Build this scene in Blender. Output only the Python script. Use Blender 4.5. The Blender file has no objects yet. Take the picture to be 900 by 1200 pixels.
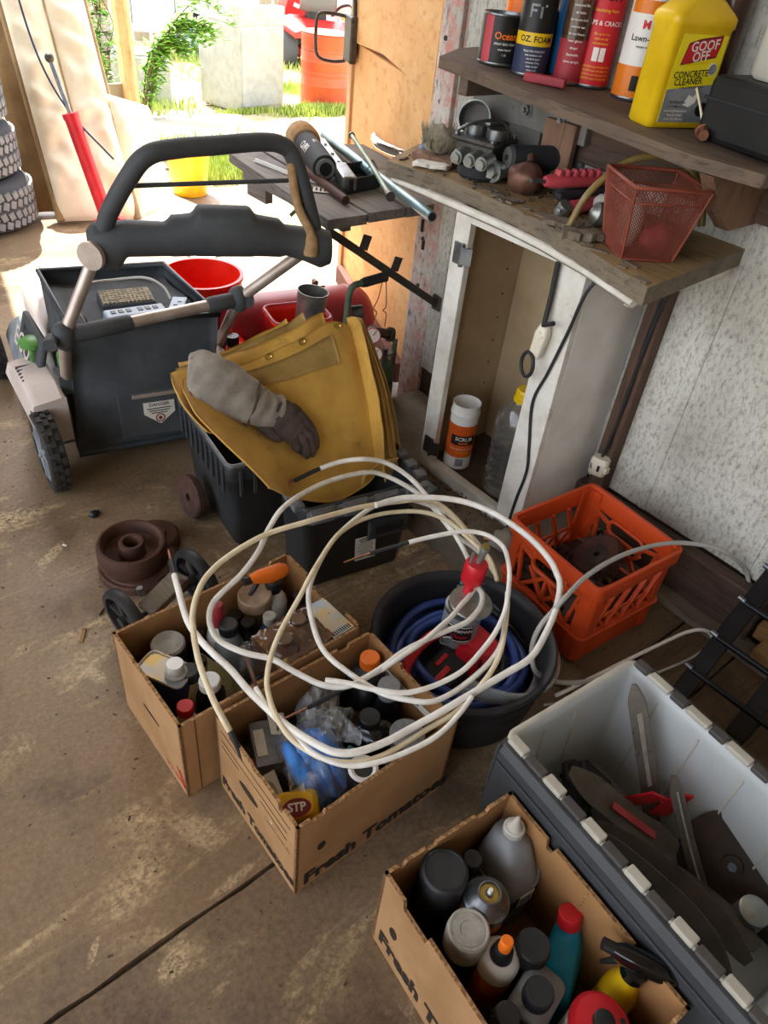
import bpy, math, random
from mathutils import Matrix, Vector, noise as mnoise
random.seed(7)
SC = bpy.context.scene
COL = SC.collection
PI = math.pi
sin, cos, rad = math.sin, math.cos, math.radians

# ---------------------------------------------------------------- camera
def _camera():
    pitch, roll, az = rad(39.0), rad(-7.0), rad(43.8)
    cp, sp = cos(pitch), sin(pitch)
    fwd = Vector((sin(az)*cp, cos(az)*cp, -sp)); right = Vector((cos(az), -sin(az), 0)); down = fwd.cross(right)
    r2 = right*cos(roll) + down*sin(roll); d2 = -right*sin(roll) + down*cos(roll)
    m = Matrix((( r2.x, -d2.x, -fwd.x, 0), (r2.y, -d2.y, -fwd.y, 0), (r2.z, -d2.z, -fwd.z, 1.45), (0, 0, 0, 1)))
    cam = bpy.data.cameras.new('camera'); cam.sensor_fit = 'VERTICAL'; cam.sensor_height = 36.0; cam.lens = 860/1200*36
    cam.clip_start = .05
    o = bpy.data.objects.new('camera', cam); COL.objects.link(o); o.matrix_world = m
    SC.camera = o
_camera()

# ---------------------------------------------------------------- world, sun, exposure
W = bpy.data.worlds.new('sky'); SC.world = W; W.use_nodes = True
_nt = W.node_tree; _nt.nodes.clear()
_o = _nt.nodes.new('ShaderNodeOutputWorld'); _b = _nt.nodes.new('ShaderNodeBackground'); _s = _nt.nodes.new('ShaderNodeTexSky')
_s.sky_type = 'NISHITA'; _s.sun_disc = False; _s.sun_elevation = rad(58); _s.sun_rotation = rad(11); _s.air_density = 1.0; _s.dust_density = 3.0; _s.ozone_density = .6
_mx = _nt.nodes.new('ShaderNodeMix'); _mx.data_type = 'RGBA'; _mx.inputs[0].default_value = .62
_mx.inputs[7].default_value = (3.1, 3.0, 2.85, 1)          # thin bright cloud over the whole sky
_nt.links.new(_s.outputs[0], _mx.inputs[6]); _nt.links.new(_mx.outputs[2], _b.inputs[0]); _b.inputs[1].default_value = .62
_nt.links.new(_b.outputs[0], _o.inputs[0])
_sun = bpy.data.lights.new('sun', 'SUN'); _sun.energy = 9.0; _sun.angle = rad(.6); _sun.color = (1.0, .93, .82)
_so = bpy.data.objects.new('sun', _sun); COL.objects.link(_so)
_so.rotation_euler = Vector((-.12, -.60, -1.0)).to_track_quat('-Z', 'Y').to_euler(); _so.location = (3, 9, 8)
SC.view_settings.view_transform = 'Standard'; SC.view_settings.look = 'None'; SC.view_settings.gamma = 1; SC.view_settings.use_curve_mapping = False
SC.view_settings.exposure = 1.05

# ---------------------------------------------------------------- materials
def lin(h):
    if isinstance(h, (tuple, list)): return (*h[:3], 1)
    h = h.lstrip('#'); v = [int(h[i:i+2], 16)/255 for i in (0, 2, 4)]
    return tuple(x/12.92 if x <= .04045 else ((x+.055)/1.055)**2.4 for x in v) + (1,)
MATS = {}
class NT:
    def __init__(s, m): s.t = m.node_tree; s.n = s.t.nodes; s.l = s.t.links
    def new(s, k, **kw):
        n = s.n.new(k)
        for a, v in kw.items(): setattr(n, a, v)
        return n
    def link(s, a, b): s.l.new(a, b)
    def noise(s, vec, scale, detail=6, rough=.6, dist=0):
        n = s.new('ShaderNodeTexNoise'); n.inputs['Scale'].default_value = scale; n.inputs['Detail'].default_value = detail
        n.inputs['Roughness'].default_value = rough; n.inputs['Distortion'].default_value = dist
        if vec is not None: s.link(vec, n.inputs['Vector'])
        return n.outputs[0]
    def ramp(s, v, a, b, ca=(0, 0, 0, 1), cb=(1, 1, 1, 1)):
        n = s.new('ShaderNodeValToRGB'); e = n.color_ramp.elements
        e[0].position = a; e[1].position = b; e[0].color = ca; e[1].color = cb
        s.link(v, n.inputs[0]); return n.outputs[0]
    def mix(s, f, a, b, mode='MIX'):
        n = s.new('ShaderNodeMix', data_type='RGBA', blend_type=mode)
        for sock, v in ((n.inputs[0], f), (n.inputs[6], a), (n.inputs[7], b)):
            if isinstance(v, (int, float)): sock.default_value = v
            elif isinstance(v, tuple): sock.default_value = v
            else: s.link(v, sock)
        return n.outputs[2]
    def coords(s, stretch=(1, 1, 1), rot=(0, 0, 0), space='Object'):
        c = s.new('ShaderNodeTexCoord'); m = s.new('ShaderNodeMapping')
        m.inputs['Scale'].default_value = stretch; m.inputs['Rotation'].default_value = rot
        if space == 'World':
            g = s.new('ShaderNodeNewGeometry'); s.link(g.outputs['Position'], m.inputs[0])
        else: s.link(c.outputs[space], m.inputs[0])
        return m.outputs[0]
    def bump(s, h, strength, dist=.002):
        n = s.new('ShaderNodeBump'); n.inputs['Strength'].default_value = strength; n.inputs['Distance'].default_value = dist
        s.link(h, n.inputs['Height']); return n.outputs[0]
def base_mat(name):
    m = bpy.data.materials.new(name); m.use_nodes = True
    nt = NT(m); b = nt.n['Principled BSDF']
    MATS[name] = m
    return m, nt, b
def M(name, c, c2=None, rough=.55, metal=0, scale=14, lo=.42, hi=.62, bump=0, bscale=80, trans=0, alpha=1, coat=0,
      stretch=(1, 1, 1), c3=None, scale3=40, lo3=.58, hi3=.68, spec=.5, sheen=0, ior=1.45, sss=0, space='Object'):
    m, nt, b = base_mat(name)
    v = nt.coords(stretch, space=space)
    col = lin(c)
    if c2: col = nt.mix(nt.ramp(nt.noise(v, scale), lo, hi), lin(c), lin(c2))
    if c3: col = nt.mix(nt.ramp(nt.noise(v, scale3, 8, .7), lo3, hi3), col, lin(c3))
    if isinstance(col, tuple): b.inputs['Base Color'].default_value = col
    else: nt.link(col, b.inputs['Base Color'])
    b.inputs['Roughness'].default_value = rough; b.inputs['Metallic'].default_value = metal
    b.inputs['Specular IOR Level'].default_value = spec; b.inputs['IOR'].default_value = ior
    if trans: b.inputs['Transmission Weight'].default_value = trans
    if alpha < 1: b.inputs['Alpha'].default_value = alpha
    if coat: b.inputs['Coat Weight'].default_value = coat; b.inputs['Coat Roughness'].default_value = .08
    if sheen: b.inputs['Sheen Weight'].default_value = sheen
    if sss:
        b.inputs['Subsurface Weight'].default_value = sss; b.inputs['Subsurface Radius'].default_value = (.03, .015, .01)
    if bump: nt.link(nt.bump(nt.noise(v, bscale, 6, .65), bump), b.inputs['Normal'])
    return m
def G(n): return MATS[n]

def concrete_floor(name, dk, md, lt, warm, stain):
    m, nt, b = base_mat(name)
    v = nt.coords(space='World')
    c = nt.mix(nt.ramp(nt.noise(v, 1.1, 5, .6), .36, .66), lin(dk), lin(lt))
    c = nt.mix(nt.ramp(nt.noise(v, 5.5, 8, .7), .42, .64), c, lin(md))
    g = nt.ramp(nt.noise(v, 85, 8, .8), .30, .70)                      # fine sandy grain
    c = nt.mix(.40, c, nt.mix(g, lin('#4d3e31'), lin('#c4a97e')))
    d = nt.ramp(nt.noise(v, 3.0, 8, .68), .50, .68)                    # dark oily stains
    c = nt.mix(nt.mix(stain, (0, 0, 0, 1), d), c, lin('#46382f'))
    vs = nt.coords((1.0, 2.6, 1), (0, 0, rad(32)), 'World')            # pale chalky scuffs, broken up
    s1 = nt.ramp(nt.noise(vs, 2.0, 8, .66, .8), .54, .64); s2 = nt.ramp(nt.noise(v, 70, 6, .8), .42, .58)
    c = nt.mix(nt.mix(1.0, s1, s2, 'MULTIPLY'), c, lin('#cdb488'))
    vt = nt.coords((2.2, 1, 1), (0, 0, rad(-20)), 'World')
    s3 = nt.ramp(nt.noise(vt, 3.1, 8, .7, .4), .58, .66)
    c = nt.mix(nt.mix(1.0, s3, nt.ramp(nt.noise(v, 48, 6, .8), .46, .60), 'MULTIPLY'), c, lin(warm))
    for (cx, cy), sx, sy, ang in (((0.286, 0.711), 0.050, 0.100, 30), ((0.293, 0.591), 0.100, 0.018, 5), ((0.136, 0.527), 0.060, 0.045, 10), ((0.273, 1.199), 0.030, 0.070, 20), ((0.342, 1.650), 0.100, 0.030, 35), ((0.035, 0.630), 0.050, 0.012, 50)):   # spilt plaster and worn paint
        q = nt.new('ShaderNodeMapping', vector_type='TEXTURE'); q.inputs['Location'].default_value = (cx, cy, 0); q.inputs['Rotation'].default_value = (0, 0, rad(ang)); q.inputs['Scale'].default_value = (sx, sy, 1)
        nt.link(v, q.inputs[0]); l = nt.new('ShaderNodeVectorMath', operation='LENGTH'); nt.link(q.outputs[0], l.inputs[0])
        w = nt.ramp(l.outputs['Value'], .25, 1.5, (1, 1, 1, 1), (0, 0, 0, 1))
        k = nt.ramp(nt.mix(.36, nt.noise(v, 34, 9, .82), w), .50, .60)
        c = nt.mix(nt.mix(1.0, k, nt.ramp(nt.noise(v, 120, 6, .8), .42, .58), 'MULTIPLY'), c, lin('#cbb38d'))
    sp = nt.ramp(nt.noise(v, 150, 3, .6), .715, .76)
    c = nt.mix(sp, c, lin('#3a2e25'))
    for k, (sx, ang, f) in enumerate(((24, 8, 1.5), (20, -38, 1.2))):  # long thin scratches
        vx = nt.coords((.7, sx, 1), (0, 0, rad(ang)), 'World')
        c = nt.mix(nt.mix(.5, (0, 0, 0, 1), nt.ramp(nt.noise(vx, f, 3, .5), .70, .725)), c, lin('#c6b48e'))
    nt.link(c, b.inputs['Base Color'])
    b.inputs['Specular IOR Level'].default_value = .45
    r = nt.ramp(nt.noise(v, 3.1, 6, .6), .35, .7, (.36, .36, .36, 1), (.66, .66, .66, 1)); nt.link(r, b.inputs['Roughness'])
    h = nt.mix(.4, nt.noise(v, 70, 8, .7), nt.noise(v, 9, 6, .6))
    nt.link(nt.bump(h, .35, .003), b.inputs['Normal'])
concrete_floor('concrete_floor', '#6b5847', '#86705a', '#99826a', '#c2ac88', .7)
concrete_floor('concrete_floor_front', '#5c4b40', '#6f5c4e', '#7d6a58', '#a8937a', .8)  # browner front slab, darkened further to stand in for light falloff
def flaky(name, pale, dark, yellow, lo, hi, stretch=(1, 1, .35), ysc=3.0, ylo=.62, yhi=.72, dens=75):
    m, nt, b = base_mat(name)
    v = nt.coords(stretch, space='World'); u = nt.coords(space='World')
    c = nt.mix(nt.ramp(nt.noise(v, 4, 6, .6), .35, .7), lin(pale), lin('#a9a69a'))
    f = nt.ramp(nt.noise(v, dens, 9, .78), lo, hi)
    c = nt.mix(f, c, lin(dark))
    c = nt.mix(nt.mix(1, nt.ramp(nt.noise(v, ysc, 5, .6), ylo, yhi), nt.ramp(nt.noise(u, 30, 6, .7), .42, .6), 'MULTIPLY'), c, lin(yellow))
    nt.link(c, b.inputs['Base Color']); b.inputs['Roughness'].default_value = .85
    nt.link(nt.bump(nt.noise(v, dens*.8, 8, .75), .5, .003), b.inputs['Normal'])
flaky('wall_paint', '#dad8cc', '#77726a', '#c0a658', .48, .68, (1, 1, .5), dens=95)
flaky('post_paint', '#d9d2c8', '#4c463f', '#c98f84', .52, .64, (1, 1, .45), 2.0, .35, .6, 55)
def wood(name, a, b_, c_, sc=9, st=(1, 14, 14), rough=.75, bump=.35):
    m, nt, b = base_mat(name)
    v = nt.coords(st)
    n = nt.noise(v, sc*.25, 8, .6, .8)
    c = nt.mix(nt.ramp(n, .35, .65), lin(a), lin(b_))
    c = nt.mix(nt.ramp(nt.noise(v, sc*.9, 8, .7), .52, .7), c, lin(c_))
    u = nt.coords()
    c = nt.mix(nt.mix(.55, (0, 0, 0, 1), nt.ramp(nt.noise(u, 9, 6, .65), .55, .7)), c, lin(c_))
    nt.link(c, b.inputs['Base Color']); b.inputs['Roughness'].default_value = rough
    nt.link(nt.bump(nt.noise(v, sc, 8, .7), bump, .002), b.inputs['Normal'])
X1 = (1, 14, 14); Y1 = (14, 1, 14); Z1 = (14, 14, 1)
wood('ply_door', '#d9a263', '#e3b277', '#c08a4f', 6, (3, 3, 6))
wood('ply_stile', '#b98a5e', '#c79a6a', '#8d6340', 9, Z1)
wood('red_rail', '#5d322a', '#6d3d33', '#3d2019', 9, X1)
wood('old_grey', '#6b655f', '#837c74', '#3b3632', 8, Y1)
wood('bench_top', '#93794f', '#a58a60', '#54452f', 8, Y1)
wood('bench_edge', '#6e6355', '#80735f', '#3c342b', 8, Y1)
wood('shelf_wood', '#5f5044', '#73614f', '#3a2f28', 8, Y1)
wood('dark_wood', '#453429', '#5a4536', '#2c201a', 9, Y1)
wood('dark_stud', '#513c30', '#64493a', '#33251e', 9, Z1)
wood('plank_floor', '#58452f', '#6b5439', '#3a2c20', 7, X1)
wood('plank_grey', '#6d6354', '#7f7563', '#4c443a', 7, Y1)
wood('plank_tan', '#8f6c3f', '#a5804e', '#5e4528', 7, Y1)
wood('post_wood', '#c49a68', '#d6ae7c', '#8f6a40', 7, Z1)
wood('bracket_wood', '#7a5a45', '#8c6a52', '#4f392b', 9, Z1)
M('ledger_grey', '#6d6a66', '#7d7a74', bump=.3, c3='#4a4642')
M('cab_white', '#e4e1d8', '#d2cdbf', rough=.6, bump=.2, c3='#9a9486', lo3=.64, hi3=.72)
M('cab_side', '#eeede6', '#e0ddd3', rough=.6, scale=5, bump=.2, c3='#a8a397', scale3=24, lo3=.66, hi3=.74)
M('cab_inside', '#a08a6a', '#b09a78', rough=.75, scale=5, c3='#7d6a50', scale3=22, lo3=.66, hi3=.78)
M('card', '#aa8259', '#99734c', rough=.85, scale=7, bump=.12, bscale=120, c3='#8d6237', scale3=18, lo3=.62, hi3=.75)
M('card_in', '#a07548', '#93683e', rough=.9, scale=6, bump=.1, c3='#6e4b2c', scale3=9, lo3=.6, hi3=.75)
M('card_edge', '#b0865a', '#7d5a36', rough=.9, scale=160, lo=.45, hi=.55)
M('ink', '#2b2018', rough=.8)
M('ink_soft', '#5b4028', rough=.85)
M('print_red', '#b5301f', rough=.7)
M('white_print', '#e9e6df', rough=.6)
M('black_print', '#161616', rough=.6)
M('black', '#191a1b', '#232425', rough=.45, scale=9)
M('black_matte', '#26272a', '#303236', rough=.75, scale=9, bump=.1)
M('black_gloss', '#0e0f10', rough=.16, coat=.5)
M('tote_black', '#2f3235', '#3a3d40', rough=.5, scale=6, bump=.08, c3='#55534f', scale3=30, lo3=.62, hi3=.78)
M('tote_rim', '#55585a', '#6a6c6d', rough=.4, scale=12)
M('mower_black', '#44474a', '#4d5052', rough=.7, scale=10, bump=.12)  # black lifted to grey, standing in for the glare veiling the mower
M('bag_cloth', '#41464a', '#4b4f53', rough=.85, scale=16, bump=.4, bscale=400)  # bag cloth lightened too, the glare veil put into its colour
M('bag_frame', '#3d4449', rough=.5)
M('mower_white', '#d9cdc6', '#cfc2ba', rough=.4, scale=5)
M('mower_grey', '#8e959b', '#7c8389', rough=.45)
M('green', '#5f9a4a', '#528a40', rough=.4)
M('alu', '#b9a99d', '#c8bbb0', rough=.42, metal=.55, scale=20)
M('steel', '#8f9394', '#70757a', rough=.35, metal=.9, scale=25, bump=.1)
M('steel_dark', '#4a4744', '#5b5650', rough=.5, metal=.7, scale=14, c3='#382c24', scale3=30)
M('chrome', '#d6dbe0', rough=.12, metal=1)
M('galv', '#a9aca6', '#8b8f8c', rough=.4, metal=.8, scale=18)
M('rust', '#4d3329', '#5c3d30', rough=.7, metal=.25, scale=12, bump=.3, c3='#3a241f', scale3=30)
M('rust_dark', '#3f2b24', '#553629', rough=.8, scale=25, bump=.5)
M('copper', '#9a6a52', '#b57d60', rough=.35, metal=.8)
M('copper_old', '#7d5a4b', '#5e3f35', rough=.5, metal=.5, scale=20, bump=.2)
M('brass', '#b79a52', rough=.3, metal=.9)
M('teal_pipe', '#8fa6a8', '#7d9698', rough=.4, metal=.5, scale=16, c3='#5b6f72')
M('green_rod', '#8c9a86', '#75836f', rough=.5, metal=.4)
M('red', '#c8202a', '#b51b26', rough=.35)
M('red_bright', '#f02c18', '#e42413', rough=.35, sss=.3)
M('red_dull', '#a3303a', '#8e2630', rough=.5, scale=20)
M('red_tank', '#8f2531', '#a0303a', rough=.4, scale=6, c3='#5f1a22', scale3=20, lo3=.64, hi3=.75)
M('pink_red', '#c24a52', '#b03f48', rough=.45)
M('orange', '#f0761e', rough=.4)
M('orange_can', '#e07a1c', rough=.35)
M('crate_orange', '#cc4a1c', '#bd4118', rough=.42, scale=6, c3='#a23a15', scale3=24, lo3=.62, hi3=.76)
M('basket_red', '#803b29', '#8f4733', rough=.5, scale=24)
M('yellow', '#e9c21a', '#dcb414', rough=.35, sss=.05)
M('yellow_cloth', '#cfa246', '#b58a39', rough=.85, scale=7, bump=.3, bscale=350, sheen=.2, c3='#84662a', scale3=14, lo3=.6, hi3=.74)
M('yellow_trim', '#a3854a', '#8f733c', rough=.85, scale=14)
M('yellow_bucket', '#f6b81a', '#f09c12', rough=.4, scale=7)
M('stp_yellow', '#e2b11e', rough=.45)
M('maroon', '#7d2028', rough=.5)
M('cable_white', '#f1eee6', '#e4dfd4', rough=.3, scale=30)
M('cable_cream', '#e6d8b8', '#dac9a4', rough=.35, scale=30)
M('cable_grey', '#aeaca6', rough=.4)
M('cable_black', '#2a2b2d', rough=.5)
M('plug_white', '#e6dfcc', '#d5cbb2', rough=.5, c3='#8d826a', scale3=60)
M('tub_black', '#232426', '#2d2e30', rough=.5, bump=.08, c3='#45423e', scale3=26, lo3=.64, hi3=.8)
M('hose_blue', '#33509a', '#2b4384', rough=.35, scale=20)
M('milky', '#d8d6cc', '#cfc9ba', rough=.35, trans=.25, ior=1.3)
M('tote_white', '#c2c5c3', '#b4b8b6', rough=.42, scale=4, trans=.0, sss=.08, c3='#b9b3a4', scale3=9, lo3=.62, hi3=.78)
M('tote_white_rim', '#bfb9ab', '#b1ab9c', rough=.5)
M('tote_grey', '#36383b', '#404245', rough=.5, scale=6, bump=.06, c3='#5b5a56', scale3=30, lo3=.64, hi3=.8)
M('tote_grey_lid', '#474341', '#524d4a', rough=.5, scale=12)
M('blade', '#5d564c', '#6f675b', rough=.5, metal=.35, scale=14, bump=.25, c3='#3f3730', scale3=26)
M('blade_dark', '#3c3935', '#4b463f', rough=.5, metal=.35, scale=14, bump=.2)
M('pulley', '#3a2f29', '#4a3b31', rough=.55, metal=.3, scale=16, c3='#5f4432', scale3=20)
M('ladder_black', '#1b1c1e', '#242527', rough=.35, metal=.5, c3='#4a4643', scale3=60, lo3=.66, hi3=.75)
M('tyre', '#84868a', '#939598', rough=.85, scale=20, bump=.2)
M('tyre_dark', '#515357', rough=.9)
M('wheel_black', '#2b2a2a', '#383634', rough=.65, scale=20, bump=.25, c3='#4f463d', scale3=30)
M('canvas', '#efe6cd', '#e4d8ba', rough=.9, scale=5, bump=.2, bscale=300)
M('canvas_side', '#a58a62', '#8f7755', rough=.9, scale=8, bump=.2)
M('appliance', '#b6b6b0', '#a9a9a1', rough=.4, c3='#98926c', scale3=6, lo3=.66, hi3=.85)
M('appliance_blue', '#c9dbe6', rough=.3)
M('drum_orange', '#e0623a', '#cf5230', rough=.5, scale=3, lo=.4, hi=.6, c3='#a5583c', scale3=3, lo3=.55, hi3=.66)
M('tractor_red', '#c52a26', rough=.35, coat=.3)
M('seat_grey', '#6d7376', rough=.6)
M('rim_blue', '#a8c4d0', '#8fb0be', rough=.5)
M('grass', '#93a84a', '#b9c46a', rough=.8, scale=3)
M('ground', '#a39879', '#b3a88a', rough=.95, scale=2, bump=.4, bscale=30, c3='#8d8a5a', scale3=1.2, lo3=.5, hi3=.62)
M('driveway', '#a8a294', '#978f80', rough=.9, scale=2.5, bump=.3, c3='#9a9180', scale3=7)
M('leaf', '#6fa03a', '#93c04c', rough=.55, scale=8)
M('stem', '#6b5a3a', rough=.8)
M('stone_a', '#9a938a', '#b5aca0', rough=.9, scale=14, bump=.4)
M('stone_b', '#a58d6c', '#8f7a5e', rough=.9, scale=14, bump=.4)
M('mortar', '#57534d', rough=.95)
M('fence_wood', '#958a74', '#a89c84', rough=.9, scale=8, stretch=(1, 1, .2))
M('trailer_white', '#cfd2d2', '#c0c4c5', rough=.5, scale=2)
M('cinder', '#8a857b', '#a09a8e', rough=.95, scale=18, bump=.5, c3='#6f6557', scale3=30)
M('curb', '#6b6153', '#7d7262', rough=.95, scale=9, bump=.5, c3='#4a4034', scale3=22)
M('roofing', '#8a7a66', '#9a8a74', rough=.9)
M('leather_grey', '#8d857b', '#a1988d', rough=.9, scale=18, bump=.5, bscale=160, c3='#6a5f58', scale3=30)
M('leather_dark', '#4a3f3b', '#5d4e48', rough=.9, scale=22, bump=.5, bscale=160, c3='#8b6660', scale3=25, lo3=.62, hi3=.7)
M('fuzz', '#a39a84', '#8c846f', rough=1, scale=60, bump=.8, bscale=120)
M('tan_pad', '#b08e66', '#9c7b55', rough=.95, scale=40, bump=.6)
M('blue_base', '#4f6f9c', rough=.5)
M('paper', '#e3dfd4', '#d5cfc0', rough=.8)
M('teal_box', '#3c8a8c', rough=.5)
M('blue_cloth', '#4c95ea', '#357ad0', rough=.6, scale=22, bump=.6, bscale=60)
M('navy', '#2a3350', rough=.5)
M('blue_bottle', '#1787a6', '#137894', rough=.35)
M('blue_can', '#2377b8', rough=.35)
M('grey_jug', '#8b8f92', '#7d8184', rough=.38)
M('grey_cap', '#a9a59a', '#8f8b81', rough=.55, scale=30)
M('tin_gold', '#c8ab66', '#9fb3c4', rough=.4, metal=.4, scale=14, lo=.4, hi=.6, c3='#8a6a35', scale3=90, lo3=.62, hi3=.66)
M('rust_lid', '#a08468', '#b89c80', rough=.6, scale=20)
M('pale_oil', '#cbc596', '#d8d2a8', rough=.35)
M('brown_plastic', '#3f2a20', '#55392b', rough=.2, coat=.4, scale=14)
M('amber', '#8a7440', '#6b5a34', rough=.3, scale=12)
M('label_red', '#c8202a', rough=.5)
M('label_yellow', '#f0dc20', rough=.45)
M('label_grey', '#8d9092', '#6c6f71', rough=.5, scale=18)
M('white_plastic', '#e4e2dc', rough=.35)
M('router_tan', '#b7a98a', '#8c7f64', rough=.6, scale=90, lo=.48, hi=.52)
M('strip_blue', '#8fa0b3', '#a3b2c2', rough=.45)
M('torch_green', '#3d5148', '#46594f', rough=.45, scale=12)
M('torch_frame', '#4b5d4a', '#5a6b56', rough=.5)
M('gauge_face', '#e0cfc8', rough=.3)
M('dirt', '#4f4234', '#6a5a48', rough=1, scale=30)
M('white_card', '#ece7da', '#dcd6c6', rough=.8)
M('orange_label', '#e2641f', '#cf5515', rough=.5)
M('shrink_wrap', '#6a4c36', '#4d3526', rough=.14, coat=.6, scale=20, bump=.4, bscale=40, c3='#a8905c', scale3=16, lo3=.56, hi3=.64)
M('rust_top', '#5b4030', '#7a5b3c', rough=.5, scale=18, c3='#b89a55', scale3=22, lo3=.56, hi3=.62)
def film(name, tint, gloss, base, bscale, bstr):
    """thin clear plastic: mostly see-through, with a glossy skin that strengthens at grazing angles"""
    m, nt, b = base_mat(name); out = nt.n['Material Output']
    t = nt.new('ShaderNodeBsdfTransparent'); t.inputs[0].default_value = lin(tint)
    g = nt.new('ShaderNodeBsdfGlossy'); g.inputs['Roughness'].default_value = .12; g.inputs['Color'].default_value = (1, 1, 1, 1)
    d = nt.new('ShaderNodeBsdfDiffuse'); d.inputs[0].default_value = lin('#dfe4e6')
    bp = nt.bump(nt.noise(nt.coords(), bscale, 5, .6), bstr, .01)
    lw = nt.new('ShaderNodeLayerWeight'); lw.inputs['Blend'].default_value = .35; nt.link(bp, lw.inputs['Normal']); nt.link(bp, g.inputs['Normal'])
    f = nt.new('ShaderNodeMath', operation='MULTIPLY_ADD'); nt.link(lw.outputs['Facing'], f.inputs[0]); f.inputs[1].default_value = gloss; f.inputs[2].default_value = .05
    a = nt.new('ShaderNodeMixShader'); nt.link(f.outputs[0], a.inputs[0]); nt.link(t.outputs[0], a.inputs[1]); nt.link(g.outputs[0], a.inputs[2])
    c = nt.new('ShaderNodeMixShader'); c.inputs[0].default_value = base; nt.link(a.outputs[0], c.inputs[1]); nt.link(d.outputs[0], c.inputs[2])
    nt.link(c.outputs[0], out.inputs[0])
film('clear', '#e9eeee', .42, .05, 6, .1)
film('bag_film', '#f2f6f8', .50, .04, 30, .9)
film('bag_film_grey', '#e4e6e2', .60, .14, 30, .9)
film('tub_clear', '#dfe5e5', .55, .18, 8, .1)

# ---------------------------------------------------------------- mesh builder
def rotz(a): return Matrix.Rotation(a, 4, 'Z')
def rotx(a): return Matrix.Rotation(a, 4, 'X')
def roty(a): return Matrix.Rotation(a, 4, 'Y')
def tr(*p): return Matrix.Translation(Vector(p if len(p) == 3 else p[0]))
def frame(z, up=(0, 0, 1)):
    z = Vector(z).normalized(); u = Vector(up)
    if abs(z.dot(u.normalized())) > .98: u = Vector((1, 0, 0))
    x = u.cross(z).normalized(); y = z.cross(x)
    return Matrix(((x.x, y.x, z.x, 0), (x.y, y.y, z.y, 0), (x.z, y.z, z.z, 0), (0, 0, 0, 1)))
def spline(pts, n=8, closed=False):
    P = [Vector(p) for p in pts]; N = len(P); out = []
    for i in range(N if closed else N-1):
        if closed: a, b, c, d = P[(i-1) % N], P[i], P[(i+1) % N], P[(i+2) % N]
        else: a, b, c, d = P[max(i-1, 0)], P[i], P[i+1], P[min(i+2, N-1)]
        for k in range(n):
            t = k/n
            out.append(.5*((2*b)+(c-a)*t+(2*a-5*b+4*c-d)*t*t+(3*b-a-3*c+d)*t**3))
    if not closed: out.append(P[-1])
    return out
def rrect(w, d, r, n=4, z=0, cx=0, cy=0):
    r = min(r, w/2-1e-5, d/2-1e-5); o = []
    for (sx, sy, a0) in ((1, 1, 0), (-1, 1, 90), (-1, -1, 180), (1, -1, 270)):
        for k in range(n+1):
            a = rad(a0+90*k/n); o.append((cx+sx*(w/2-r)+r*cos(a), cy+sy*(d/2-r)+r*sin(a), z))
    return o
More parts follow.
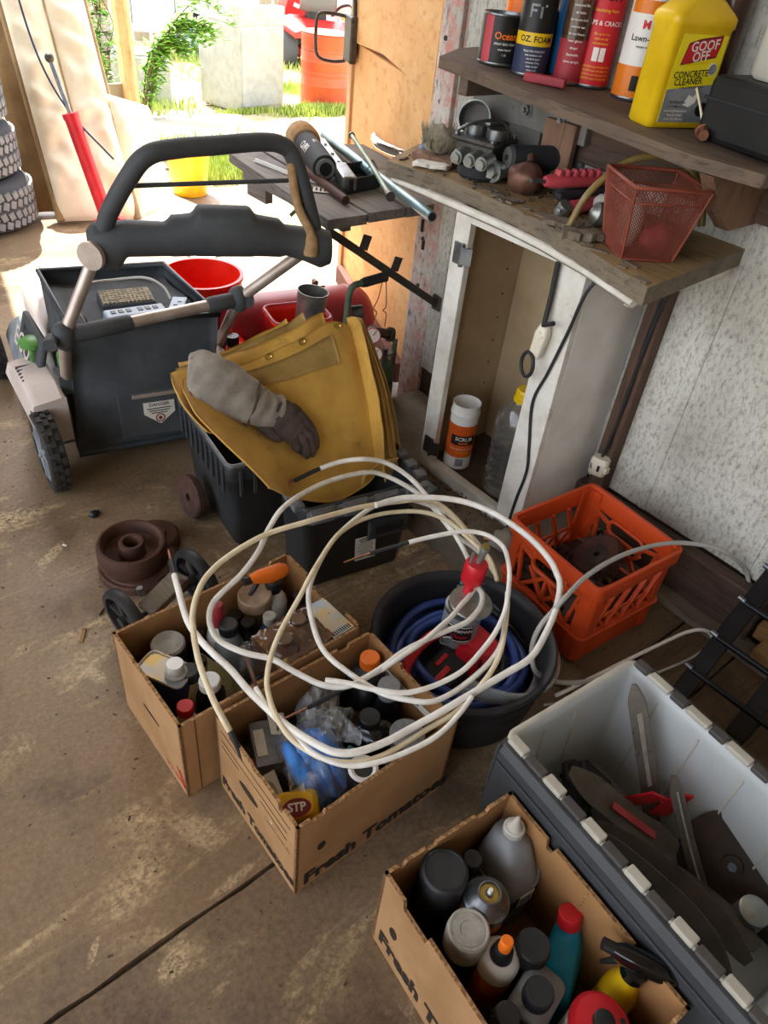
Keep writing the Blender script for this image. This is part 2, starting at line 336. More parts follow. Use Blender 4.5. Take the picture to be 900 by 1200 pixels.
class MB:
    def __init__(s): s.v = []; s.f = []; s.mi = []; s.sm = []; s.m = Matrix()
    def at(s, m): s.m = m; return s
    def _v(s, pts):
        b = len(s.v); s.v += [s.m @ Vector(p) for p in pts]; return b
    def _f(s, idx, mi=0, sm=False): s.f.append(idx); s.mi.append(mi); s.sm.append(sm)
    def box(s, c, d, mi=0, R=None):
        x, y, z = (k/2 for k in d); R = R or Matrix(); c = Vector(c)
        b = s._v([c + R @ Vector((i*x, j*y, k*z)) for i in (-1, 1) for j in (-1, 1) for k in (-1, 1)])
        for q in ((0, 1, 3, 2), (4, 6, 7, 5), (0, 4, 5, 1), (2, 3, 7, 6), (0, 2, 6, 4), (1, 5, 7, 3)): s._f([b+i for i in q], mi)
        return s
    def bar(s, p, q, w, h, mi=0, up=(0, 0, 1)):
        p, q = Vector(p), Vector(q); F = frame(q-p, up); L = (q-p).length
        return s.box((p+q)/2, (w, h, L), mi, F.to_3x3())
    def rings(s, R, mi=0, sm=True, cap0=True, cap1=True, loop=False, closed=True, capmi=None):
        n = len(R[0]); bs = [s._v(r) for r in R]; m = len(R)
        for i in range(m if loop else m-1):
            a, b = bs[i], bs[(i+1) % m]
            for k in range(n if closed else n-1):
                k2 = (k+1) % n; s._f([a+k, a+k2, b+k2, b+k], mi, sm)
        cm = mi if capmi is None else capmi
        if not loop and closed:
            if cap0: s._f([s._v(R[0])+k for k in range(n)][::-1], cm)
            if cap1: s._f([s._v(R[-1])+k for k in range(n)], cm)
        return s
    def cyl(s, p, q, r0, r1=None, n=16, mi=0, cap=True, capmi=None):
        r1 = r0 if r1 is None else r1; p, q = Vector(p), Vector(q); F = frame(q-p)
        C = [F @ Vector((cos(2*PI*k/n), sin(2*PI*k/n), 0)) for k in range(n)]
        return s.rings([[p+c*r0 for c in C], [q+c*r1 for c in C]], mi, True, cap, cap, capmi=capmi)
    def tube(s, pts, r, n=8, mi=0, closed=False, cap=True, flat=None):
        P = [Vector(p) for p in pts]; N = len(P); R = []
        T = [(P[(i+1) % N]-P[i-1] if closed else P[min(i+1, N-1)]-P[max(i-1, 0)]).normalized() for i in range(N)]
        x = frame(T[0]).col[0].to_3d()
        for i in range(N):
            x = (x-T[i]*x.dot(T[i]))
            x = x.normalized() if x.length > 1e-6 else frame(T[i]).col[0].to_3d()
            y = T[i].cross(x); rr = r[i] if isinstance(r, (list, tuple)) else r
            a, b = (rr, rr) if flat is None else (rr, rr*flat)
            R.append([P[i]+x*(a*cos(2*PI*k/n))+y*(b*sin(2*PI*k/n)) for k in range(n)])
        return s.rings(R, mi, True, cap, cap, loop=closed)
    def lathe(s, prof, n=24, mi=0, c=(0, 0, 0), sq=(1, 1), sharp=38, a0=0, a1=360):
        """prof: (r, z) or (r, z, material) bottom to top; a corner sharper than `sharp` degrees is split"""
        c = Vector(c); full = abs(a1-a0) >= 360; m = n if full else n+1
        A = [rad(a0+(a1-a0)*k/n) for k in range(m)]
        def ring(p): return [c+Vector((p[0]*cos(a)*sq[0], p[0]*sin(a)*sq[1], p[1])) for a in A]
        pts = list(prof); prev = None
        for i in range(len(pts)-1):
            p, q = pts[i], pts[i+1]; d = math.atan2(q[1]-p[1], q[0]-p[0]); mm = q[2] if len(q) > 2 else mi
            if prev is None or abs((d-prev+PI) % (2*PI)-PI) > rad(sharp): ba = s._v(ring(p))
            bb = s._v(ring(q))
            for k in range(n):
                k2 = (k+1) % m; s._f([ba+k, ba+k2, bb+k2, bb+k], mm, True)
            ba = bb; prev = d
        return s
    def prism(s, poly, z0, z1, mi=0, mi_side=None):
        n = len(poly); ms = mi if mi_side is None else mi_side
        a = s._v([(p[0], p[1], z0) for p in poly]); b = s._v([(p[0], p[1], z1) for p in poly])
        s._f([a+k for k in range(n)][::-1], mi); s._f([b+k for k in range(n)], mi)
        c = s._v([(p[0], p[1], z0) for p in poly]); d = s._v([(p[0], p[1], z1) for p in poly])
        for k in range(n): s._f([c+k, c+(k+1) % n, d+(k+1) % n, d+k], ms)
        return s
    def grid(s, fn, nu, nv, mi=0, thick=0, sm=True):
        P = [[Vector(fn(i/nu, j/nv)) for j in range(nv+1)] for i in range(nu+1)]
        def nrm(i, j):
            a = P[min(i+1, nu)][j]-P[max(i-1, 0)][j]; b = P[i][min(j+1, nv)]-P[i][max(j-1, 0)]
            n = a.cross(b); return n.normalized() if n.length > 1e-9 else Vector((0, 0, 1))
        lay = [0, -thick] if thick else [0]; bs = []
        for t in lay: bs.append(s._v([P[i][j]+(nrm(i, j)*t if t else Vector()) for i in range(nu+1) for j in range(nv+1)]))
        w = nv+1
        for q, b in enumerate(bs):
            for i in range(nu):
                for j in range(nv):
                    f = [b+i*w+j, b+(i+1)*w+j, b+(i+1)*w+j+1, b+i*w+j+1]; s._f(f if q == 0 else f[::-1], mi, sm)
        if thick:
            a, b = bs
            E = [(i*w) for i in range(nu+1)]; E2 = [i*w+nv for i in range(nu+1)]; E3 = list(range(w)); E4 = [nu*w+j for j in range(w)]
            for L, fl in ((E, 0), (E2, 1), (E3, 1), (E4, 0)):
                for k in range(len(L)-1):
                    f = [a+L[k], b+L[k], b+L[k+1], a+L[k+1]]; s._f(f if fl else f[::-1], mi, False)
        return s
    def ball(s, c, r, nu=16, nv=10, mi=0, nz=0, ns=8, seed=0):
        if not isinstance(r, (tuple, list)): r = (r, r, r)
        c = Vector(c); R = []
        for i in range(nv+1):
            t = PI*i/nv; row = []
            for k in range(nu):
                a = 2*PI*k/nu; d = Vector((sin(t)*cos(a), sin(t)*sin(a), -cos(t)))
                g = 1 + (nz*mnoise.noise(d*ns*.3+Vector((seed*3.1, seed, 0))) if nz else 0)
                row.append(c+Vector((d.x*r[0]*g, d.y*r[1]*g, d.z*r[2]*g)))
            R.append(row)
        return s.rings(R, mi, True, False, False)
    def text(s, body, size, M4, mi=0, fn=None, align='CENTER', bold=0, depth=0):
        cu = bpy.data.curves.new('t', 'FONT'); cu.body = body; cu.size = size; cu.align_x = align; cu.align_y = 'CENTER'
        cu.offset = bold*size; cu.resolution_u = 2; cu.extrude = depth
        o = bpy.data.objects.new('t', cu); me = o.to_mesh()
        if fn: b = s._v([fn(v.co.x, v.co.y) for v in me.vertices])
        else: b = s._v([M4 @ v.co for v in me.vertices])
        for p in me.polygons: s._f([b+i for i in p.vertices], mi)
        o.to_mesh_clear(); bpy.data.objects.remove(o); bpy.data.curves.remove(cu)
        return s
    def build(s, name, mats, parent=None, bevel=0, world=False, seg=2, label=None, kind=None, loc=None):
        if not isinstance(mats, (list, tuple)): mats = [mats]
        off = Vector()
        if world and parent is not None:
            p = parent
            while p is not None: off = off + Vector(p.location); p = p.parent
        if loc is not None and s.v:                      # vertices given in world coordinates are moved to the object's own origin
            c = sum(s.v, Vector())/len(s.v)
            if (c-Vector(loc)).length < c.length: off = Vector(loc)
        me = bpy.data.meshes.new(name); me.from_pydata([tuple(v-off) for v in s.v], [], s.f)
        for m in mats: me.materials.append(G(m) if isinstance(m, str) else m)
        me.polygons.foreach_set('material_index', s.mi); me.polygons.foreach_set('use_smooth', s.sm)
        me.update()
        o = bpy.data.objects.new(name, me); COL.objects.link(o)
        if parent is not None: o.parent = parent
        if loc is not None: o.location = loc
        if bevel:
            b = o.modifiers.new('bevel', 'BEVEL'); b.width = bevel; b.segments = seg; b.limit_method = 'ANGLE'; b.angle_limit = rad(40)
        if label: o['label'] = label
        if kind: o['kind'] = kind
        return o
def tag(o, label, cat, group=None):
    o['label'] = label; o['category'] = cat
    if group: o['group'] = group
    return o
def thing(name, label, cat, loc=(0, 0, 0), rz=0, group=None, rot=None):
    o = bpy.data.objects.new(name, None); o.empty_display_size = .05; COL.objects.link(o)
    o.location = loc
    if rot is not None: o.rotation_euler = rot
    else: o.rotation_euler = (0, 0, rz)
    return tag(o, label, cat, group)
def struct(o, label=None):
    o['kind'] = 'structure'
    if label: o['label'] = label
    return o
def sroot(name, loc=(0, 0, 0), label=None):
    o = bpy.data.objects.new(name, None); o.empty_display_size = .05; COL.objects.link(o); o.location = loc
    return struct(o, label)
def copy_thing(src, loc, label, rz=None, rot=None):
    c = src.copy(); COL.objects.link(c); c.location = loc; c['label'] = label
    if rz is not None: c.rotation_euler = (0, 0, rz)
    if rot is not None: c.rotation_euler = rot
    for ch in list(src.children):
        d = ch.copy(); COL.objects.link(d); d.parent = c
        for g in list(ch.children):
            e = g.copy(); COL.objects.link(e); e.parent = d
    return c
def wrap(r, z0, a0, c=(0, 0), eps=.0006):
    """maps flat lettering onto a standing cylinder: x runs round it, y goes up"""
    return lambda x, y: Vector((c[0]+(r+eps)*cos(a0+x/r), c[1]+(r+eps)*sin(a0+x/r), z0+y))
def plane4(o, x, y):
    """matrix whose local x and y run along the two given directions from o"""
    x = Vector(x).normalized(); z = x.cross(Vector(y)).normalized(); y = z.cross(x)
    return Matrix(((x.x, y.x, z.x, o[0]), (x.y, y.y, z.y, o[1]), (x.z, y.z, z.z, o[2]), (0, 0, 0, 1)))

# ================================================================ THE SETTING
def jag(x0, x1, y, amp, n, seed):
    r = random.Random(seed); return [(x0+(x1-x0)*k/n, y+r.uniform(-amp, amp)) for k in range(n+1)]
fl = sroot('floor', (0, 0, 0), 'stained brown concrete garage floor with a control joint')
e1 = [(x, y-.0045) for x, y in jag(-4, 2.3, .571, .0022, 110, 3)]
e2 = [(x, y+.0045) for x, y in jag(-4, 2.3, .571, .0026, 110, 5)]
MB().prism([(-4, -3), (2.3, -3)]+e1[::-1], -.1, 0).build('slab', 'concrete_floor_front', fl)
MB().prism([(-4, 4.85), *e2, (2.3, 4.85)], -.1, 0).build('slab', 'concrete_floor', fl)
MB().box((-.85, .571, -.03), (6.3, .05, .028)).build('joint_filler', 'dirt', fl)

# ground outside, falling gently away from the garage
def gz(x, y): return -.07*(y-4.8)-.004 if y > 4.8 else -.004
g = MB(); g.grid(lambda u, v: (-30+75*u, 4.85+70*v*v, gz(0, 4.85+70*v*v)+.02*mnoise.noise(Vector((u*60, v*60, 0)))*min(1, v*8)), 40, 60)
struct(g.build('ground', 'ground'), 'pale dusty yard outside with patches of grass')
g = MB(); g.grid(lambda u, v: (2.301+40*u*u, 4.85-8*v, -.03), 10, 10)
struct(g.build('ground', 'ground'), 'strip of yard beside the garage wall')
g = MB(); g.prism([(1.3, 4.86), (2.75, 4.86), (3.9, 6.6), (2.9, 7.6), (.6, 7.6), (.3, 4.86)], 0, .03)
for i, v in enumerate(g.v): g.v[i] = Vector((v.x, v.y, v.z+gz(v.x, v.y)-.012))
struct(g.build('driveway', 'driveway'), 'pale concrete apron outside the doorway')

# right wall: painted panels, girts, studs
wr = sroot('wall_right', (1.745, 0, 0), 'flaking whitewashed panel wall with yellow stains')
ys = [1.715, 1.66, 1.20, .735, .405, .02, -.38, -.8, -1.4, -2.2, -3.0]
for a, b in zip(ys, ys[1:]):
    MB().box((1.745, (a+b)/2, 2.26), (.018, a-b-.004, 4.16)).build('panel', 'wall_paint', wr, .002, world=True)
for y in ys[1:-1]:
    MB().box((1.7375, y, 2.26), (.012, .022, 4.16)).build('seam_strip', 'wall_paint', wr, .004, world=True)
MB().box((1.77, -.6, 2.2), (.03, 4.85, 4.4)).build('backing', 'dark_wood', wr, world=True)
MB().box((1.718, -.325, 1.08), (.036, 3.75, .15)).build('girt', 'dark_wood', wr, .004, world=True, label='dark horizontal timber on the wall')
MB().box((1.718, -.2, 1.72), (.036, 4.0, .14)).build('girt', 'dark_wood', wr, .004, world=True)
MB().box((1.712, .876, .5), (.045, .05, .86)).build('stud', 'dark_stud', wr, .003, world=True, label='dark upright stud beside the cabinet')
MB().box((1.704, 1.0, 1.5), (.06, .05, .64)).build('stud', 'dark_stud', wr, .003, world=True)
lg = MB().box((1.69, 1.40, 1.085), (.022, .40, .075)).build('ledger_board', 'ledger_grey', wr, .003, world=True, label='grey ledger board with two bolts')
for y in (1.40, 1.277):
    b = MB(); b.cyl((1.679, y, 1.09), (1.668, y, 1.09), .013, n=6); b.cyl((1.68, y, 1.09), (1.676, y, 1.09), .019, n=14); b.cyl((1.668, y, 1.09), (1.66, y, 1.09), .006, n=8)
    b.build('bolt', 'steel', wr, world=True)
MB().box((1.728, 1.28, 1.0), (.02, .12, .11)).build('blocking', 'ledger_grey', wr, .003, world=True)
# timbers along the foot of the wall
bb = sroot('baseboard_right', (1.69, 0, 0), 'weathered timbers along the foot of the wall')
MB().box((1.70, .62, .10), (.045, .62, .165)).build('timber', 'dark_wood', bb, .006, world=True, label='dark deep grained timber on edge')
MB().box((1.66, .45, .031), (.075, 1.0, .022)).build('timber', 'plank_grey', bb, .003, world=True)
MB().box((1.705, .1, .09), (.05, .40, .05)).build('timber', 'plank_tan', bb, .004, world=True, label='short tan timber offcut')
MB().box((1.66, -.18, .06), (.08, .9, .05)).build('timber', 'plank_tan', bb, .004, world=True)
MB().box((1.715, -.5, .10), (.045, 1.0, .13)).build('timber', 'dark_wood', bb, .004, world=True)
# plank flooring between the wall and the boxes
pf = sroot('floor', (1.38, .3, 0), 'dirty plank flooring along the wall')
for i, (y0, y1, x0) in enumerate(((.84, .60, 1.21), (.594, .452, 1.17), (.446, .30, 1.14), (.294, .15, 1.16), (.144, -.02, 1.15), (-.026, -.2, 1.16), (-.206, -.4, 1.15))):
    MB().box(((x0+1.625)/2, (y0+y1)/2, .011+.002*(i % 2)), (1.625-x0, y0-y1, .019)).build('plank', 'plank_floor', pf, .003, world=True)
# raised concrete kerb that carries the cabinet
kb = sroot('curb', (1.5, 1.2, 0), 'rough concrete kerb under the cabinet')
def rough(u, v, f): return f
k = MB(); k.grid(lambda u, v: (1.262+.48*u+.012*mnoise.noise(Vector((u*7, v*9, 1))), .80+.92*v, .078+.008*mnoise.noise(Vector((u*9, v*16, 0)))), 14, 40)
k.grid(lambda u, v: (1.262+.012*mnoise.noise(Vector((0, v*9, 1)))-.012*(1-u), .80+.92*v, (.078+.008*mnoise.noise(Vector((0, v*16, 0))))*u), 4, 40)
k.box((1.505, 1.26, .03), (.47, .90, .06))
k.build('kerb', 'curb', kb, world=True)

# corner post
pl = sroot('pillar', (1.80, 1.79, 0), 'flaking white and pink timber corner post')
MB().box((1.81, 1.775, 2.15), (.135, .11, 4.3)).build('post', 'post_paint', pl, .006, world=True)
MB().box((1.733, 1.752, 1.5), (.02, .05, 1.3)).build('cleat', 'post_paint', pl, .003, world=True)
for z, y in ((1.19, 1.80), (1.35, 1.80), (.62, 1.79), (.46, 1.785), (1.03, 1.79)):
    MB().cyl((1.7425, y, z), (1.738, y, z), .007, n=10).build('nail_head', 'steel_dark', pl, world=True)
MB().box((1.741, 1.80, .66), (.004, .012, .04)).build('old_hinge_slot', 'ink', pl, world=True)
MB().box((1.741, 1.785, .60), (.004, .012, .03)).build('old_hinge_slot', 'ink', pl, world=True)

# plywood door leaf, swung open
dr = sroot('door_1', (1.83, 1.90, 0), 'open plywood door leaf with a steel latch')
E_ = Vector((.3945, .9189, 0)); N_ = Vector((-.9189, .3945, 0)); H0 = Vector((1.80, 1.845, 0))
DM = plane4(H0, E_, (0, 0, 1))      # local x along the leaf, y up, z = outwards from the garage side? (x cross y)
s_in = 1 if (DM.to_3x3() @ Vector((0, 0, 1))).dot(N_) > 0 else -1
def dbox(n_, x0, x1, y0, y1, t0, t1, m, bev=.003, lab=None):
    return MB().at(DM).box(((x0+x1)/2, (y0+y1)/2, s_in*(t0+t1)/2), (x1-x0, y1-y0, abs(t1-t0))).build(n_, m, dr, bev, world=True, label=lab)
dbox('sheet', .0, 1.0, .05, 1.035, 0, .018, 'ply_door', lab='lower plywood sheet')
m_ = MB().at(DM); m_.prism([(0, 1.015), (.0, 2.3), (1.0, 2.3), (1.0, 1.075), (.93, 1.04), (.55, 1.058), (.25, 1.04)], s_in*.018, s_in*.034); m_.build('sheet', 'ply_door', dr, world=True, label='upper plywood sheet lapped over the lower one')
dbox('batten', .0, 1.0, 1.0, 1.15, -.025, -.0005, 'bracket_wood')
dbox('stile', 1.0, 1.06, .03, 2.3, -.01, .03, 'ply_stile', lab='light timber edge stile')
dbox('bottom_rail', 0, 1.0, .03, .115, .018, .05, 'red_rail', .005, 'dark red bottom rail')
dbox('latch_box', .93, 1.045, .965, 1.125, .031, .06, 'steel_dark', .006, 'dark steel latch plate')
m_ = MB().at(DM); z = s_in
m_.tube(spline([(1.035, 1.115, z*.05), (1.05, 1.12, z*.10), (1.055, 1.118, z*.155), (1.055, 1.09, z*.172), (1.055, 1.0, z*.172), (1.055, .965, z*.155), (1.05, .955, z*.10), (1.035, .962, z*.05)], 6), .007, 8)
m_.build('latch_handle', 'steel_dark', dr, world=True)
m_ = MB().at(DM); m_.tube([(.955, 1.12, z*.04), (.955, 1.2, z*.045), (.965, 1.3, z*.045)], .008, 6); m_.build('latch_rod', 'steel_dark', dr, world=True)

# front wall left of the opening; unseen header and roof raised for the sun patch
wf = sroot('wall_front', (0, 4.8, 0), 'boarded front wall beside the opening')
for i in range(13):
    x0 = -4.33+i*.41
    MB().box((x0+.2, 4.82+.003*(i % 2), 2.12), (.40, .04, 4.24)).build('board', 'dark_wood', wf, .003, world=True)
MB().box((1.03, 4.80, 2.12), (.09, .09, 4.24)).build('jamb', 'post_wood', wf, .004, world=True)
ce = sroot('ceiling', (-.4, 1, 4.44), 'unseen boarded garage roof, raised to let the sun in')
for i in range(14):
    y = -2.6+i*.56
    MB().box((-.4, y, 4.445), (7.4, .55, .03)).build('board', 'roofing', ce, world=True)
for i in range(6):
    MB().box((-3.6+i*1.02, 1.05, 4.365), (.05, 7.6, .13)).build('rafter', 'roofing', ce, world=True)
hd = struct(MB().box((-.4, 4.80, 4.34), (7.4, .10, .18)).build('trim_1', 'post_wood', None, .004, loc=(-.4, 4.8, 4.34)), 'unseen timber header over the opening, raised to let the sun in')
struct(MB().box((-3.8, -2.6, 2.15), (.12, .12, 4.30)).build('trim_2', 'post_wood', None, .004, loc=(-3.8, -2.6, 2.15)), 'timber roof post')
struct(MB().box((-3.8, 1.0, 2.15), (.12, .12, 4.30)).build('trim_3', 'post_wood', None, .004, loc=(-3.8, 1.0, 2.15)), 'timber roof post')

# ---------------------------------------------------------------- cabinet, worktop, shelf
cb = thing('cabinet', 'white open-fronted base cabinet under the weathered worktop', 'cabinet', (1.58, 1.14, .07))
MB().box((1.446, 1.335, .475), (.022, .056, .82)).build('stile', 'cab_white', cb, .002, world=True)
MB().box((1.446, .975, .475), (.022, .088, .82)).build('stile', 'cab_white', cb, .002, world=True)
MB().box((1.446, 1.163, .872), (.022, .29, .028)).build('top_rail', 'cab_white', cb, .002, world=True)
MB().box((1.443, 1.163, .092), (.03, .29, .052)).build('bottom_rail', 'cab_white', cb, .003, world=True)
MB().box((1.595, .938, .478), (.275, .014, .83)).build('side_panel', 'cab_side', cb, .002, world=True)
MB().box((1.595, 1.357, .478), (.275, .012, .83)).build('side_panel', 'cab_inside', cb, .001, world=True, label='beige inner side panel')
MB().box((1.728, 1.147, .478), (.012, .406, .83)).build('back_panel', 'cab_inside', cb, .001, world=True)
MB().box((1.592, 1.147, .095), (.27, .406, .012)).build('floor_panel', 'dark_wood', cb, .001, world=True)
r_ = random.Random(4); pk = MB()
for k in range(10):
    for x in (1.50, 1.67): pk.cyl((x, 1.3515, .16+.075*k), (x, 1.3500, .16+.075*k), .0032, n=8)
pk.build('peg_hole', 'ink', cb, world=True, kind='stuff')
for z in (.775, .165):
    h = MB(); h.box((1.432, 1.333, z), (.006, .03, .055)); h.cyl((1.428, 1.316, z-.03), (1.428, 1.316, z+.03), .006, n=8); h.box((1.430, 1.300, z), (.004, .03, .045), R=rotz(.5).to_3x3())
    h.build('hinge', 'steel_dark' if z < .5 else 'steel', cb, world=True, label='broken steel hinge')

wt = thing('worktop', 'weathered plywood worktop with a bowed, broken front edge', 'worktop', (1.55, 1.15, .90))
out = [(p.x, p.y) for p in spline([(1.385, 1.60, 0), (1.425, 1.40, 0), (1.423, 1.20, 0), (1.405, 1.055, 0), (1.36, .88, 0), (1.303, .705, 0)], 6)]
r_ = random.Random(11)
out = [(x+r_.uniform(-.004, .004), y) for x, y in out]
def sag(p): return Vector((p.x, p.y, p.z+.010*sin((p.y-.7)*9)*max(0, (1.6-p.x))*3))
w_ = MB(); w_.prism(out+[(1.733, .735), (1.733, 1.712), (1.60, 1.712)], .902, .94, 0, 1)
w_.build('board', ['bench_top', 'bench_edge'], wt, .003, world=True)
w_ = MB()
for k in range(26):                                             # torn plies along the edge
    i = r_.randrange(8, len(out)-1); x, y = out[i]; a = r_.uniform(-.5, .5)
    w_.box((x+r_.uniform(.008, .05), y+r_.uniform(-.02, .02), .9415), (r_.uniform(.008, .022), r_.uniform(.02, .06), .004), R=rotz(a).to_3x3() @ roty(r_.uniform(-.2, .2)).to_3x3())
w_.build('torn_ply', 'bench_edge', wt, world=True, kind='stuff')
t_ = MB(); t_.tube([(1.416, 1.60, .892), (1.418, 1.20, .892), (1.405, 1.06, .892), (1.375, .90, .892), (1.325, .735, .892)], .0115, 4); t_.build('trim_strip', 'cab_white', wt, world=True, label='white painted strip under the front edge')
MB().box((1.535, .755, .889), (.40, .014, .026)).build('trim_strip', 'cab_white', wt, .001, world=True)

# plank table beyond the worktop
pt = thing('plank_table', 'weathered grey plank table top jutting out past the corner post', 'table', (1.55, 2.0, .72))
for nm, poly, dz in (('plank', [(1.655, 1.668), (1.545, 1.67), (1.635, 2.395), (1.885, 2.318), (1.84, 2.02), (1.70, 1.845)], 0), ('plank', [(1.539, 1.67), (1.402, 1.673), (1.478, 2.44), (1.629, 2.397)], .002), ('plank', [(1.396, 1.673), (1.258, 1.678), (1.346, 2.368), (1.472, 2.443)], -.001)):
    MB().prism(poly, .750+dz, .778+dz).build(nm, 'old_grey', pt, .003, world=True)
MB().box((1.43, 2.31, .69), (.03, .12, .11)).build('block', 'old_grey', pt, .002, world=True)
MB().box((1.36, 2.0, .733), (.03, .56, .03)).build('bearer', 'old_grey', pt, .002, world=True)
MB().box((1.60, 1.95, .733), (.03, .40, .03)).build('bearer', 'old_grey', pt, .002, world=True)
br = thing('support_bar', 'steel support bar with two upright tabs fixed to the corner post', 'bar', (1.735, 1.68, .44))
A_, B_ = Vector((1.732, 1.672, .437)), Vector((1.305, 1.735, .722))
MB().bar(A_, B_, .010, .024).build('bar', 'steel_dark', br, .002, world=True)
MB().bar(A_+Vector((0, .010, .0)), B_+Vector((0, .010, 0)), .018, .005).build('flange', 'steel', br, .001, world=True)
for t in (.44, .72):
    p = A_.lerp(B_, t); MB().box(p+Vector((.008, 0, .034)), (.034, .004, .044), R=roty(.35).to_3x3()).build('tab', 'steel_dark', br, .001, world=True)
MB().box(A_+Vector((0, 0, .005)), (.012, .04, .05)).build('end_plate', 'steel_dark', br, .002, world=True)

# shelf
SL = math.atan2(.041, .79)
def shz(y): return 1.147+(y-.64)*.041/.79
sh = thing('shelf', 'sagging dark board shelf full of cans and bottles', 'shelf', (1.59, 1.1, 1.15))
s_ = MB(); s_.prism([(1.455, 1.52), (1.42, .78), (1.47, .64), (1.72, .60), (1.72, 1.62), (1.60, 1.60)], -.024, 0)
for i, v in enumerate(s_.v): s_.v[i] = Vector((v.x, v.y, v.z+shz(v.y)))
s_.build('board', 'shelf_wood', sh, .003, world=True)
MB().at(Matrix(((1, 0, 0, 0), (0, 0, 1, .745), (0, 1, 0, 0), (0, 0, 0, 1)))).prism([(1.455, 1.122), (1.715, 1.122), (1.715, 1.0), (1.60, 1.0), (1.545, 1.035)], -.016, .016).build('bracket', 'bracket_wood', sh, .003, world=True)
MB().box((1.60, 1.45, 1.14), (.24, .03, .04)).build('cleat', 'shelf_wood', sh, .003, world=True)

bw_ = sroot('wall_back_added', (0, -2.75, 0), 'unseen boarded back wall, added to block light from behind')  # wall added out of view to keep sky light off the near end
for i in range(14): MB().box((-4.1+i*.43, -2.76+.003*(i % 2), 2.2), (.42, .03, 4.4)).build('board', 'roofing', bw_, .003, world=True)

# ================================================================ OUTSIDE AND BY THE DOORWAY
def tyre(name, label, loc, R=.295, wd=.235, group=None, rz=0):
    t = thing(name, label, 'tyre', loc, rz, group)
    h = wd/2
    prof = [(R*.60, .012), (R*.66, 0), (R*.80, -.004), (R*.93, .012), (R*.985, .04), (R, .075), (R, wd-.075), (R*.985, wd-.04), (R*.93, wd-.012), (R*.80, wd+.004), (R*.66, wd), (R*.60, wd-.012), (R*.585, wd*.5), (R*.60, .012)]
    MB().lathe(prof, 48).build('carcass', 'tyre_dark', t)
    b = MB()
    for row, (z, wz) in enumerate(((.050, .034), (.092, .036), (.143, .036), (.185, .034))):
        n = 44
        for k in range(n):
            a = 2*PI*(k+.5*(row % 2))/n
            b.at(rotz(a) @ tr(R+.003, 0, z) @ rotx(.35 if row % 2 else -.35)).box((0, 0, 0), (.012, 2*PI*R/n*.72, wz))
    b.build('tread', 'tyre', t, kind='stuff')
    return t
ty = tyre('tyre', 'bottom tyre of the stack at the left edge of the floor', (.955, 4.33, .004), group=None)
copy_thing(ty, (.925, 4.35, .245), 'middle tyre of the stack beside the leaning cushion', rz=.4)
copy_thing(ty, (.90, 4.33, .486), 'top tyre of the stack beside the leaning cushion', rz=1.1)

# leaning two-channel cushion
b0, b1 = Vector((1.32, 4.13, .012)), Vector((1.70, 4.02, .012))
up = Vector((.075, .60, 1.02)).normalized(); wdv = (b1-b0); wn = wdv.normalized(); nrm = wn.cross(up).normalized()
if nrm.y > 0: nrm = -nrm
def cush(u, v, front=1):
    # u across 0..1 (two channels), v up 0..1
    L = 1.75; x = (u*2) % 1 if u < 1 else 1; prof = (max(0, 1-abs(2*x-1)**3.2))**.7
    edge = min(1, v*9, (1-v)*9)**.5
    wr_ = .016*sin(v*74+4*mnoise.noise(Vector((u*3, v*7, 0)))+u*5)*prof*(.25+.9*v) + .020*mnoise.noise(Vector((u*5, v*18, 2)))*prof
    th = (.035+.055*prof)*edge + wr_*edge
    return b0 + wdv*u + up*(v*L) + nrm*th*front
mt = thing('cushion', 'long cream two-channel canvas cushion leaning by the doorway', 'cushion', (1.5, 4.1, 0))
MB().grid(lambda u, v: cush(u, v), 36, 140).build('front_cover', 'canvas', mt, world=True)
MB().grid(lambda u, v: cush(1-u, v, -.6), 36, 50).build('back_cover', 'canvas_side', mt, world=True)
s_ = MB()
for e in (0, 1):
    s_.tube([b0+wdv*e+up*(1.75*k/40)+nrm*.006 for k in range(41)], .022, 6, flat=1)
s_.build('piping', 'canvas_side', mt, world=True, label='tan piping along the edges')
# second, tan-sided cushion behind it
m2 = thing('cushion', 'flat tan cushion standing behind the cream one, next to the tyres', 'cushion', (1.35, 4.3, 0))
c0 = Vector((1.25, 4.32, .01)); c1 = Vector((1.62, 4.24, .01))
def cu2(u, v, f): 
    e = min(1, u*8, (1-u)*8, v*12, (1-v)*12)**.5
    return c0+(c1-c0)*u+Vector((.03, .60, 1.02)).normalized()*(v*1.5)+Vector((0, -.055*f*e, .01*mnoise.noise(Vector((u*4, v*9, 5)))))
MB().grid(lambda u, v: cu2(u, v, 1), 14, 40).build('front_cover', 'canvas_side', m2, world=True)
MB().grid(lambda u, v: cu2(1-u, v, -1), 14, 40).build('back_cover', 'canvas_side', m2, world=True)
# low cream cushion lying against the right side
m3 = thing('cushion', 'short cream cushion slumped at the right foot of the tall one', 'cushion', (1.78, 4.12, 0))
def cu3(u, v, f):
    e = min(1, u*6, (1-u)*6, v*6, (1-v)*6)**.6
    p = Vector((1.70, 4.02, .01))+Vector((.17, .10, 0))*u*1.6+Vector((.03, .36, .80)).normalized()*(v*(.62-.1*u))
    return p+Vector((.02, -.05, .02))*f*e*(1+.5*mnoise.noise(Vector((u*6, v*10, 3))))
MB().grid(lambda u, v: cu3(u, v, 1), 20, 30).build('front_cover', 'canvas', m3, world=True)
MB().grid(lambda u, v: cu3(1-u, v, -1), 20, 30).build('back_cover', 'canvas', m3, world=True)
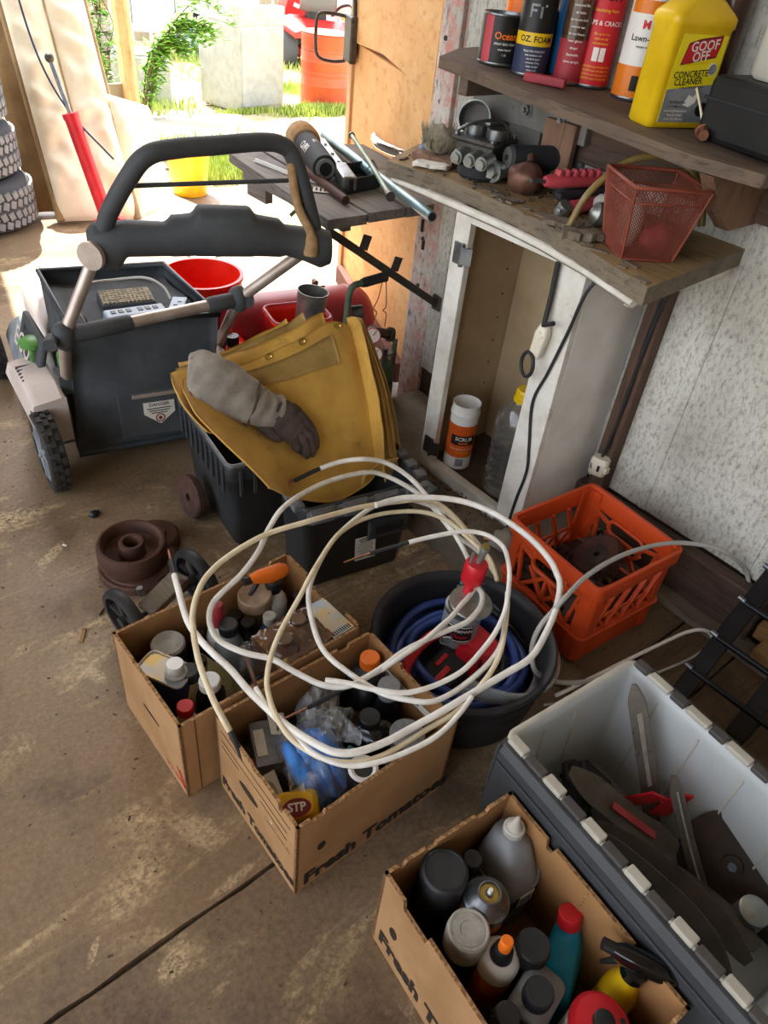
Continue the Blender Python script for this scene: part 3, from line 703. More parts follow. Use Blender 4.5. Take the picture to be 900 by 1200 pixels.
# black cord hanging down over the cushion
cd = [(1.36, 4.36, 1.25), (1.352, 4.27, .98), (1.37, 4.17, .74), (1.43, 4.06, .55), (1.53, 3.93, .40), (1.56, 3.90, .36)]
tag(MB().tube(spline(cd, 8), .005, 6).build('cord', 'navy', None, loc=(1.45, 4.1, .4)), 'thin dark cord hanging down across the cream cushion', 'cord')
# red hydraulic ram leaning on the cushion
jk = thing('hydraulic_ram', 'red hydraulic ram with a thin steel rod leaning on the cushion', 'ram', (1.51, 3.93, 0))
p0, p1, p2 = Vector((1.50, 3.93, .045)), Vector((1.425, 4.03, .535)), Vector((1.385, 4.085, .775))
MB().cyl(p0, p1, .036, n=20).build('barrel', 'red', jk, .004, world=True)
MB().cyl(p1-(p1-p0)*.02, p1+(p1-p0)*.03, .04, n=20).build('collar', 'red', jk, .002, world=True)
MB().cyl(p1, p2, .011, n=10).build('rod', 'steel', jk, world=True)
MB().ball(p2, .022, 10, 8).build('rod_eye', 'steel_dark', jk, world=True)
f_ = MB(); f_.box((1.50, 3.92, .012), (.15, .10, .022), R=rotz(.3).to_3x3()); f_.box((1.455, 3.90, .045), (.03, .09, .05), R=rotz(.3).to_3x3()); f_.box((1.555, 3.935, .045), (.03, .09, .05), R=rotz(.3).to_3x3())
f_.build('foot', 'red', jk, .003, world=True)

# timber post outside the opening
tp = thing('post', 'split brown timber post standing outside the doorway', 'post', (2.50, 5.76, gz(0, 5.76)))
MB().rings([[Vector((2.50+dx-.04*t, 5.76+dy+.03*t, gz(0, 5.76)-.02+t*2.7)) for dx, dy in ((-.055, -.05), (.015, -.055), (.055, -.02), (.05, .05), (-.05, .05))] for t in [k/12 for k in range(13)]], sm=False).build('shaft', 'post_wood', tp, .006, world=True)
MB().box((2.36, 5.80, .27), (.20, .04, .12)).build('side_rail', 'fence_wood', tp, .003, world=True)
MB().rings([[Vector((2.40+dx, 5.72+dy, -.06+.24*t)) for dx, dy in ((-.07, -.05), (.06, -.06), (.08, .04), (-.06, .06))] for t in (0, .5, 1)], sm=False).build('foot_block', 'canvas_side', tp, .012, world=True)

# stone-faced pillar seen between the cushion and the post
sp = thing('stone_pillar', 'grey and tan stone-faced pillar behind the timber post', 'pillar', (3.03, 7.9, -.25))
MB().box((3.03, 7.9, .55), (.36, .36, 1.7)).build('core', 'mortar', sp, world=True)
r_ = random.Random(21)
for row in range(11):
    z = -.22+row*.145; n = 2+(row % 2); x = 2.84
    ws = [r_.uniform(.7, 1.3) for _ in range(n)]; t = sum(ws)
    for w in ws:
        wd = .38*w/t
        poly = [(x+.006+r_.uniform(0, .02), z+.006+r_.uniform(0, .02)), (x+wd-.006-r_.uniform(0, .02), z+.006+r_.uniform(0, .02)), (x+wd-.006-r_.uniform(0, .03), z+.138-r_.uniform(0, .02)), (x+wd*.5, z+.145-r_.uniform(0, .015)), (x+.006+r_.uniform(0, .03), z+.138-r_.uniform(0, .02))]
        MB().at(Matrix(((1, 0, 0, 0), (0, 0, -1, 7.72), (0, 1, 0, 0), (0, 0, 0, 1)))).prism(poly, 0, .03+r_.uniform(0, .015)).build('stone', r_.choice(['stone_a', 'stone_a', 'stone_b']), sp, .006, world=True, seg=1)
        MB().at(Matrix(((0, 0, -1, 2.85), (1, 0, 0, 7.9-3.03), (0, 1, 0, 0), (0, 0, 0, 1)))).prism(poly[::-1], 0, .03).build('stone', r_.choice(['stone_a', 'stone_b']), sp, .006, world=True, seg=1)
        x += wd

# washing machine
def appliance(nm, lab, cat, x, y, rz, w, d, h, console):
    z0 = gz(x, y)
    t = thing(nm, lab, cat, (x, y, z0), rz)
    MB().box((0, 0, h/2+.01), (w, d, h)).build('cabinet_body', 'appliance', t, .018)
    MB().box((0, -d/2-.004, h*.52), (w*.94, .012, h*.86)).build('front_panel', 'appliance', t, .008)
    MB().box((0, -.03, h+.02), (w*.96, d*.80, .022)).build('lid', 'appliance', t, .008)
    if console:
        m = MB(); m.at(Matrix(((0, 0, 1, -w/2), (1, 0, 0, 0), (0, 1, 0, 0), (0, 0, 0, 1)))).prism([(-d*.5, h), (-d*.18, h), (-d*.30, h+.155), (-d*.5, h+.155)], 0, w)
        m.build('console', 'appliance', t, .012)
        MB().box((w*.22, -d*.505, h+.09), (w*.22, .01, .055)).build('control_panel', 'appliance_blue', t, .003)
        for q in (-.32, -.2): MB().at(tr(w*q, -d*.235, h+.085) @ rotx(-.65)).cyl((0, 0, 0), (0, 0, .025), .025, .022, 14).build('knob', 'appliance', t)
    for sx in (-1, 1):
        for sy in (-1, 1): MB().cyl((sx*w*.42, sy*d*.42, -.004), (sx*w*.42, sy*d*.42, .03), .02, n=8).build('foot', 'black', t)
    return t
appliance('washing_machine', 'white top-loading washing machine standing out on the grass', 'washing machine', 4.235, 7.145, rad(10), .55, .60, .71, True)
appliance('freezer_chest', 'low stained white chest appliance behind the timber post', 'appliance', 3.42, 7.62, rad(-24), .52, .5, .42, False)

# steel drum
dz = gz(0, 6.8)
dm = thing('drum', 'faded orange steel drum beside the washing machine', 'drum', (5.00, 6.82, dz))
pr = [(0, 0), (.245, 0), (.25, .012), (.247, .02)]
for z in (.22, .42): pr += [(.247, z-.02), (.256, z), (.247, z+.02)]
for z in (.30, .34, .5, .53): pr += [(.247, z-.006), (.2435, z), (.247, z+.006)]
pr = pr[:4]+sorted(pr[4:], key=lambda p: p[1])
pr += [(.247, .625), (.252, .634), (.247, .642), (.238, .642), (.236, .625), (0, .622)]
MB().lathe(pr, 40).build('shell', 'drum_orange', dm)
MB().cyl((.12, -.06, .62), (.12, -.06, .635), .03, n=12).build('bung', 'rust', dm)
MB().lathe([(0, .645), (.249, .645), (.252, .655), (.0, .66)], 40).build('lid', 'drum_orange', dm)

# riding mower
rx, ry = 7.15, 10.05; rzz = gz(rx, ry)
rm = thing('riding_mower', 'red riding mower with a grey seat parked beyond the drum', 'mower', (rx, ry, rzz), rad(-20))
def wheel(parent, c, R, wd, name='wheel'):
    w = MB().at(tr(*c) @ roty(PI/2)); w.lathe([(R*.55, -wd/2), (R*.9, -wd/2), (R, -wd*.3), (R, wd*.3), (R*.9, wd/2), (R*.55, wd/2), (R*.5, wd*.3), (R*.5, -wd*.3), (R*.55, -wd/2)], 28)
    o = w.build(name, 'tyre_dark', parent)
    h = MB().at(tr(*c) @ roty(PI/2)); h.lathe([(0, -wd*.36), (R*.5, -wd*.36), (R*.52, 0), (R*.5, wd*.36), (0, wd*.36)], 20); h.build('hub', 'appliance', o)
    return o
for sx in (-1, 1):
    wheel(rm, (sx*.42, -.05, .27), .27, .22); wheel(rm, (sx*.38, 1.15, .2), .2, .15)
b = MB(); b.at(tr(0, 0, 0)).rings([[Vector((x*w/2, y, z+h)) for x, h in ((-1, 0), (-1, .06), (-.6, .12), (.6, .12), (1, .06), (1, 0))] for y, w, z in ((-.42, .8, .40), (-.2, 1.08, .48), (.1, 1.10, .50), (.35, 1.0, .40), (.5, .7, .34))], sm=False); b.build('fender', 'tractor_red', rm, .02)
MB().box((0, .55, .30), (.5, 1.0, .08)).build('footwell', 'black', rm, .01)
b = MB(); b.rings([[Vector((x*w/2, y, z)) for x, z in ((-1, .35), (-1, .62), (-.75, h), (.75, h), (1, .62), (1, .35))] for y, w, h in ((.72, .5, .82), (.9, .52, .80), (1.25, .48, .74), (1.38, .4, .66))]); b.build('hood', 'tractor_red', rm, .01)
b = MB(); b.grid(lambda u, v: (-.25+.5*u, -.22+.42*v, .70+.05*(2*u-1)**2+(.32*max(0, .28-v)/.28)), 14, 14, thick=.05); b.build('seat', 'seat_grey', rm)
MB().box((0, -.02, .63), (.24, .26, .12)).build('seat_bracket', 'black', rm, .01)
b = MB(); b.at(tr(0, .62, .98) @ rotx(-.6)).tube([(.18*cos(2*PI*k/24), .18*sin(2*PI*k/24), 0) for k in range(24)], .016, 8, closed=True); b.cyl((0, 0, 0), (0, -.02, -.25), .02, n=8); b.box((0, 0, 0), (.34, .03, .012)); b.build('steering_wheel', 'black', rm)
MB().box((0, .5, .16), (1.1, .6, .14)).build('mower_deck', 'tractor_red', rm, .03)
b = MB(); b.tube(spline([(.30, .5, .45), (.42, .3, .7), (.5, .0, .78), (.5, -.2, .72)], 5), .02, 8); b.build('arm_lever', 'black', rm)

# white trailer with a blue-rimmed wheel
tx, ty_ = 5.55, 11.75; tz = gz(tx, ty_)
tl = thing('trailer', 'white box trailer with a pale blue wheel behind the shrub', 'trailer', (tx, ty_, tz), rad(-26))
for i in range(5): MB().box((-1.2+.6*i, .3, .80), (.59, .8, .95)).build('side_panel', 'trailer_white', tl, .01)
MB().box((0, -.15, .36), (3.0, .1, .09)).build('chassis', 'trailer_white', tl, .01)
b = MB().at(tr(.52, -.20, .30) @ rotx(PI/2)); b.lathe([(.14, -.09), (.26, -.09), (.29, -.05), (.29, .05), (.26, .09), (.14, .09), (.14, -.09)], 28); wo = b.build('wheel', 'tyre_dark', tl)
b = MB().at(tr(.52, -.20, .30) @ rotx(PI/2)); b.lathe([(0, .05), (.06, .09), (.14, .06), (.2, .092), (.2, .0), (0, 0)], 24); b.build('rim', 'rim_blue', wo)
b = MB().at(tr(.52, -.22, .30) @ rotx(PI/2)); b.lathe([(.32, -.1), (.35, -.1), (.35, .16), (.32, .16)], 20, a0=0, a1=180); b.build('mudguard', 'trailer_white', tl)
tag(MB().box((6.55, 11.3, .1), (.10, .04, 1.2)).build('marker_stake', 'orange', None, .004, loc=(6.55, 11.3, -.4)), 'orange stake beyond the washing machine', 'stake')
tag(MB().box((6.35, 11.45, .15), (.16, .06, 1.3)).build('post', 'navy', None, .01, loc=(6.35, 11.45, -.4)), 'dark blue post beside the orange stake', 'post')
# white barrels / machinery beyond the drum
for i, (x, y, s, lab) in enumerate(((8.35, 10.6, 1, 'white boxy engine cover parked beyond the riding mower'),)):
    t = thing('generator', lab, 'generator', (x, y, gz(x, y)), rad(-25))
    MB().box((0, 0, .45), (.9, .6, .7)).build('housing', 'appliance', t, .05)
    MB().box((-.2, -.31, .42), (.22, .03, .4)).build('tank', 'yellow', t, .01)
    for q in range(3): MB().box((.2, -.305, .3+.14*q), (.3, .015, .05)).build('louvre', 'black', t, .002)
    for sx in (-1, 1): MB().box((sx*.36, 0, .05), (.08, .5, .1)).build('skid', 'black', t)
# board fence across the yard
fn = thing('fence', 'weathered vertical board fence across the back of the yard', 'fence', (9.5, 14.0, gz(0, 14.0)))
r_ = random.Random(3)
for i in range(44):
    x = 3.5+i*.3; y = 15.2-(x-3.5)*.30; h = 1.7+r_.uniform(-.06, .06)
    MB().box((x, y, gz(x, y)+h/2), (.27, .025, h), R=rotz(-.29).to_3x3()).build('board', 'fence_wood', fn, world=True)
for z in (.4, 1.3): MB().bar((3.4, 15.28, gz(0, 15.2)+z), (16.5, 11.35, gz(0, 11.3)+z), .04, .09).build('rail', 'fence_wood', fn, world=True)

# grass: blades scattered in the yard
gr = MB(); r_ = random.Random(8)
def blades(n, cx, cy, sx, sy, h, rot=0, clear=()):
    for _ in range(n):
        a, b_ = r_.gauss(0, .45), r_.gauss(0, .45); x = cx+a*sx*cos(rot)-b_*sy*sin(rot); y = cy+a*sx*sin(rot)+b_*sy*cos(rot)
        if y < 4.5: continue
        z = gz(x, y); q = r_.uniform(0, 2*PI); l = h*r_.uniform(.5, 1.3); w = .006+.004*r_.random(); dx, dy = cos(q), sin(q); bx, by = r_.uniform(-.5, .5)*l, r_.uniform(-.5, .5)*l
        b0_ = gr._v([(x-dx*w, y-dy*w, z-.01), (x+dx*w, y+dy*w, z-.01), (x+bx*.5+dx*w*.7, y+by*.5+dy*w*.7, z+l*.65), (x+bx, y+by, z+l)])
        gr._f([b0_, b0_+1, b0_+2]); gr._f([b0_, b0_+2, b0_+3])
blades(1500, 5.3, 8.2, .5, 1.2, .075, .35); blades(1100, 2.95, 5.0, .45, .35, .06); blades(1800, 4.75, 6.55, .5, .22, .08)
blades(500, 4.05, 6.75, .4, .08, .05); blades(4000, 7, 11, 2.6, 2.5, .10); blades(900, 2.75, 5.35, .6, .5, .07); blades(700, 3.0, 7.2, .8, .5, .11); blades(1500, 2.62, 4.75, .3, .5, .06)
for_x = gr
go = gr.build('grass', 'grass', None, kind='stuff', loc=(4.5, 7, -.1)); tag(go, 'sunlit grass growing in patches across the yard', 'grass')

# yellow bucket
yb = thing('bucket', 'yellow plastic bucket standing in the grass outside', 'bucket', (2.20, 4.36, 0))
MB().lathe([(0, .002), (.098, .002), (.102, .01), (.125, .225), (.134, .228), (.136, .243), (.124, .245), (.120, .23), (.097, .02), (0, .018)], 32).build('shell', 'yellow_bucket', yb)
MB().tube([(.137*cos(a), .137*sin(a)*.9-.02*sin(a), .215-.10*sin(a)) for a in [PI*k/20 for k in range(21)]], .003, 6).build('handle', 'steel', yb)
# flattened white cardboard on the sunlit floor
wc = tag(MB().prism([(1.66, 4.45), (2.02, 4.72), (2.10, 4.25), (2.22, 3.62), (1.72, 3.30), (1.62, 3.9)], .002, .008).build('cardboard_sheet', 'white_card', None, loc=(1.95, 4.0, .002)), 'flattened white cardboard sheet on the sunlit floor', 'cardboard')
ck = tag(MB().ball((0, 0, .03), (.085, .05, .03), 12, 8, nz=.4).build('stone', 'stone_b', None, loc=(1.75, 4.5, 0)), 'tan stone lying near the cardboard sheet', 'stone')

# shrub
sb = thing('shrub', 'leafy green shrub arching up behind the timber post', 'shrub', (3.0, 6.75, gz(0, 6.75)))
st = MB(); lf = MB(); r_ = random.Random(12)
for k in range(9):
    x0, y0 = 3.02+r_.uniform(-.05, .05), 6.78+r_.uniform(-.05, .05); q = r_.uniform(-.35, .35); L = .45+.075*k
    ex = L*.62*cos(q); ey = -.25*L+.2*sin(q); zt = .18+(.55-.05*(k % 4))*L; pts = spline([(x0, y0, -.15), (x0+ex*.3, y0+ey*.3, .05+zt*.55), (x0+ex*.7, y0+ey*.7, zt), (x0+ex*1.05, y0+ey, zt-.06*(k % 3))], 6)
    st.tube(pts, [.008-.006*i/len(pts) for i in range(len(pts))], 5)
    for p in pts[3:]:
        for sgn in (-1, 1):
            for rep in range(3):
                a = q+sgn*r_.uniform(.6, 1.4); l = r_.uniform(.06, .115); d = Vector((cos(a), -sin(a)*.8, r_.uniform(-.5, .5))).normalized(); w = d.cross(Vector((0, 0, 1))).normalized()*l*.22; o_ = p+Vector((r_.uniform(-.05, .05), r_.uniform(-.04, .04), r_.uniform(-.05, .05)))
                b_ = lf._v([o_, o_+d*l*.4+w+Vector((0, 0, .006)), o_+d*l, o_+d*l*.4-w+Vector((0, 0, .006)), o_+d*l*.45-Vector((0, 0, .004))])
                lf._f([b_, b_+1, b_+4]); lf._f([b_+1, b_+2, b_+4]); lf._f([b_+2, b_+3, b_+4]); lf._f([b_+3, b_, b_+4])
st.build('stem', 'stem', sb, world=True); lf.build('leaves', 'leaf', sb, world=True, kind='stuff')
s2 = thing('shrub', 'bright green shrub between the stone pillar and the post', 'shrub', (2.62, 6.6, gz(0, 6.6)))
lf = MB(); st = MB()
for k in range(7):
    x0, y0 = 2.62+r_.uniform(-.1, .1), 6.6+r_.uniform(-.1, .1); pts = spline([(x0, y0, -.13), (x0+r_.uniform(-.08, .08), y0, .3), (x0+r_.uniform(-.16, .16), y0+.05, .6), (x0+r_.uniform(-.2, .2), y0, .95)], 7)
    st.tube(pts, .004, 5)
    for p in pts[2:]:
        for rep in range(5):
            a = r_.uniform(0, 6.28); l = r_.uniform(.05, .09); d = Vector((cos(a), sin(a), r_.uniform(-.6, .4))).normalized(); w = d.cross(Vector((0, 0, 1))).normalized()*l*.25; o_ = p+Vector((r_.uniform(-.06, .06), r_.uniform(-.04, .04), r_.uniform(-.05, .05)))
            b_ = lf._v([o_, o_+d*l*.4+w, o_+d*l, o_+d*l*.4-w]); lf._f([b_, b_+1, b_+2, b_+3])
st.build('stem', 'stem', s2, world=True); lf.build('leaves', 'leaf', s2, world=True, kind='stuff')

# ================================================================ MOWER AND WHAT STANDS ROUND IT
def patch(rows, bul=None):
    """smooth surface through a net of points: rows run up (v), columns along (u)"""
    nr, nc = len(rows), len(rows[0])
    def cr(P, t):
        N = len(P)-1; s = min(max(t, 0), 1)*N; i = min(int(s), N-1); f = s-i
        a, b, c, d = P[max(i-1, 0)], P[i], P[i+1], P[min(i+2, N)]
        return .5*((2*b)+(c-a)*f+(2*a-5*b+4*c-d)*f*f+(3*b-a-3*c+d)*f**3)
    R = [[Vector(p) for p in r] for r in rows]
    return lambda u, v: cr([cr(r, u) for r in R], v)
UA, VA, C0 = Vector((.9945, -.1045, 0)), Vector((.1045, .9945, 0)), Vector((.773, 1.95, 0))
def mp(a, b, z): return C0+UA*a+VA*b+Vector((0, 0, z))
MR = Matrix(((UA.x, VA.x, 0, 0), (UA.y, VA.y, 0, 0), (0, 0, 1, 0), (0, 0, 0, 1)))
mw = thing('lawn_mower', 'grey and black push lawn mower with a black grass bag and folded handle', 'lawn mower', tuple(mp(0, .3, 0)))
def mwheel(a, b, R, w):
    c = mp(a, b, R); ax = MR @ roty(PI/2)
    m = MB().at(tr(c) @ ax); m.lathe([(R*.72, -w/2), (R*.93, -w/2), (R*.97, -w*.35), (R*.97, w*.35), (R*.93, w/2), (R*.72, w/2), (R*.70, 0), (R*.72, -w/2)], 36)
    o = m.build('wheel', 'wheel_black', mw, world=True)
    k = MB()
    for row in (-1, 0, 1):
        for q in range(22):
            k.at(tr(c) @ ax @ rotz(2*PI*(q+.5*(row % 2))/22) @ tr(R*.975, 0, row*w*.3)).box((0, 0, 0), (R*.07, R*.17, w*.24))
    k.build('tread', 'wheel_black', o, world=True, kind='stuff')
    h = MB().at(tr(c) @ ax); h.lathe([(0, -w*.42), (R*.2, -w*.46), (R*.24, -w*.30), (R*.6, -w*.34), (R*.73, -w*.46), (R*.73, w*.3), (0, w*.3)], 30)
    for q in range(7): h.at(tr(c) @ ax @ rotz(2*PI*q/7)).bar((R*.2, 0, -w*.36), (R*.7, 0, -w*.38), .012, .014)
    h.build('hub', 'mower_grey', o, world=True)
    return o
mwheel(-.298, -.035, .124, .052); mwheel(.298, -.035, .124, .052); mwheel(-.303, .70, .10, .045); mwheel(.303, .70, .10, .045)
b = MB().at(tr(mp(0, 0, 0)) @ MR)
b.rings([[Vector((x*w, y, z)) for x, z in ((-1, .06), (-1.02, .15), (-.93, h-.02), (-.8, h), (.8, h), (.93, h-.02), (1.02, .15), (1, .06))] for y, w, h in ((.08, .24, .21), (.2, .268, .235), (.45, .272, .235), (.72, .25, .21), (.84, .17, .16))], sm=False)
b.build('deck', 'mower_grey', mw, .012, world=True)
for sx in (-1, 1):
    b = MB().at(tr(mp(0, 0, 0)) @ MR); b.rings([[Vector((sx*x, y, z)) for x, z in ((.22, .13), (.29, .125), (.325, .20), (.312, h), (.22, h+.012))] for y, h in ((-.01, .265), (.07, .285), (.2, .280), (.34, .235))], sm=False)
    b.build('wheel_fender', 'mower_white', mw, .012, world=True, label='pale fender over the rear wheel')
b = MB().at(tr(mp(0, 0, 0)) @ MR)
b.rings([[Vector(p) for p in rrect(w, d, .05, 5, z, 0, .56)] for w, d, z in ((.34, .44, .225), (.34, .44, .30), (.30, .40, .345), (.22, .30, .36))])
b.build('motor_housing', 'mower_white', mw, .004, world=True)
b = MB().at(tr(mp(0, 0, 0)) @ MR)
b.rings([[Vector(p) for p in rrect(w, d, .03, 4, z, 0, .62)] for w, d, z in ((.2, .22, .35), (.2, .22, .385), (.16, .18, .395))]); b.build('battery_cover', 'mower_grey', mw, .003, world=True)
tx_ = MB(); tx_.text('EGO', .085, plane4(mp(-.2655, .285, .315), -VA, (.35, 0, 1)), bold=.014); tx_.build('lettering', 'mower_white', mw, world=True)
b = MB().at(tr(mp(0, 0, 0)) @ MR); b.box((-.236, .285, .305), (.02, .25, .13), R=roty(.32).to_3x3()); b.build('side_cover', 'mower_black', mw, .008, world=True)
for a, b_, z, h, nm in ((-.245, .235, .27, .085, 'knob'), (.245, .235, .27, .06, 'knob')):
    k = MB().at(tr(mp(a, b_, z))); k.lathe([(.016, 0), (.013, h*.55), (.02, h*.62), (.036, h*.72), (.038, h*.88), (.022, h), (0, h)], 18); k.build('height_knob', 'green', mw, world=True, label='green mushroom knob')
MB().at(tr(mp(-.185, .15, .30)) @ MR @ rotx(.3)).box((0, 0, 0), (.022, .03, .075)).build('release_lever', 'green', mw, .006, world=True, label='green release lever')
b = MB().at(tr(mp(0, 0, 0)) @ MR)
for k in range(5): b.box((-.285, .12+.022*k, .275), (.05, .012, .016))
b.box((-.2, .07, .285), (.05, .07, .06)); b.build('height_ratchet', 'mower_black', mw, .003, world=True)
# grass bag
bg = MB()
BL = [Vector((.566, 1.995, .05)), Vector((.985, 1.905, .05)), Vector((1.02, 2.28, .12)), Vector((.66, 2.36, .12))]
BT = [Vector((.602, 1.985, .475)), Vector((1.006, 1.868, .475)), Vector((1.045, 2.30, .47)), Vector((.667, 2.394, .475))]
cen = sum(BT, Vector())/4
def wall(i, k):
    a, b_, c, d = BL[i], BL[k], BT[k], BT[i]; n_ = (b_-a).cross(d-a).normalized()
    return lambda u, v: a.lerp(b_, u).lerp(d.lerp(c, u), v)+n_*(.02*sin(PI*u)*sin(PI*v)+.008*mnoise.noise(Vector((u*4, v*5, i))))
for i in range(4): bg.grid(wall(i, (i+1) % 4), 14, 12, thick=.004)
bg.grid(lambda u, v: (BL[0].lerp(BL[1], u)).lerp(BL[3].lerp(BL[2], u), v), 4, 4, thick=.004)
bag = bg.build('grass_bag', 'bag_cloth', mw, world=True)
b = MB(); b.grid(lambda u, v: BT[0].lerp(BT[1], .03+.94*u).lerp(BT[3].lerp(BT[2], .03+.94*u), .03+.94*v)-Vector((0, 0, .035+.012*mnoise.noise(Vector((u*3, v*3, 9))))), 12, 12, thick=.004); b.build('bag_top', 'bag_cloth', bag, world=True)
b = MB(); b.tube([BT[0], BT[1], BT[2], BT[3]], .010, 8, closed=True); b.build('bag_frame', 'bag_frame', bag, world=True); MB().tube([BL[0], BL[1]], .012, 8).build('bottom_bar', 'bag_frame', bag, world=True)
fa, fb = BL[0].lerp(BL[1], .36).lerp(BT[0].lerp(BT[1], .36), .36), BL[0].lerp(BL[1], .76).lerp(BT[0].lerp(BT[1], .76), .36)
fn_ = Vector((-.22, -.975, 0)); ux = (fb-fa).normalized()
LM = plane4(fa.lerp(fb, .5)+fn_*.024-Vector((0, 0, .035)), ux, (0, 0, 1))
b = MB().at(LM); b.box((0, .005, 0), (.235, .16, .006)); b.build('rear_pocket', 'mower_black', bag, .008, world=True)
b = MB().at(LM); b.box((0, .072, .006), (.15, .012, .008)); b.build('pull_strap', 'alu', bag, .002, world=True, label='pale pull strap')
b = MB().at(LM); b.prism([(-.045, .045), (.05, .045), (.05, .005), (.003, -.034), (-.045, .005)], .004, .007); sg = b.build('warning_label', 'paper', bag, world=True, label='pale five-sided warning label')
b = MB().at(LM); b.text('DANGER', .0155, tr(.003, .036, .0075), bold=.02)
for q in range(3): b.box((.002, .023-.008*q, .0075), (.075-.012*q, .003, .0006))
b.build('lettering', 'ink', bag, world=True)
b = MB().at(LM @ tr(.003, -.012, .0075)); b.tube([(.013*cos(2*PI*k/20), .013*sin(2*PI*k/20), 0) for k in range(20)], .0018, 4, closed=True); b.cyl((0, 0, 0), (0, 0, .001), .006, n=10); b.build('warning_mark', 'maroon', bag, world=True)
# handle
A, B = Vector((.556, 1.885, .50)), Vector((1.066, 1.845, .52)); JL, JR = Vector((.69, 1.872, .745)), Vector((1.215, 1.655, .735))
for s0, s1, m_, nm in ((Vector((.588, 2.055, .26)), A, 'alu', 'lower_tube'), (A, JL, 'alu', 'lower_tube'), (Vector((1.10, 2.06, .26)), B, 'alu', 'lower_tube'), (B, JR, 'alu', 'lower_tube')):
    MB().cyl(s0, s1, .0165, n=16).build(nm, m_, mw, world=True, label='bare metal handle tube')
MB().cyl(A, B, .0165, n=16).build('cross_tube', 'alu', mw, world=True, label='bare metal cross tube')
b = MB(); d = (B-A)
for t0, t1 in ((-.02, .36), (.80, 1.02)): MB().tube([A+d*t0, A+d*(t0+.02), A+d*(t1-.02), A+d*t1], [.02, .024, .023, .019], 14).build('sleeve', 'mower_black', mw, world=True)
for p in (A, B, Vector((.588, 2.055, .275)), Vector((1.10, 2.06, .275))): MB().ball(p, (.032, .034, .04), 14, 8, nz=.1).build('pivot_clamp', 'mower_black', mw, world=True)
for p in (A+Vector((-.03, .0, 0)), B+Vector((.03, 0, 0))): MB().cyl(p, p+Vector((-.02, -.035, 0)), .018, n=10).build('clamp_lever', 'mower_black', mw, world=True)
U = spline([JL+Vector((-.01, .01, -.06)), JL+Vector((.012, -.02, .05)), (.745, 1.785, .91), (.785, 1.755, .962), (.86, 1.752, .972), (.96, 1.750, .972), (1.08, 1.748, .972), (1.145, 1.742, .962), (1.178, 1.728, .925), JR+Vector((-.018, .02, .06)), JR+Vector((.0, .0, -.05))], 6)
MB().tube(U, .0225, 14).build('upper_handle', 'mower_black', mw, world=True)
b = MB(); b.tube([(.752, 1.80, .885), (1.17, 1.735, .875)], .006, 8); b.build('bail_bar', 'mower_black', mw, world=True)
b = MB()
def cbox(t, w, h, dz=0): 
    c = JL.lerp(JR, t)+Vector((0, 0, dz)); d_ = (JR-JL).normalized(); n2 = Vector((-d_.y, d_.x, 0))
    return [c+n2*(w*cos(2*PI*k/16))*(1 if abs(cos(2*PI*k/16)) < .9 else .96)+Vector((0, 0, h*sin(2*PI*k/16))) for k in range(16)]
b.rings([cbox(*q) for q in ((-.06, .03, .04, -.02), (-.03, .045, .06, -.02), (.06, .05, .062, -.02), (.10, .046, .045, 0), (.28, .05, .042, .0), (.31, .05, .052, .008), (.40, .052, .054, .012), (.43, .055, .066, .022), (.66, .055, .066, .022), (.69, .052, .054, .012), (.80, .05, .05, .006), (.83, .046, .04, .0), (.92, .05, .045, -.01), (1.0, .055, .055, -.02), (1.05, .04, .045, -.02))])
b.build('control_box', 'mower_black', mw, .006, world=True)
b = MB(); c = JL+Vector((-.035, -.02, -.03)); b.cyl(c, c+Vector((-.012, -.008, 0)), .036, n=20); b.build('end_cap', 'alu', mw, .003, world=True, label='bare metal end disc')
b = MB(); b.rings([[p+Vector((0, 0, 0)) for p in r] for r in [[JR+Vector((-.055+.02*cos(a), -.035, dz+.02*sin(a))) for a in [2*PI*k/12 for k in range(12)]] for dz in (0,)]] + [[JR+Vector((-.045+.018*cos(a), -.05, .05+.018*sin(a))) for a in [2*PI*k/12 for k in range(12)]]]); 
b = MB(); b.tube(spline([JR+Vector((-.05, -.03, -.025)), JR+Vector((-.045, -.02, .03)), JR+Vector((-.06, .02, .09)), (1.16, 1.72, .92)], 5), [.02, .021, .02, .018, .016]+[.012]*11, 10); b.build('grip_pad', 'tan_pad', mw, world=True, label='tan grip pad')
b = MB(); MB().tube(spline([JL+Vector((.05, -.05, .03)), (.80, 1.80, .72), (.86, 1.78, .735), (.95, 1.77, .77)], 8), .005, 6).build('control_cable', 'mower_black', mw, world=True); b.tube(spline([(1.14, 1.69, .80), (1.17, 1.68, .83), (1.19, 1.69, .86), (1.18, 1.715, .9)], 6), .005, 6); b.build('control_cable', 'mower_black', mw, world=True)

# things lying in the top of the bag
rt = thing('mesh_panel', 'tan mesh-topped panel lying on the mower bag', 'panel', (.835, 2.13, .452), rad(-14))
MB().box((0, 0, 0), (.16, .11, .022)).build('frame', 'mower_black', rt, .006)
b = MB()
for i in range(13): b.box((-.072+.012*i, 0, .013), (.004, .098, .003))
for j in range(8): b.box((0, -.042+.012*j, .0145), (.148, .004, .003))
b.build('mesh_grid', 'router_tan', rt, kind='stuff')
ps = thing('power_strip', 'grey power strip with black sockets lying on the mower bag', 'power strip', (.80, 1.985, .478), rad(-9))
MB().box((0, 0, -.01), (.175, .06, .03)).build('body', 'strip_blue', ps, .006)
MB().box((.01, -.005, -.034), (.20, .085, .012)).build('base_tray', 'mower_grey', ps, .004)
for k in range(6): MB().box((-.062+.022*k+(.012 if k > 2 else 0), .004, .0055), (.014, .02, .003)).build('socket', 'black', ps, .001)
pg = thing('plug_adapter', 'small grey plug adapter beside the power strip', 'adapter', (.925, 1.965, .478), rad(-35))
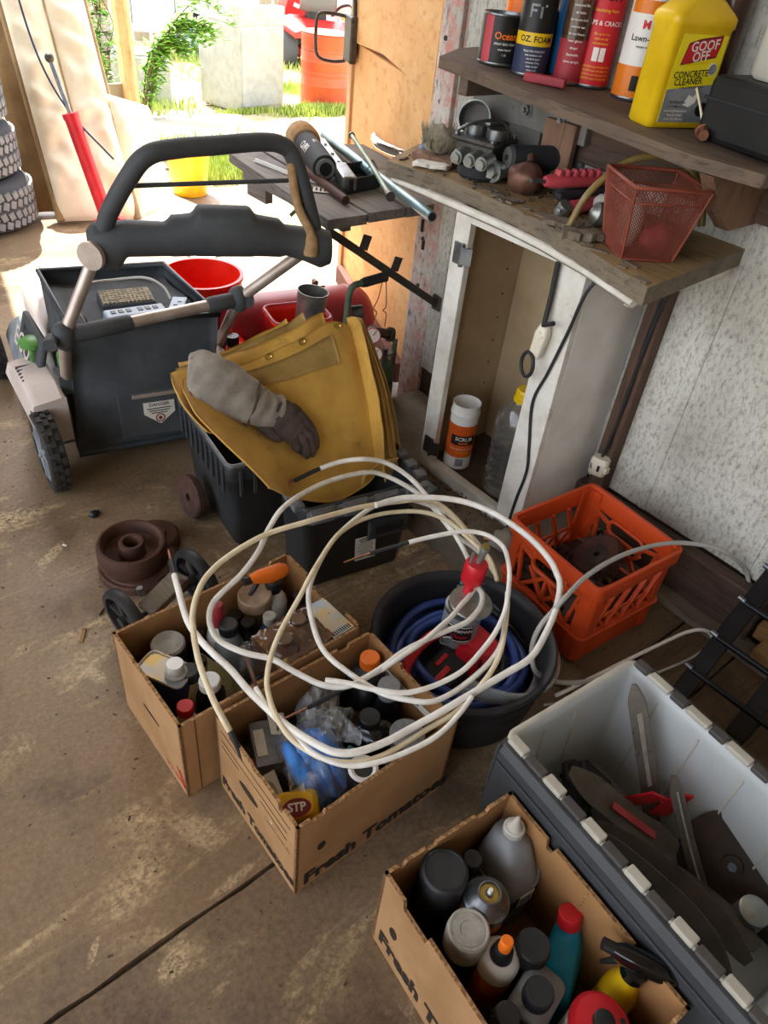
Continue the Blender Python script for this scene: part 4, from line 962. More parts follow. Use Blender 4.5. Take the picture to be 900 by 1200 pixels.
MB().box((0, 0, 0), (.045, .10, .018)).build('body', 'strip_blue', pg, .004)
for q in (-.012, .012): MB().box((q*.4, q, .0095), (.012, .006, .002)).build('slot', 'black', pg)
tag(MB().tube(spline([(.925, 2.01, .482), (.93, 2.07, .50), (.90, 2.13, .51), (.83, 2.20, .49), (.74, 2.18, .50), (.655, 2.06, .52), (.63, 2.0, .53), (.645, 1.975, .50), (.66, 2.0, .47)], 8), .004, 6).build('electric_cable', 'cable_grey', None, loc=(.8, 2.1, .48)), 'thin grey cord looped over the corner of the mower bag', 'cord')

# ---------------------------------------------------------------- red things behind the mower
rb = thing('bucket', 'bright red plastic bucket behind the mower bag', 'bucket', (1.245, 2.42, .001))
MB().lathe([(0, .0), (.112, 0), (.116, .01), (.138, .30), (.146, .302), (.147, .318), (.141, .322), (.143, .345), (.152, .348), (.152, .36), (.140, .36), (.136, .33), (.11, .02), (0, .016)], 44).build('shell', 'red_bright', rb)
MB().tube([(.153*cos(a), .153*sin(a), .315-.09*sin(a)) for a in [PI*k/24 for k in range(25)]], .003, 6).build('handle', 'steel', rb)
fc = thing('fuel_can', 'small bright red fuel can half hidden by the mower bag', 'fuel can', (1.165, 2.09, .001), rad(-10))
b = MB(); b.rings([[Vector(p) for p in rrect(w, d, .03, 5, z)] for w, d, z in ((.13, .17, 0), (.14, .18, .01), (.14, .18, .20), (.12, .15, .24), (.06, .07, .255))]); b.build('body', 'red_bright', fc, .004)
b = MB(); b.cyl((0, -.03, .25), (0, -.03, .285), .022, n=16); b.build('cap', 'black', fc, .002)
MB().tube(spline([(0, .06, .235), (0, .05, .285), (0, .0, .29), (0, -.01, .25)], 5), .011, 8).build('handle', 'red_bright', fc)
at_ = thing('air_tank', 'dark red horizontal steel air tank by the plywood door', 'tank', (1.50, 2.155, .001), rad(-13))
b = MB().at(tr(0, 0, .215) @ roty(PI/2)); R = .125
b.lathe([(0, -.30)]+[(R*sin(t), -.22-.08*cos(t)) for t in [PI/2*k/8 for k in range(1, 9)]]+[(R, .22)]+[(R*cos(t), .22+.08*sin(t)) for t in [PI/2*k/8 for k in range(1, 9)]], 40); b.build('shell', 'red_tank', at_)
for q in (-.20, .20): MB().at(tr(0, 0, .215) @ roty(PI/2)).lathe([(R+.0005, q-.008), (R+.003, q), (R+.0005, q+.008)], 40).build('weld_seam', 'red_tank', at_)
for q in (-.16, .16): MB().box((q, 0, .05), (.035, .16, .1)).build('foot', 'red_tank', at_, .004)
b = MB(); b.cyl((.06, 0, .335), (.06, 0, .375), .012, n=10); b.cyl((.06, -.012, .372), (.06, .012, .372), .009, n=8); b.tube([(.02, 0, .352), (.1, 0, .352)], .004, 6); b.build('valve', 'copper_old', at_)
sc_ = thing('scoop_bin', 'glossy red plastic bin with a pale pink rim behind the yellow blanket', 'bin', (1.365, 1.97, .001), rad(-14))
b = MB(); b.rings([[Vector(p) for p in rrect(w, d, .03, 5, z)] for w, d, z in ((.14, .11, 0), (.145, .115, .006), (.205, .155, .345), (.215, .165, .35), (.215, .165, .36), (.195, .146, .36), (.19, .14, .34), (.13, .10, .02))], cap1=True); b.build('body', 'red_bright', sc_)
b = MB(); b.tube([Vector(p) for p in rrect(.205, .155, .03, 5, .361)], .0055, 6, closed=True); b.build('rim', 'pink_red', sc_, label='pale pink rim')
mc = thing('steel_cup', 'tapered shiny steel cup standing in the red bin', 'cup', (1.36, 1.95, .03), rot=(.06, .08, 0))
MB().lathe([(0, 0), (.028, 0), (.03, .004), (.052, .42), (.054, .425), (.05, .425), (.028, .006), (0, .006)], 32).build('body', 'galv', mc)
# torch kit
tk = thing('torch_kit', 'portable gas torch kit with two cylinders and red gauges in a green carrying frame', 'torch kit', (1.50, 1.73, .001))
def gas(n, c, r, h, m_):
    b = MB().at(tr(*c)); b.lathe([(0, 0), (r*.9, 0), (r, .012), (r, h*.80), (r*.86, h*.88), (r*.5, h*.94), (r*.3, h*.96), (r*.3, h), (0, h)], 28); o = b.build(n, m_, tk, world=True)
    b = MB().at(tr(*c)); b.lathe([(r+.001, h*.55), (r+.002, h*.56), (r+.002, h*.60), (r+.001, h*.61)], 28); b.build('band', 'steel_dark', o, world=True)
    b = MB().at(tr(c[0], c[1], c[2]+h)); b.cyl((0, 0, 0), (0, 0, .035), .009, n=10); b.cyl((0, 0, .012), (-.028, -.012, .012), .007, n=8); b.build('valve', 'steel_dark', o, world=True)
    return o
gas('cylinder', (1.475, 1.70, .03), .043, .30, 'torch_green'); gas('cylinder', (1.585, 1.745, .03), .036, .21, 'torch_frame')
b = MB(); b.box((1.53, 1.725, .018), (.23, .13, .03)); b.build('tray', 'torch_frame', tk, .004, world=True)
b = MB(); b.tube(spline([(1.36, 1.70, .03), (1.362, 1.70, .30), (1.366, 1.70, .50), (1.38, 1.70, .553), (1.42, 1.70, .558)], 8), .0105, 10); b.bar((1.36, 1.70, .25), (1.63, 1.75, .25), .02, .006); b.bar((1.63, 1.75, .02), (1.63, 1.75, .30), .02, .006); b.bar((1.45, 1.75, .03), (1.62, 1.78, .03), .03, .01); b.build('frame', 'torch_frame', tk, world=True)
b = MB(); b.tube([(1.415, 1.70, .558), (1.43, 1.70, .559), (1.50, 1.705, .56), (1.515, 1.705, .56)], [.013, .0155, .0155, .017], 12); b.build('grip', 'black_matte', tk, world=True, label='black handle grip')
for (x, y, z, r) in ((1.447, 1.66, .392, .026), (1.458, 1.655, .325, .027)):
    d_ = Vector((-.55, -.75, .35)).normalized(); p = Vector((x, y, z))
    g = MB(); g.cyl(p-d_*.026, p, r, n=24); go_ = g.build('gauge', 'red_dull', tk, .003, world=True)
    g = MB(); g.cyl(p-d_*.001, p+d_*.0015, r*.86, n=24); g.build('dial', 'gauge_face', go_, world=True, label='pale dial')
    g = MB(); g.bar(p+d_*.002, p+d_*.002+Vector((.4, -.1, .6)).normalized()*r*.7, .002, .001); g.build('needle', 'ink', go_, world=True)
b = MB(); b.cyl((1.475, 1.70, .33), (1.475, 1.70, .40), .014, n=12); b.cyl((1.475, 1.70, .385), (1.53, 1.68, .37), .016, n=14); b.cyl((1.53, 1.68, .37), (1.545, 1.675, .366), .024, n=10); b.cyl((1.40, 1.72, .455), (1.43, 1.70, .46), .024, n=14); b.cyl((1.405, 1.71, .40), (1.41, 1.71, .46), .014, n=10); b.build('regulator', 'steel_dark', tk, world=True)
b = MB(); b.tube(spline([(1.50, 1.70, .548), (1.48, 1.69, .50), (1.465, 1.69, .47), (1.475, 1.685, .455), (1.47, 1.69, .43)], 6), .0015, 5); b.tube(spline([(1.515, 1.70, .55), (1.517, 1.69, .47), (1.505, 1.69, .455), (1.52, 1.69, .44), (1.52, 1.69, .395)], 6), .0015, 5); b.build('hanging_wire', 'ink', tk, world=True)

# ---------------------------------------------------------------- black totes
def tote(name, label, o, ang, w, d, h, mats, ribs=True, knuck=True, taper=.03):
    t = thing(name, label, 'tote', (o[0], o[1], .001), ang)
    def ring(k, z, r): return [Vector(p) for p in rrect(w-2*k, d-2*k, r, 4, z, w/2, d/2)]
    b = MB(); b.rings([ring(taper, 0, .02), ring(taper-.004, .006, .024), ring(.012, h*.80, .024), ring(.010, h*.80, .024), ring(.002, h*.83, .02), ring(0, h-.006, .018), ring(.001, h, .018), ring(.010, h, .016), ring(.013, h-.02, .016), ring(.018, h*.8, .016), ring(taper+.006, .012, .018)])
    b.build('shell', mats[0], t)
    return t
tb = tote('tote', 'black tote with a toothed rim and a printed label on its front', (.815, 1.132), rad(-11), .345, .205, .30, ('tote_black',))
b = MB()
for k in range(4): b.box((.345+.006, .03+.05*k, .298), (.03, .03, .02)); b.box((-.004, .03+.05*k, .298), (.03, .03, .02))
b.build('hinge_knuckle', 'tote_rim', tb, .003)
b = MB()                                                # lid flap hanging down over the front
z0 = .300
b.rings([[Vector((.005, -.006, z0)), Vector((.340, -.006, z0)), Vector((.340, -.014, z0-.004)), Vector((.005, -.014, z0-.004))], [Vector((.005, -.008, z0-.03)), Vector((.340, -.008, z0-.03)), Vector((.340, -.020, z0-.03)), Vector((.005, -.020, z0-.03))]], sm=False)
for k in range(4): b.prism([(.012+.09*k, -.026), (.072+.09*k, -.026), (.082+.09*k, -.006), (.012+.09*k, -.006)], z0-.028, z0+.004)
b.build('lid_edge', 'tote_rim', tb, .003, label='toothed grey lid edge')
b = MB(); b.rings([[Vector((x, y, z)) for x, y in ((.185, -.002), (.305, -.002), (.305, -.014), (.185, -.014))] for z in (.155, .215)], sm=False); b.build('handle_panel', 'tote_black', tb, .005)
b = MB(); b.box((.245, -.0155, .185), (.085, .004, .032)); b.build('handle_recess', 'black', tb, .004)
lbm = plane4((.192, .0095, .108), (1, 0, 0), (0, .10, 1))
b = MB().at(lbm); b.box((0, 0, .0), (.062, .075, .0012)); b.build('sticker', 'paper', tb, label='white printed sticker')
b = MB()
for i, tx in enumerate(('WARNING', 'PELIGRO', 'keep lid closed', 'do not stack open', 'max load 32 kg', 'hazard when full', 'manos fuera', 'ne pas empiler', 'made of resin')): b.text(tx, .0085 if i < 2 else .0066, lbm @ tr(0, .030-.0075*i, .0009), bold=.03 if i < 2 else .01)
b.v = [v for v in b.v]
b.build('printing', 'ink', tb)
tb2 = tote('tote', 'black ribbed tote standing behind the one with the toothed rim', (.748, 1.378), rad(-8), .40, .40, .30, ('tote_black',))
b = MB()
for k in range(9):
    b.box((-.001, .035+.040*k, .245), (.008, .010, .085))
    if k < 9: b.box((.035+.040*k, -.001, .245), (.010, .008, .085))
b.build('rib', 'tote_black', tb2, .002)
b = MB(); b.tube([Vector(p) for p in rrect(.392, .392, .02, 4, .302, .2, .2)], .006, 6, closed=True); b.build('rim', 'tote_rim', tb2)
ds = thing('wheel', 'small dark wheel leaning against the ribbed black tote', 'wheel', (.745, 1.60, .001), 0)
b = MB().at(tr(0, 0, .066) @ roty(PI/2+.12)); b.lathe([(.012, -.012), (.04, -.010), (.06, -.014), (.066, -.008), (.066, .008), (.06, .014), (.04, .010), (.012, .012), (.012, -.012)], 28); b.build('rim', 'rust_dark', ds)

# yellow welding blanket, folded, stuffed into the totes
bl = thing('welding_blanket', 'folded yellow canvas blanket with eyelets bulging out of the black totes', 'blanket', (.92, 1.32, .26))
main = patch([[(.715, 1.13, .415), (.80, 1.165, .33), (.913, 1.168, .262), (1.035, 1.172, .258), (1.085, 1.185, .285)],
              [(.66, 1.20, .50), (.79, 1.225, .425), (.915, 1.232, .375), (1.05, 1.22, .36), (1.095, 1.225, .385)],
              [(.625, 1.28, .555), (.768, 1.295, .485), (.915, 1.285, .475), (1.052, 1.27, .468), (1.108, 1.27, .468)],
              [(.632, 1.35, .575), (.768, 1.355, .545), (.935, 1.345, .55), (1.06, 1.33, .565), (1.122, 1.335, .545)],
              [(.652, 1.40, .578), (.775, 1.405, .572), (.949, 1.40, .601), (1.066, 1.40, .63), (1.138, 1.40, .607)]])
def wav(u, v, k): return Vector((0, -.010*mnoise.noise(Vector((u*3.5, v*2.5, k))), .007*mnoise.noise(Vector((u*5, v*4, k+3)))))
MB().grid(lambda u, v: main(u, v)+wav(u, v, 0), 40, 36, thick=-.004).build('front_sheet', 'yellow_cloth', bl, world=True)
hem = MB(); hem.grid(lambda u, v: main(.03+.70*u, .72+.17*v)+wav(.03+.7*u, .72+.17*v, 0)+Vector((0, -.0045, .003)), 30, 5, thick=-.002); hem.build('hem', 'yellow_trim', bl, world=True, label='stitched grey-brown hem')
for k, (dx, dy, dz, u0, u1, tw, m_) in enumerate(((-.010, .022, .004, .0, .80, .006, 'yellow_cloth'), (.0, .045, .002, .04, .66, .012, 'yellow_trim'), (.012, .065, .0, .06, .55, .016, 'yellow_cloth'))):
    MB().grid(lambda u, v: main(u0+(u1-u0)*u, .35+.65*v)+Vector((dx, dy+.012*v, dz*v+tw*u*v))+wav(u, v, 5+k)*1.4, 28, 18, thick=-.004).build('back_sheet', m_, bl, world=True)
for k in range(4):                                               # the folds stacked at the right-hand edge
    def fold(u, v, k=k):
        e = main(1, v); t = u-.5
        return e+Vector((.020*k-.008+.016*sin(u*PI)*(1-.5*v)+.018*k*(1-v)*.9, .018*k+t*.06-.02+.006*mnoise.noise(Vector((v*5, k, u))), -.004*k+.018*(2-k)*v*.5+.012*sin(u*PI)))
    MB().grid(fold, 10, 30, thick=-.004).build('fold', 'yellow_cloth' if k % 2 == 0 else 'yellow_trim', bl, world=True)
fl_ = MB(); fl_.grid(lambda u, v: Vector((1.02+.115*u, 1.155+.03*u+.02*sin(u*5)-.012*v, .285+.035*v+.014*sin(u*6+v*3))), 14, 8, thick=.005); fl_.build('crumpled_corner', 'yellow_cloth', bl, world=True)
for u, v in ((.40, .955), (.55, .955), (.80, .95), (.985, .90)):
    p = main(u, v)+Vector((0, -.008, .004)); d_ = Vector((-.1, -.85, .5)).normalized(); F = tr(p) @ frame(d_)
    MB().at(F).lathe([(.0045, -.001), (.0075, .0015), (.0105, .001), (.011, -.001)], 16).build('eyelet', 'brass', bl, world=True)
# leather glove lying on the blanket
gv = thing('work_glove', 'grey suede work glove with a charred palm lying on the yellow blanket', 'glove', (.76, 1.2, .5))
def on(u, v, off):
    u = .05+(u-.04)*.74; v = .95-(.93-v)*.84; off *= .72
    p = main(u, v); a = main(min(u+.02, 1), v)-main(max(u-.02, 0), v); b_ = main(u, min(v+.02, 1))-main(u, max(v-.02, 0)); n_ = a.cross(b_).normalized()
    if n_.y > 0: n_ = -n_
    return p+n_*off
def gl(path, ws, th, n=16, k=0):
    P = [on(*q) for q in path]; R = []
    for i, p in enumerate(P):
        T = (P[min(i+1, len(P)-1)]-P[max(i-1, 0)]).normalized(); nn = Vector((-.1, -.72, .68)); s_ = T.cross(nn).normalized(); nn = s_.cross(T)
        w_, t_ = ws[i]*.90, th[i]*.74
        R.append([p+s_*(w_*cos(a)*(1+.10*mnoise.noise(Vector((a*1.5, i*.7, k)))))+nn*(t_*sin(a)*(1+.42*mnoise.noise(Vector((cos(a)*2.2, sin(a)*2.2+i*.75, k+4)))+.16*sin(i*1.9+2.5*cos(a)))) for a in [2*PI*q/n for q in range(n)]])
    return R
def dens(path, n=5):
    return [tuple(p) for p in spline([(a, b, c) for a, b, c in path], n)]
def dl(x, n=5): return [p.x for p in spline([(a, 0, 0) for a in x], n)]
cuff = dens([(.04, .93, .03), (.10, .83, .040), (.20, .68, .042), (.31, .55, .042), (.42, .46, .038), (.50, .42, .036)])
b = MB(); b.rings(gl(cuff, dl([.052, .068, .070, .062, .050, .046]), dl([.012, .022, .030, .032, .026, .022]))); b.build('cuff', 'leather_grey', gv, world=True, label='long grey suede cuff')
b = MB(); R_ = gl(dens([(.325, .535, .042), (.338, .525, .042)], 2), [.064, .064, .064], [.034, .034, .034], k=0); b.rings(R_, cap0=False, cap1=False); b.build('seam', 'leather_dark', gv, world=True)
palm = dens([(.44, .45, .034), (.50, .36, .034), (.55, .28, .032)])
b = MB(); b.rings(gl(palm, dl([.044, .052, .050]), dl([.024, .026, .020]), k=2)); b.build('palm', 'leather_dark', gv, world=True, label='dark charred palm')
for i, (pth, w0) in enumerate(((((.57, .40, .034), (.625, .30, .034), (.645, .20, .026), (.625, .13, .018)), .0155), (((.55, .35, .036), (.595, .24, .034), (.60, .14, .026), (.575, .09, .018)), .016), (((.52, .32, .036), (.545, .21, .034), (.545, .12, .026), (.52, .085, .018)), .016), (((.47, .33, .034), (.485, .23, .032), (.48, .15, .026), (.46, .12, .018)), .0145), (((.40, .44, .02), (.35, .36, .022), (.36, .27, .02), (.41, .22, .018)), .017))):
    pp = dens(pth, 4); n_ = len(pp)
    b = MB(); b.rings(gl(pp, [w0*(1 if q < n_*.75 else 1-.55*((q-n_*.75)/(n_*.25))**2) for q in range(n_)], [w0*.9*(1 if q < n_*.75 else 1-.55*((q-n_*.75)/(n_*.25))**2) for q in range(n_)], n=10, k=i)); b.build('thumb' if i == 4 else 'finger', 'leather_dark', gv, world=True)

# ================================================================ ON THE PLANK TABLE
TZ = .779
gr_ = thing('angle_grinder', 'black hand tool with white lettering and a rough tan pad on its end', 'tool', (1.52, 2.12, TZ))
a, b_ = Vector((1.585, 2.30, TZ+.05)), Vector((1.455, 1.97, TZ+.042)); d_ = (b_-a).normalized()
MB().cyl(a+d_*.10, b_, .042, .038, n=28).build('body', 'black_matte', gr_, .004, world=True)
MB().cyl(b_-d_*.006, b_+d_*.012, .030, n=24).build('end_cap', 'galv', gr_, .002, world=True)
MB().cyl(b_+d_*.01, b_+d_*.014, .02, n=20).build('end_disc', 'black', gr_, world=True)
m_ = MB(); m_.at(tr(a+d_*.05) @ frame(d_)).lathe([(0, -.055), (.045, -.05), (.055, -.03), (.056, .03), (.048, .05), (0, .055)], 28); m_.build('pad', 'tan_pad', gr_, world=True, label='rough tan pad')
F = frame(d_, (0, 0, 1)); m_ = MB()
for txt, off, sz in (('PRO', -.018, .036), ('220', .022, .022)):
    pm = a+d_*.21
    m_.text(txt, sz, None, fn=lambda x, y, off=off: pm-d_*x+F.col[0].to_3d()*(.0415*sin((y+off)/.04-.5))+F.col[1].to_3d()*(.0415*cos((y+off)/.04-.5)), bold=.01)
m_.build('lettering', 'white_print', gr_, world=True)
tag(MB().tube(spline([(1.463, 2.13, TZ+.014), (1.43, 1.97, TZ+.013), (1.385, 1.765, TZ+.012)], 4), .0125, 12).build('pipe', 'rust', None, loc=(1.43, 1.95, TZ)), 'short rusty brown pipe lying on the plank table', 'pipe')
tp_ = thing('pipe', 'long pale teal pipe overhanging the corner of the plank table', 'pipe', (1.6, 1.9, TZ))
p0, p1 = Vector((1.735, 2.36, TZ+.03)), Vector((1.484, 1.50, TZ+.032)); d_ = (p1-p0).normalized()
for t0, t1, r in ((0, .5, .0165), (.47, 1, .0145)):
    MB().cyl(p0.lerp(p1, t0), p0.lerp(p1, t1), r, n=20).build('section', 'teal_pipe', tp_, world=True)
MB().cyl(p1, p1+d_*.002, .011, n=16).build('bore', 'black', tp_, world=True)
rd = thing('rod', 'thin greenish rod with a dark socket end crossing the teal pipe', 'rod', (1.6, 1.9, TZ))
q0, q1 = Vector((1.76, 2.23, TZ+.056)), Vector((1.442, 1.64, TZ+.056))
MB().tube([q0, q0.lerp(q1, .5)+Vector((0, 0, .004)), q1], .0075, 10).build('shaft', 'green_rod', rd, world=True)
MB().cyl(q1+(q0-q1)*.02, q1-(q0-q1)*.025, .0135, n=16).build('socket', 'steel_dark', rd, .002, world=True)
MB().cyl(q0, q0+(q0-q1)*.02, .011, n=12).build('socket', 'steel_dark', rd, .002, world=True)
ch = tag(MB().tube(spline([(1.93, 2.30, TZ+.022), (1.885, 2.22, TZ+.022), (1.88, 2.12, TZ+.020), (1.895, 2.06, TZ+.02)], 6), [.021]*6+[.019]*6+[.017]*7, 14).build('grab_rail', 'chrome', None, loc=(1.9, 2.2, TZ)), 'curved chrome tube at the back of the plank table', 'tube')
ab = thing('bracket', 'galvanised clamp arm with a black square tray on the plank table', 'bracket', (1.55, 2.05, TZ))
MB().bar((1.68, 2.31, TZ+.022), (1.515, 1.95, TZ+.022), .034, .03).build('arm', 'galv', ab, .004, world=True)
MB().bar((1.525, 1.99, TZ+.03), (1.455, 1.84, TZ+.03), .046, .04).build('jaw', 'steel', ab, .006, world=True)
m_ = MB()
P4 = [Vector((1.445, 1.835, TZ+.003)), Vector((1.585, 1.855, TZ+.003)), Vector((1.665, 1.99, TZ+.003)), Vector((1.53, 1.985, TZ+.003))]
m_.prism([(p.x, p.y) for p in P4], TZ+.003, TZ+.008)
for i in range(4): m_.bar(P4[i]+Vector((0, 0, .022)), P4[(i+1) % 4]+Vector((0, 0, .022)), .006, .04)
m_.build('tray', 'black_matte', ab, .002, world=True)
for t in (.25, .55, .8):
    p = Vector((1.68, 2.31, TZ+.0385)).lerp(Vector((1.515, 1.95, TZ+.0385)), t); MB().cyl(p, p+Vector((0, 0, .003)), .006, n=10).build('screw', 'steel_dark', ab, world=True)
sw = thing('hacksaw_blade', 'pale narrow saw blade lying along the edge of the plank table', 'saw blade', (1.385, 2.15, TZ))
MB().bar((1.374, 2.245, TZ+.002), (1.40, 2.05, TZ+.002), .016, .002, up=(1, 0, 0)).build('blade', 'white_plastic', sw, world=True)
m_ = MB()
for k in range(20): m_.box((1.366+.026*k/20, 2.24-.19*k/20, TZ+.002), (.004, .004, .002), R=rotz(.7).to_3x3())
m_.build('teeth', 'white_plastic', sw, world=True, kind='stuff')
for i, (x, y, a, lab) in enumerate(((1.428, 2.01, .5, 'torn white printed slip under the rusty pipe'), (1.395, 1.905, .9, 'torn striped paper slip near the end of the rusty pipe'))):
    t = thing('paper_slip', lab, 'paper', (x, y, TZ+.001), a)
    MB().box((0, 0, .0008), (.05, .07, .0012)).build('sheet', 'paper', t)
    m_ = MB()
    for k in range(5): m_.box((0, -.026+.013*k, .0017), (.04-.008*(k % 2), .005, .0006))
    m_.build('printing', 'ink', t)

# ================================================================ ON THE WORKTOP
BZ = .941
cbx = thing('carburettor', 'dirty grey carburettor standing on the worktop under the shelf', 'carburettor', (1.56, 1.42, BZ), rad(12))
m_ = MB(); m_.box((0, 0, .045), (.10, .11, .06)); m_.box((.0, 0, .083), (.125, .13, .012)); m_.cyl((-.02, -.03, .0), (-.02, -.03, .03), .04, n=20); m_.box((.03, .02, .02), (.06, .07, .04)); m_.build('body', 'steel_dark', cbx, .004)
m_ = MB()
for y in (-.033, .033):
    m_.cyl((0, y, .088), (0, y, .112), .028, n=20); m_.cyl((0, y, .108), (0, y, .113), .022, n=20, mi=1)
m_.build('throttle_barrel', ['steel', 'ink'], cbx, .001)
for y in (-.055, -.02, .02): 
    m_ = MB(); m_.cyl((-.05, y, .05), (-.095, y, .046), .017, n=12); m_.cyl((-.095, y, .046), (-.105, y, .045), .013, n=8); m_.build('fitting', 'galv', cbx, .001)
m_ = MB(); m_.cyl((-.05, -.075, .028), (.05, -.095, .03), .02, n=14); m_.cyl((-.062, -.073, .028), (-.05, -.075, .028), .026, n=14); m_.cyl((-.075, -.071, .028), (-.062, -.073, .028), .016, n=6); m_.build('float_pipe', 'galv', cbx, .001)
for sx in (-1, 1):
    for sy in (-1, 1): 
        m_ = MB(); m_.cyl((sx*.053, sy*.055, .089), (sx*.053, sy*.055, .096), .008, n=6); m_.build('bolt', 'steel', cbx)
m_ = MB(); m_.tube(spline([(.05, -.05, .09), (.03, -.02, .125), (-.03, .02, .12), (-.06, .05, .10)], 5), .004, 6); m_.box((.03, .0, .118), (.06, .014, .006)); m_.build('linkage', 'steel', cbx)
m_ = MB(); m_.lathe([(.055, 0), (.062, .008), (.062, .03), (.055, .034), (.045, .03), (.045, .006), (.055, 0)], 26, c=(-.03, -.02, 0)); m_.build('bowl', 'black_matte', cbx)
brs = thing('brush_head', 'round fuzzy grey brush head with a pale blue base on the worktop corner', 'brush', (1.565, 1.60, BZ), rot=(.25, -.3, .4))
MB().lathe([(0, 0), (.045, 0), (.05, .01), (.046, .025), (0, .03)], 24).build('base', 'blue_base', brs)
m_ = MB(); r_ = random.Random(5)
for k in range(420):
    q, t = r_.uniform(0, 6.28), (r_.random()**.5)*.042; d_ = Vector((cos(q)*t*9, sin(q)*t*9, 1)).normalized(); p = Vector((cos(q)*t, sin(q)*t, .025)); e = p+d_*r_.uniform(.05, .066); w = d_.cross(Vector((sin(q), -cos(q), .1))).normalized()*.0022
    i = m_._v([p-w, p+w, e]); m_._f([i, i+1, i+2])
m_.build('bristles', 'fuzz', brs, kind='stuff'); MB().ball((0, 0, .045), (.046, .046, .035), 20, 12, nz=.3).build('core', 'fuzz', brs)
rg = thing('metal_ring', 'dull grey metal ring standing on edge behind the carburettor', 'ring', (1.612, 1.515, BZ+.105), rot=(0, -1.2, .5))
MB().lathe([(.040, -.02), (.044, -.02), (.045, .02), (.041, .02), (.040, -.02)], 30).build('ring', 'galv', rg); MB().lathe([(0, -.016), (.041, -.016), (.041, -.014), (0, -.014)], 24).build('disc', 'steel_dark', rg)
tag(MB().box((1.62, 1.515, BZ+.028), (.07, .06, .055)).build('wood_block', 'dark_wood', None, .004, loc=(1.62, 1.515, BZ)), 'small dark wood block holding up the metal ring', 'block')
tag(MB().box((0, 0, .07), (.012, .11, .14)).build('board_offcut', 'ledger_grey', None, .002, loc=(1.69, 1.40, BZ)), 'grey board offcut leaning behind the carburettor', 'board')
tag(MB().box((0, 0, .075), (.02, .10, .15)).build('board_offcut', 'bracket_wood', None, .002, loc=(1.672, 1.27, BZ)), 'brown board offcut leaning right of the grey one', 'board')
mtr = thing('motor', 'black cylindrical motor with a pale metal end lying behind the copper ball', 'motor', (1.61, 1.29, BZ), 0)
MB().cyl((-.055, .03, .062), (.075, -.02, .062), .030, n=24).build('body', 'black_matte', mtr, .004)
MB().cyl((-.064, .0335, .062), (-.054, .0296, .062), .025, n=20).build('end_cap', 'galv', mtr, .002); MB().cyl((-.068, .035, .062), (-.063, .033, .062), .007, n=10).build('hub', 'steel_dark', mtr)
MB().box((.01, .005, .016), (.10, .05, .032)).build('base', 'steel_dark', mtr, .003)
cf = thing('copper_float', 'dented brown copper ball float on the worktop', 'float', (1.535, 1.245, BZ))
MB().ball((0, 0, .036), (.042, .046, .037), 24, 14, nz=.16, ns=6).build('ball', 'copper_old', cf); MB().tube([(.01, .0, .07), (.02, .01, .083)], .01, 8).build('stub', 'rust', cf)
pl_ = thing('pliers', 'pair of red and black gripped pliers lying on the worktop', 'pliers', (1.58, 1.11, BZ))
def grip(z, y, a, m1, teeth):
    M4 = tr(1.58, y, BZ+z) @ rotz(a)
    m_ = MB().at(M4); m_.rings([[Vector((x, w*cos(q), h*sin(q))) for q in [2*PI*k/12 for k in range(12)]] for x, w, h in ((-.085, .012, .011), (-.07, .019, .016), (.0, .018, .015), (.06, .016, .014), (.085, .012, .011))]); m_.build('grip', m1, pl_, .001, world=True)
    if teeth:
        for k in range(6): MB().at(M4 @ tr(-.05+.022*k, .0, .018) @ roty(.3)).box((0, 0, 0), (.013, .022, .018)).build('grip_ridge', m1, pl_, .004, world=True)
    MB().at(M4).bar((-.08, 0, 0), (-.125, 0, .002), .012, .008).build('shank', 'steel', pl_, .001, world=True)
grip(.055, 1.128, -.32, 'pink_red', True); grip(.018, 1.072, .05, 'pink_red', False)
MB().at(tr(1.585, 1.10, BZ+.034) @ rotz(-.12)).box((0, 0, 0), (.17, .022, .014)).build('inner_handle', 'black_matte', pl_, .004, world=True)
MB().cyl((1.478, 1.075, BZ+.006), (1.478, 1.062, BZ+.030), .017, n=20).build('pivot_nut', 'galv', pl_, .003, world=True)
tag(MB().ball((0, 0, .03), (.09, .04, .032), 14, 8, nz=.5).build('rag', 'black_matte', None, loc=(1.66, 1.17, BZ)), 'dark crumpled rag behind the red pliers', 'rag')
kb_ = thing('door_knob', 'round brushed steel knob lying beside the red wire basket', 'knob', (1.51, .99, BZ), rot=(.0, 1.35, 2.6))
MB().at(tr(-.026, 0, .0)).lathe([(0, -.03), (.012, -.03), (.012, -.012), (.022, -.008), (.0265, .004), (.024, .018), (.012, .026), (.006, .03), (0, .031)], 26).build('body', 'galv', kb_)
for i, (x, y, w, l, a, lab) in enumerate(((1.43, 1.02, .05, .10, .5, 'long torn strip of rotten wood on the worktop edge'), (1.395, .945, .045, .09, .9, 'rotten wood splinter lying against the red basket'), (1.44, .985, .03, .05, 1.5, 'small dark wood chip between the knob and the splinters'), (1.50, 1.535, .05, .13, .3, 'thin pale wood scrap near the brush head'), (1.455, 1.50, .04, .09, .7, 'second pale wood scrap at the left end of the worktop'))):
    m_ = MB(); rr = random.Random(i); n = 7
    m_.prism([(w/2*rr.uniform(.5, 1.1)*(1 if k < n else -1), -l/2+l*(k if k < n else 2*n-1-k)/(n-1)+rr.uniform(-.006, .006)) for k in range(2*n)], 0, .010+.006*(i % 2))
    for k, v in enumerate(m_.v): m_.v[k] = Vector((v.x*cos(a)-v.y*sin(a), v.x*sin(a)+v.y*cos(a), v.z+abs(.006*sin(v.y*60))))
    tag(m_.build('wood_scrap', 'bench_edge' if i < 3 else 'paper' if i == 4 else 'bracket_wood', None, .002, loc=(x, y, BZ)), lab, 'wood scrap')
ms = MB(); r_ = random.Random(9)
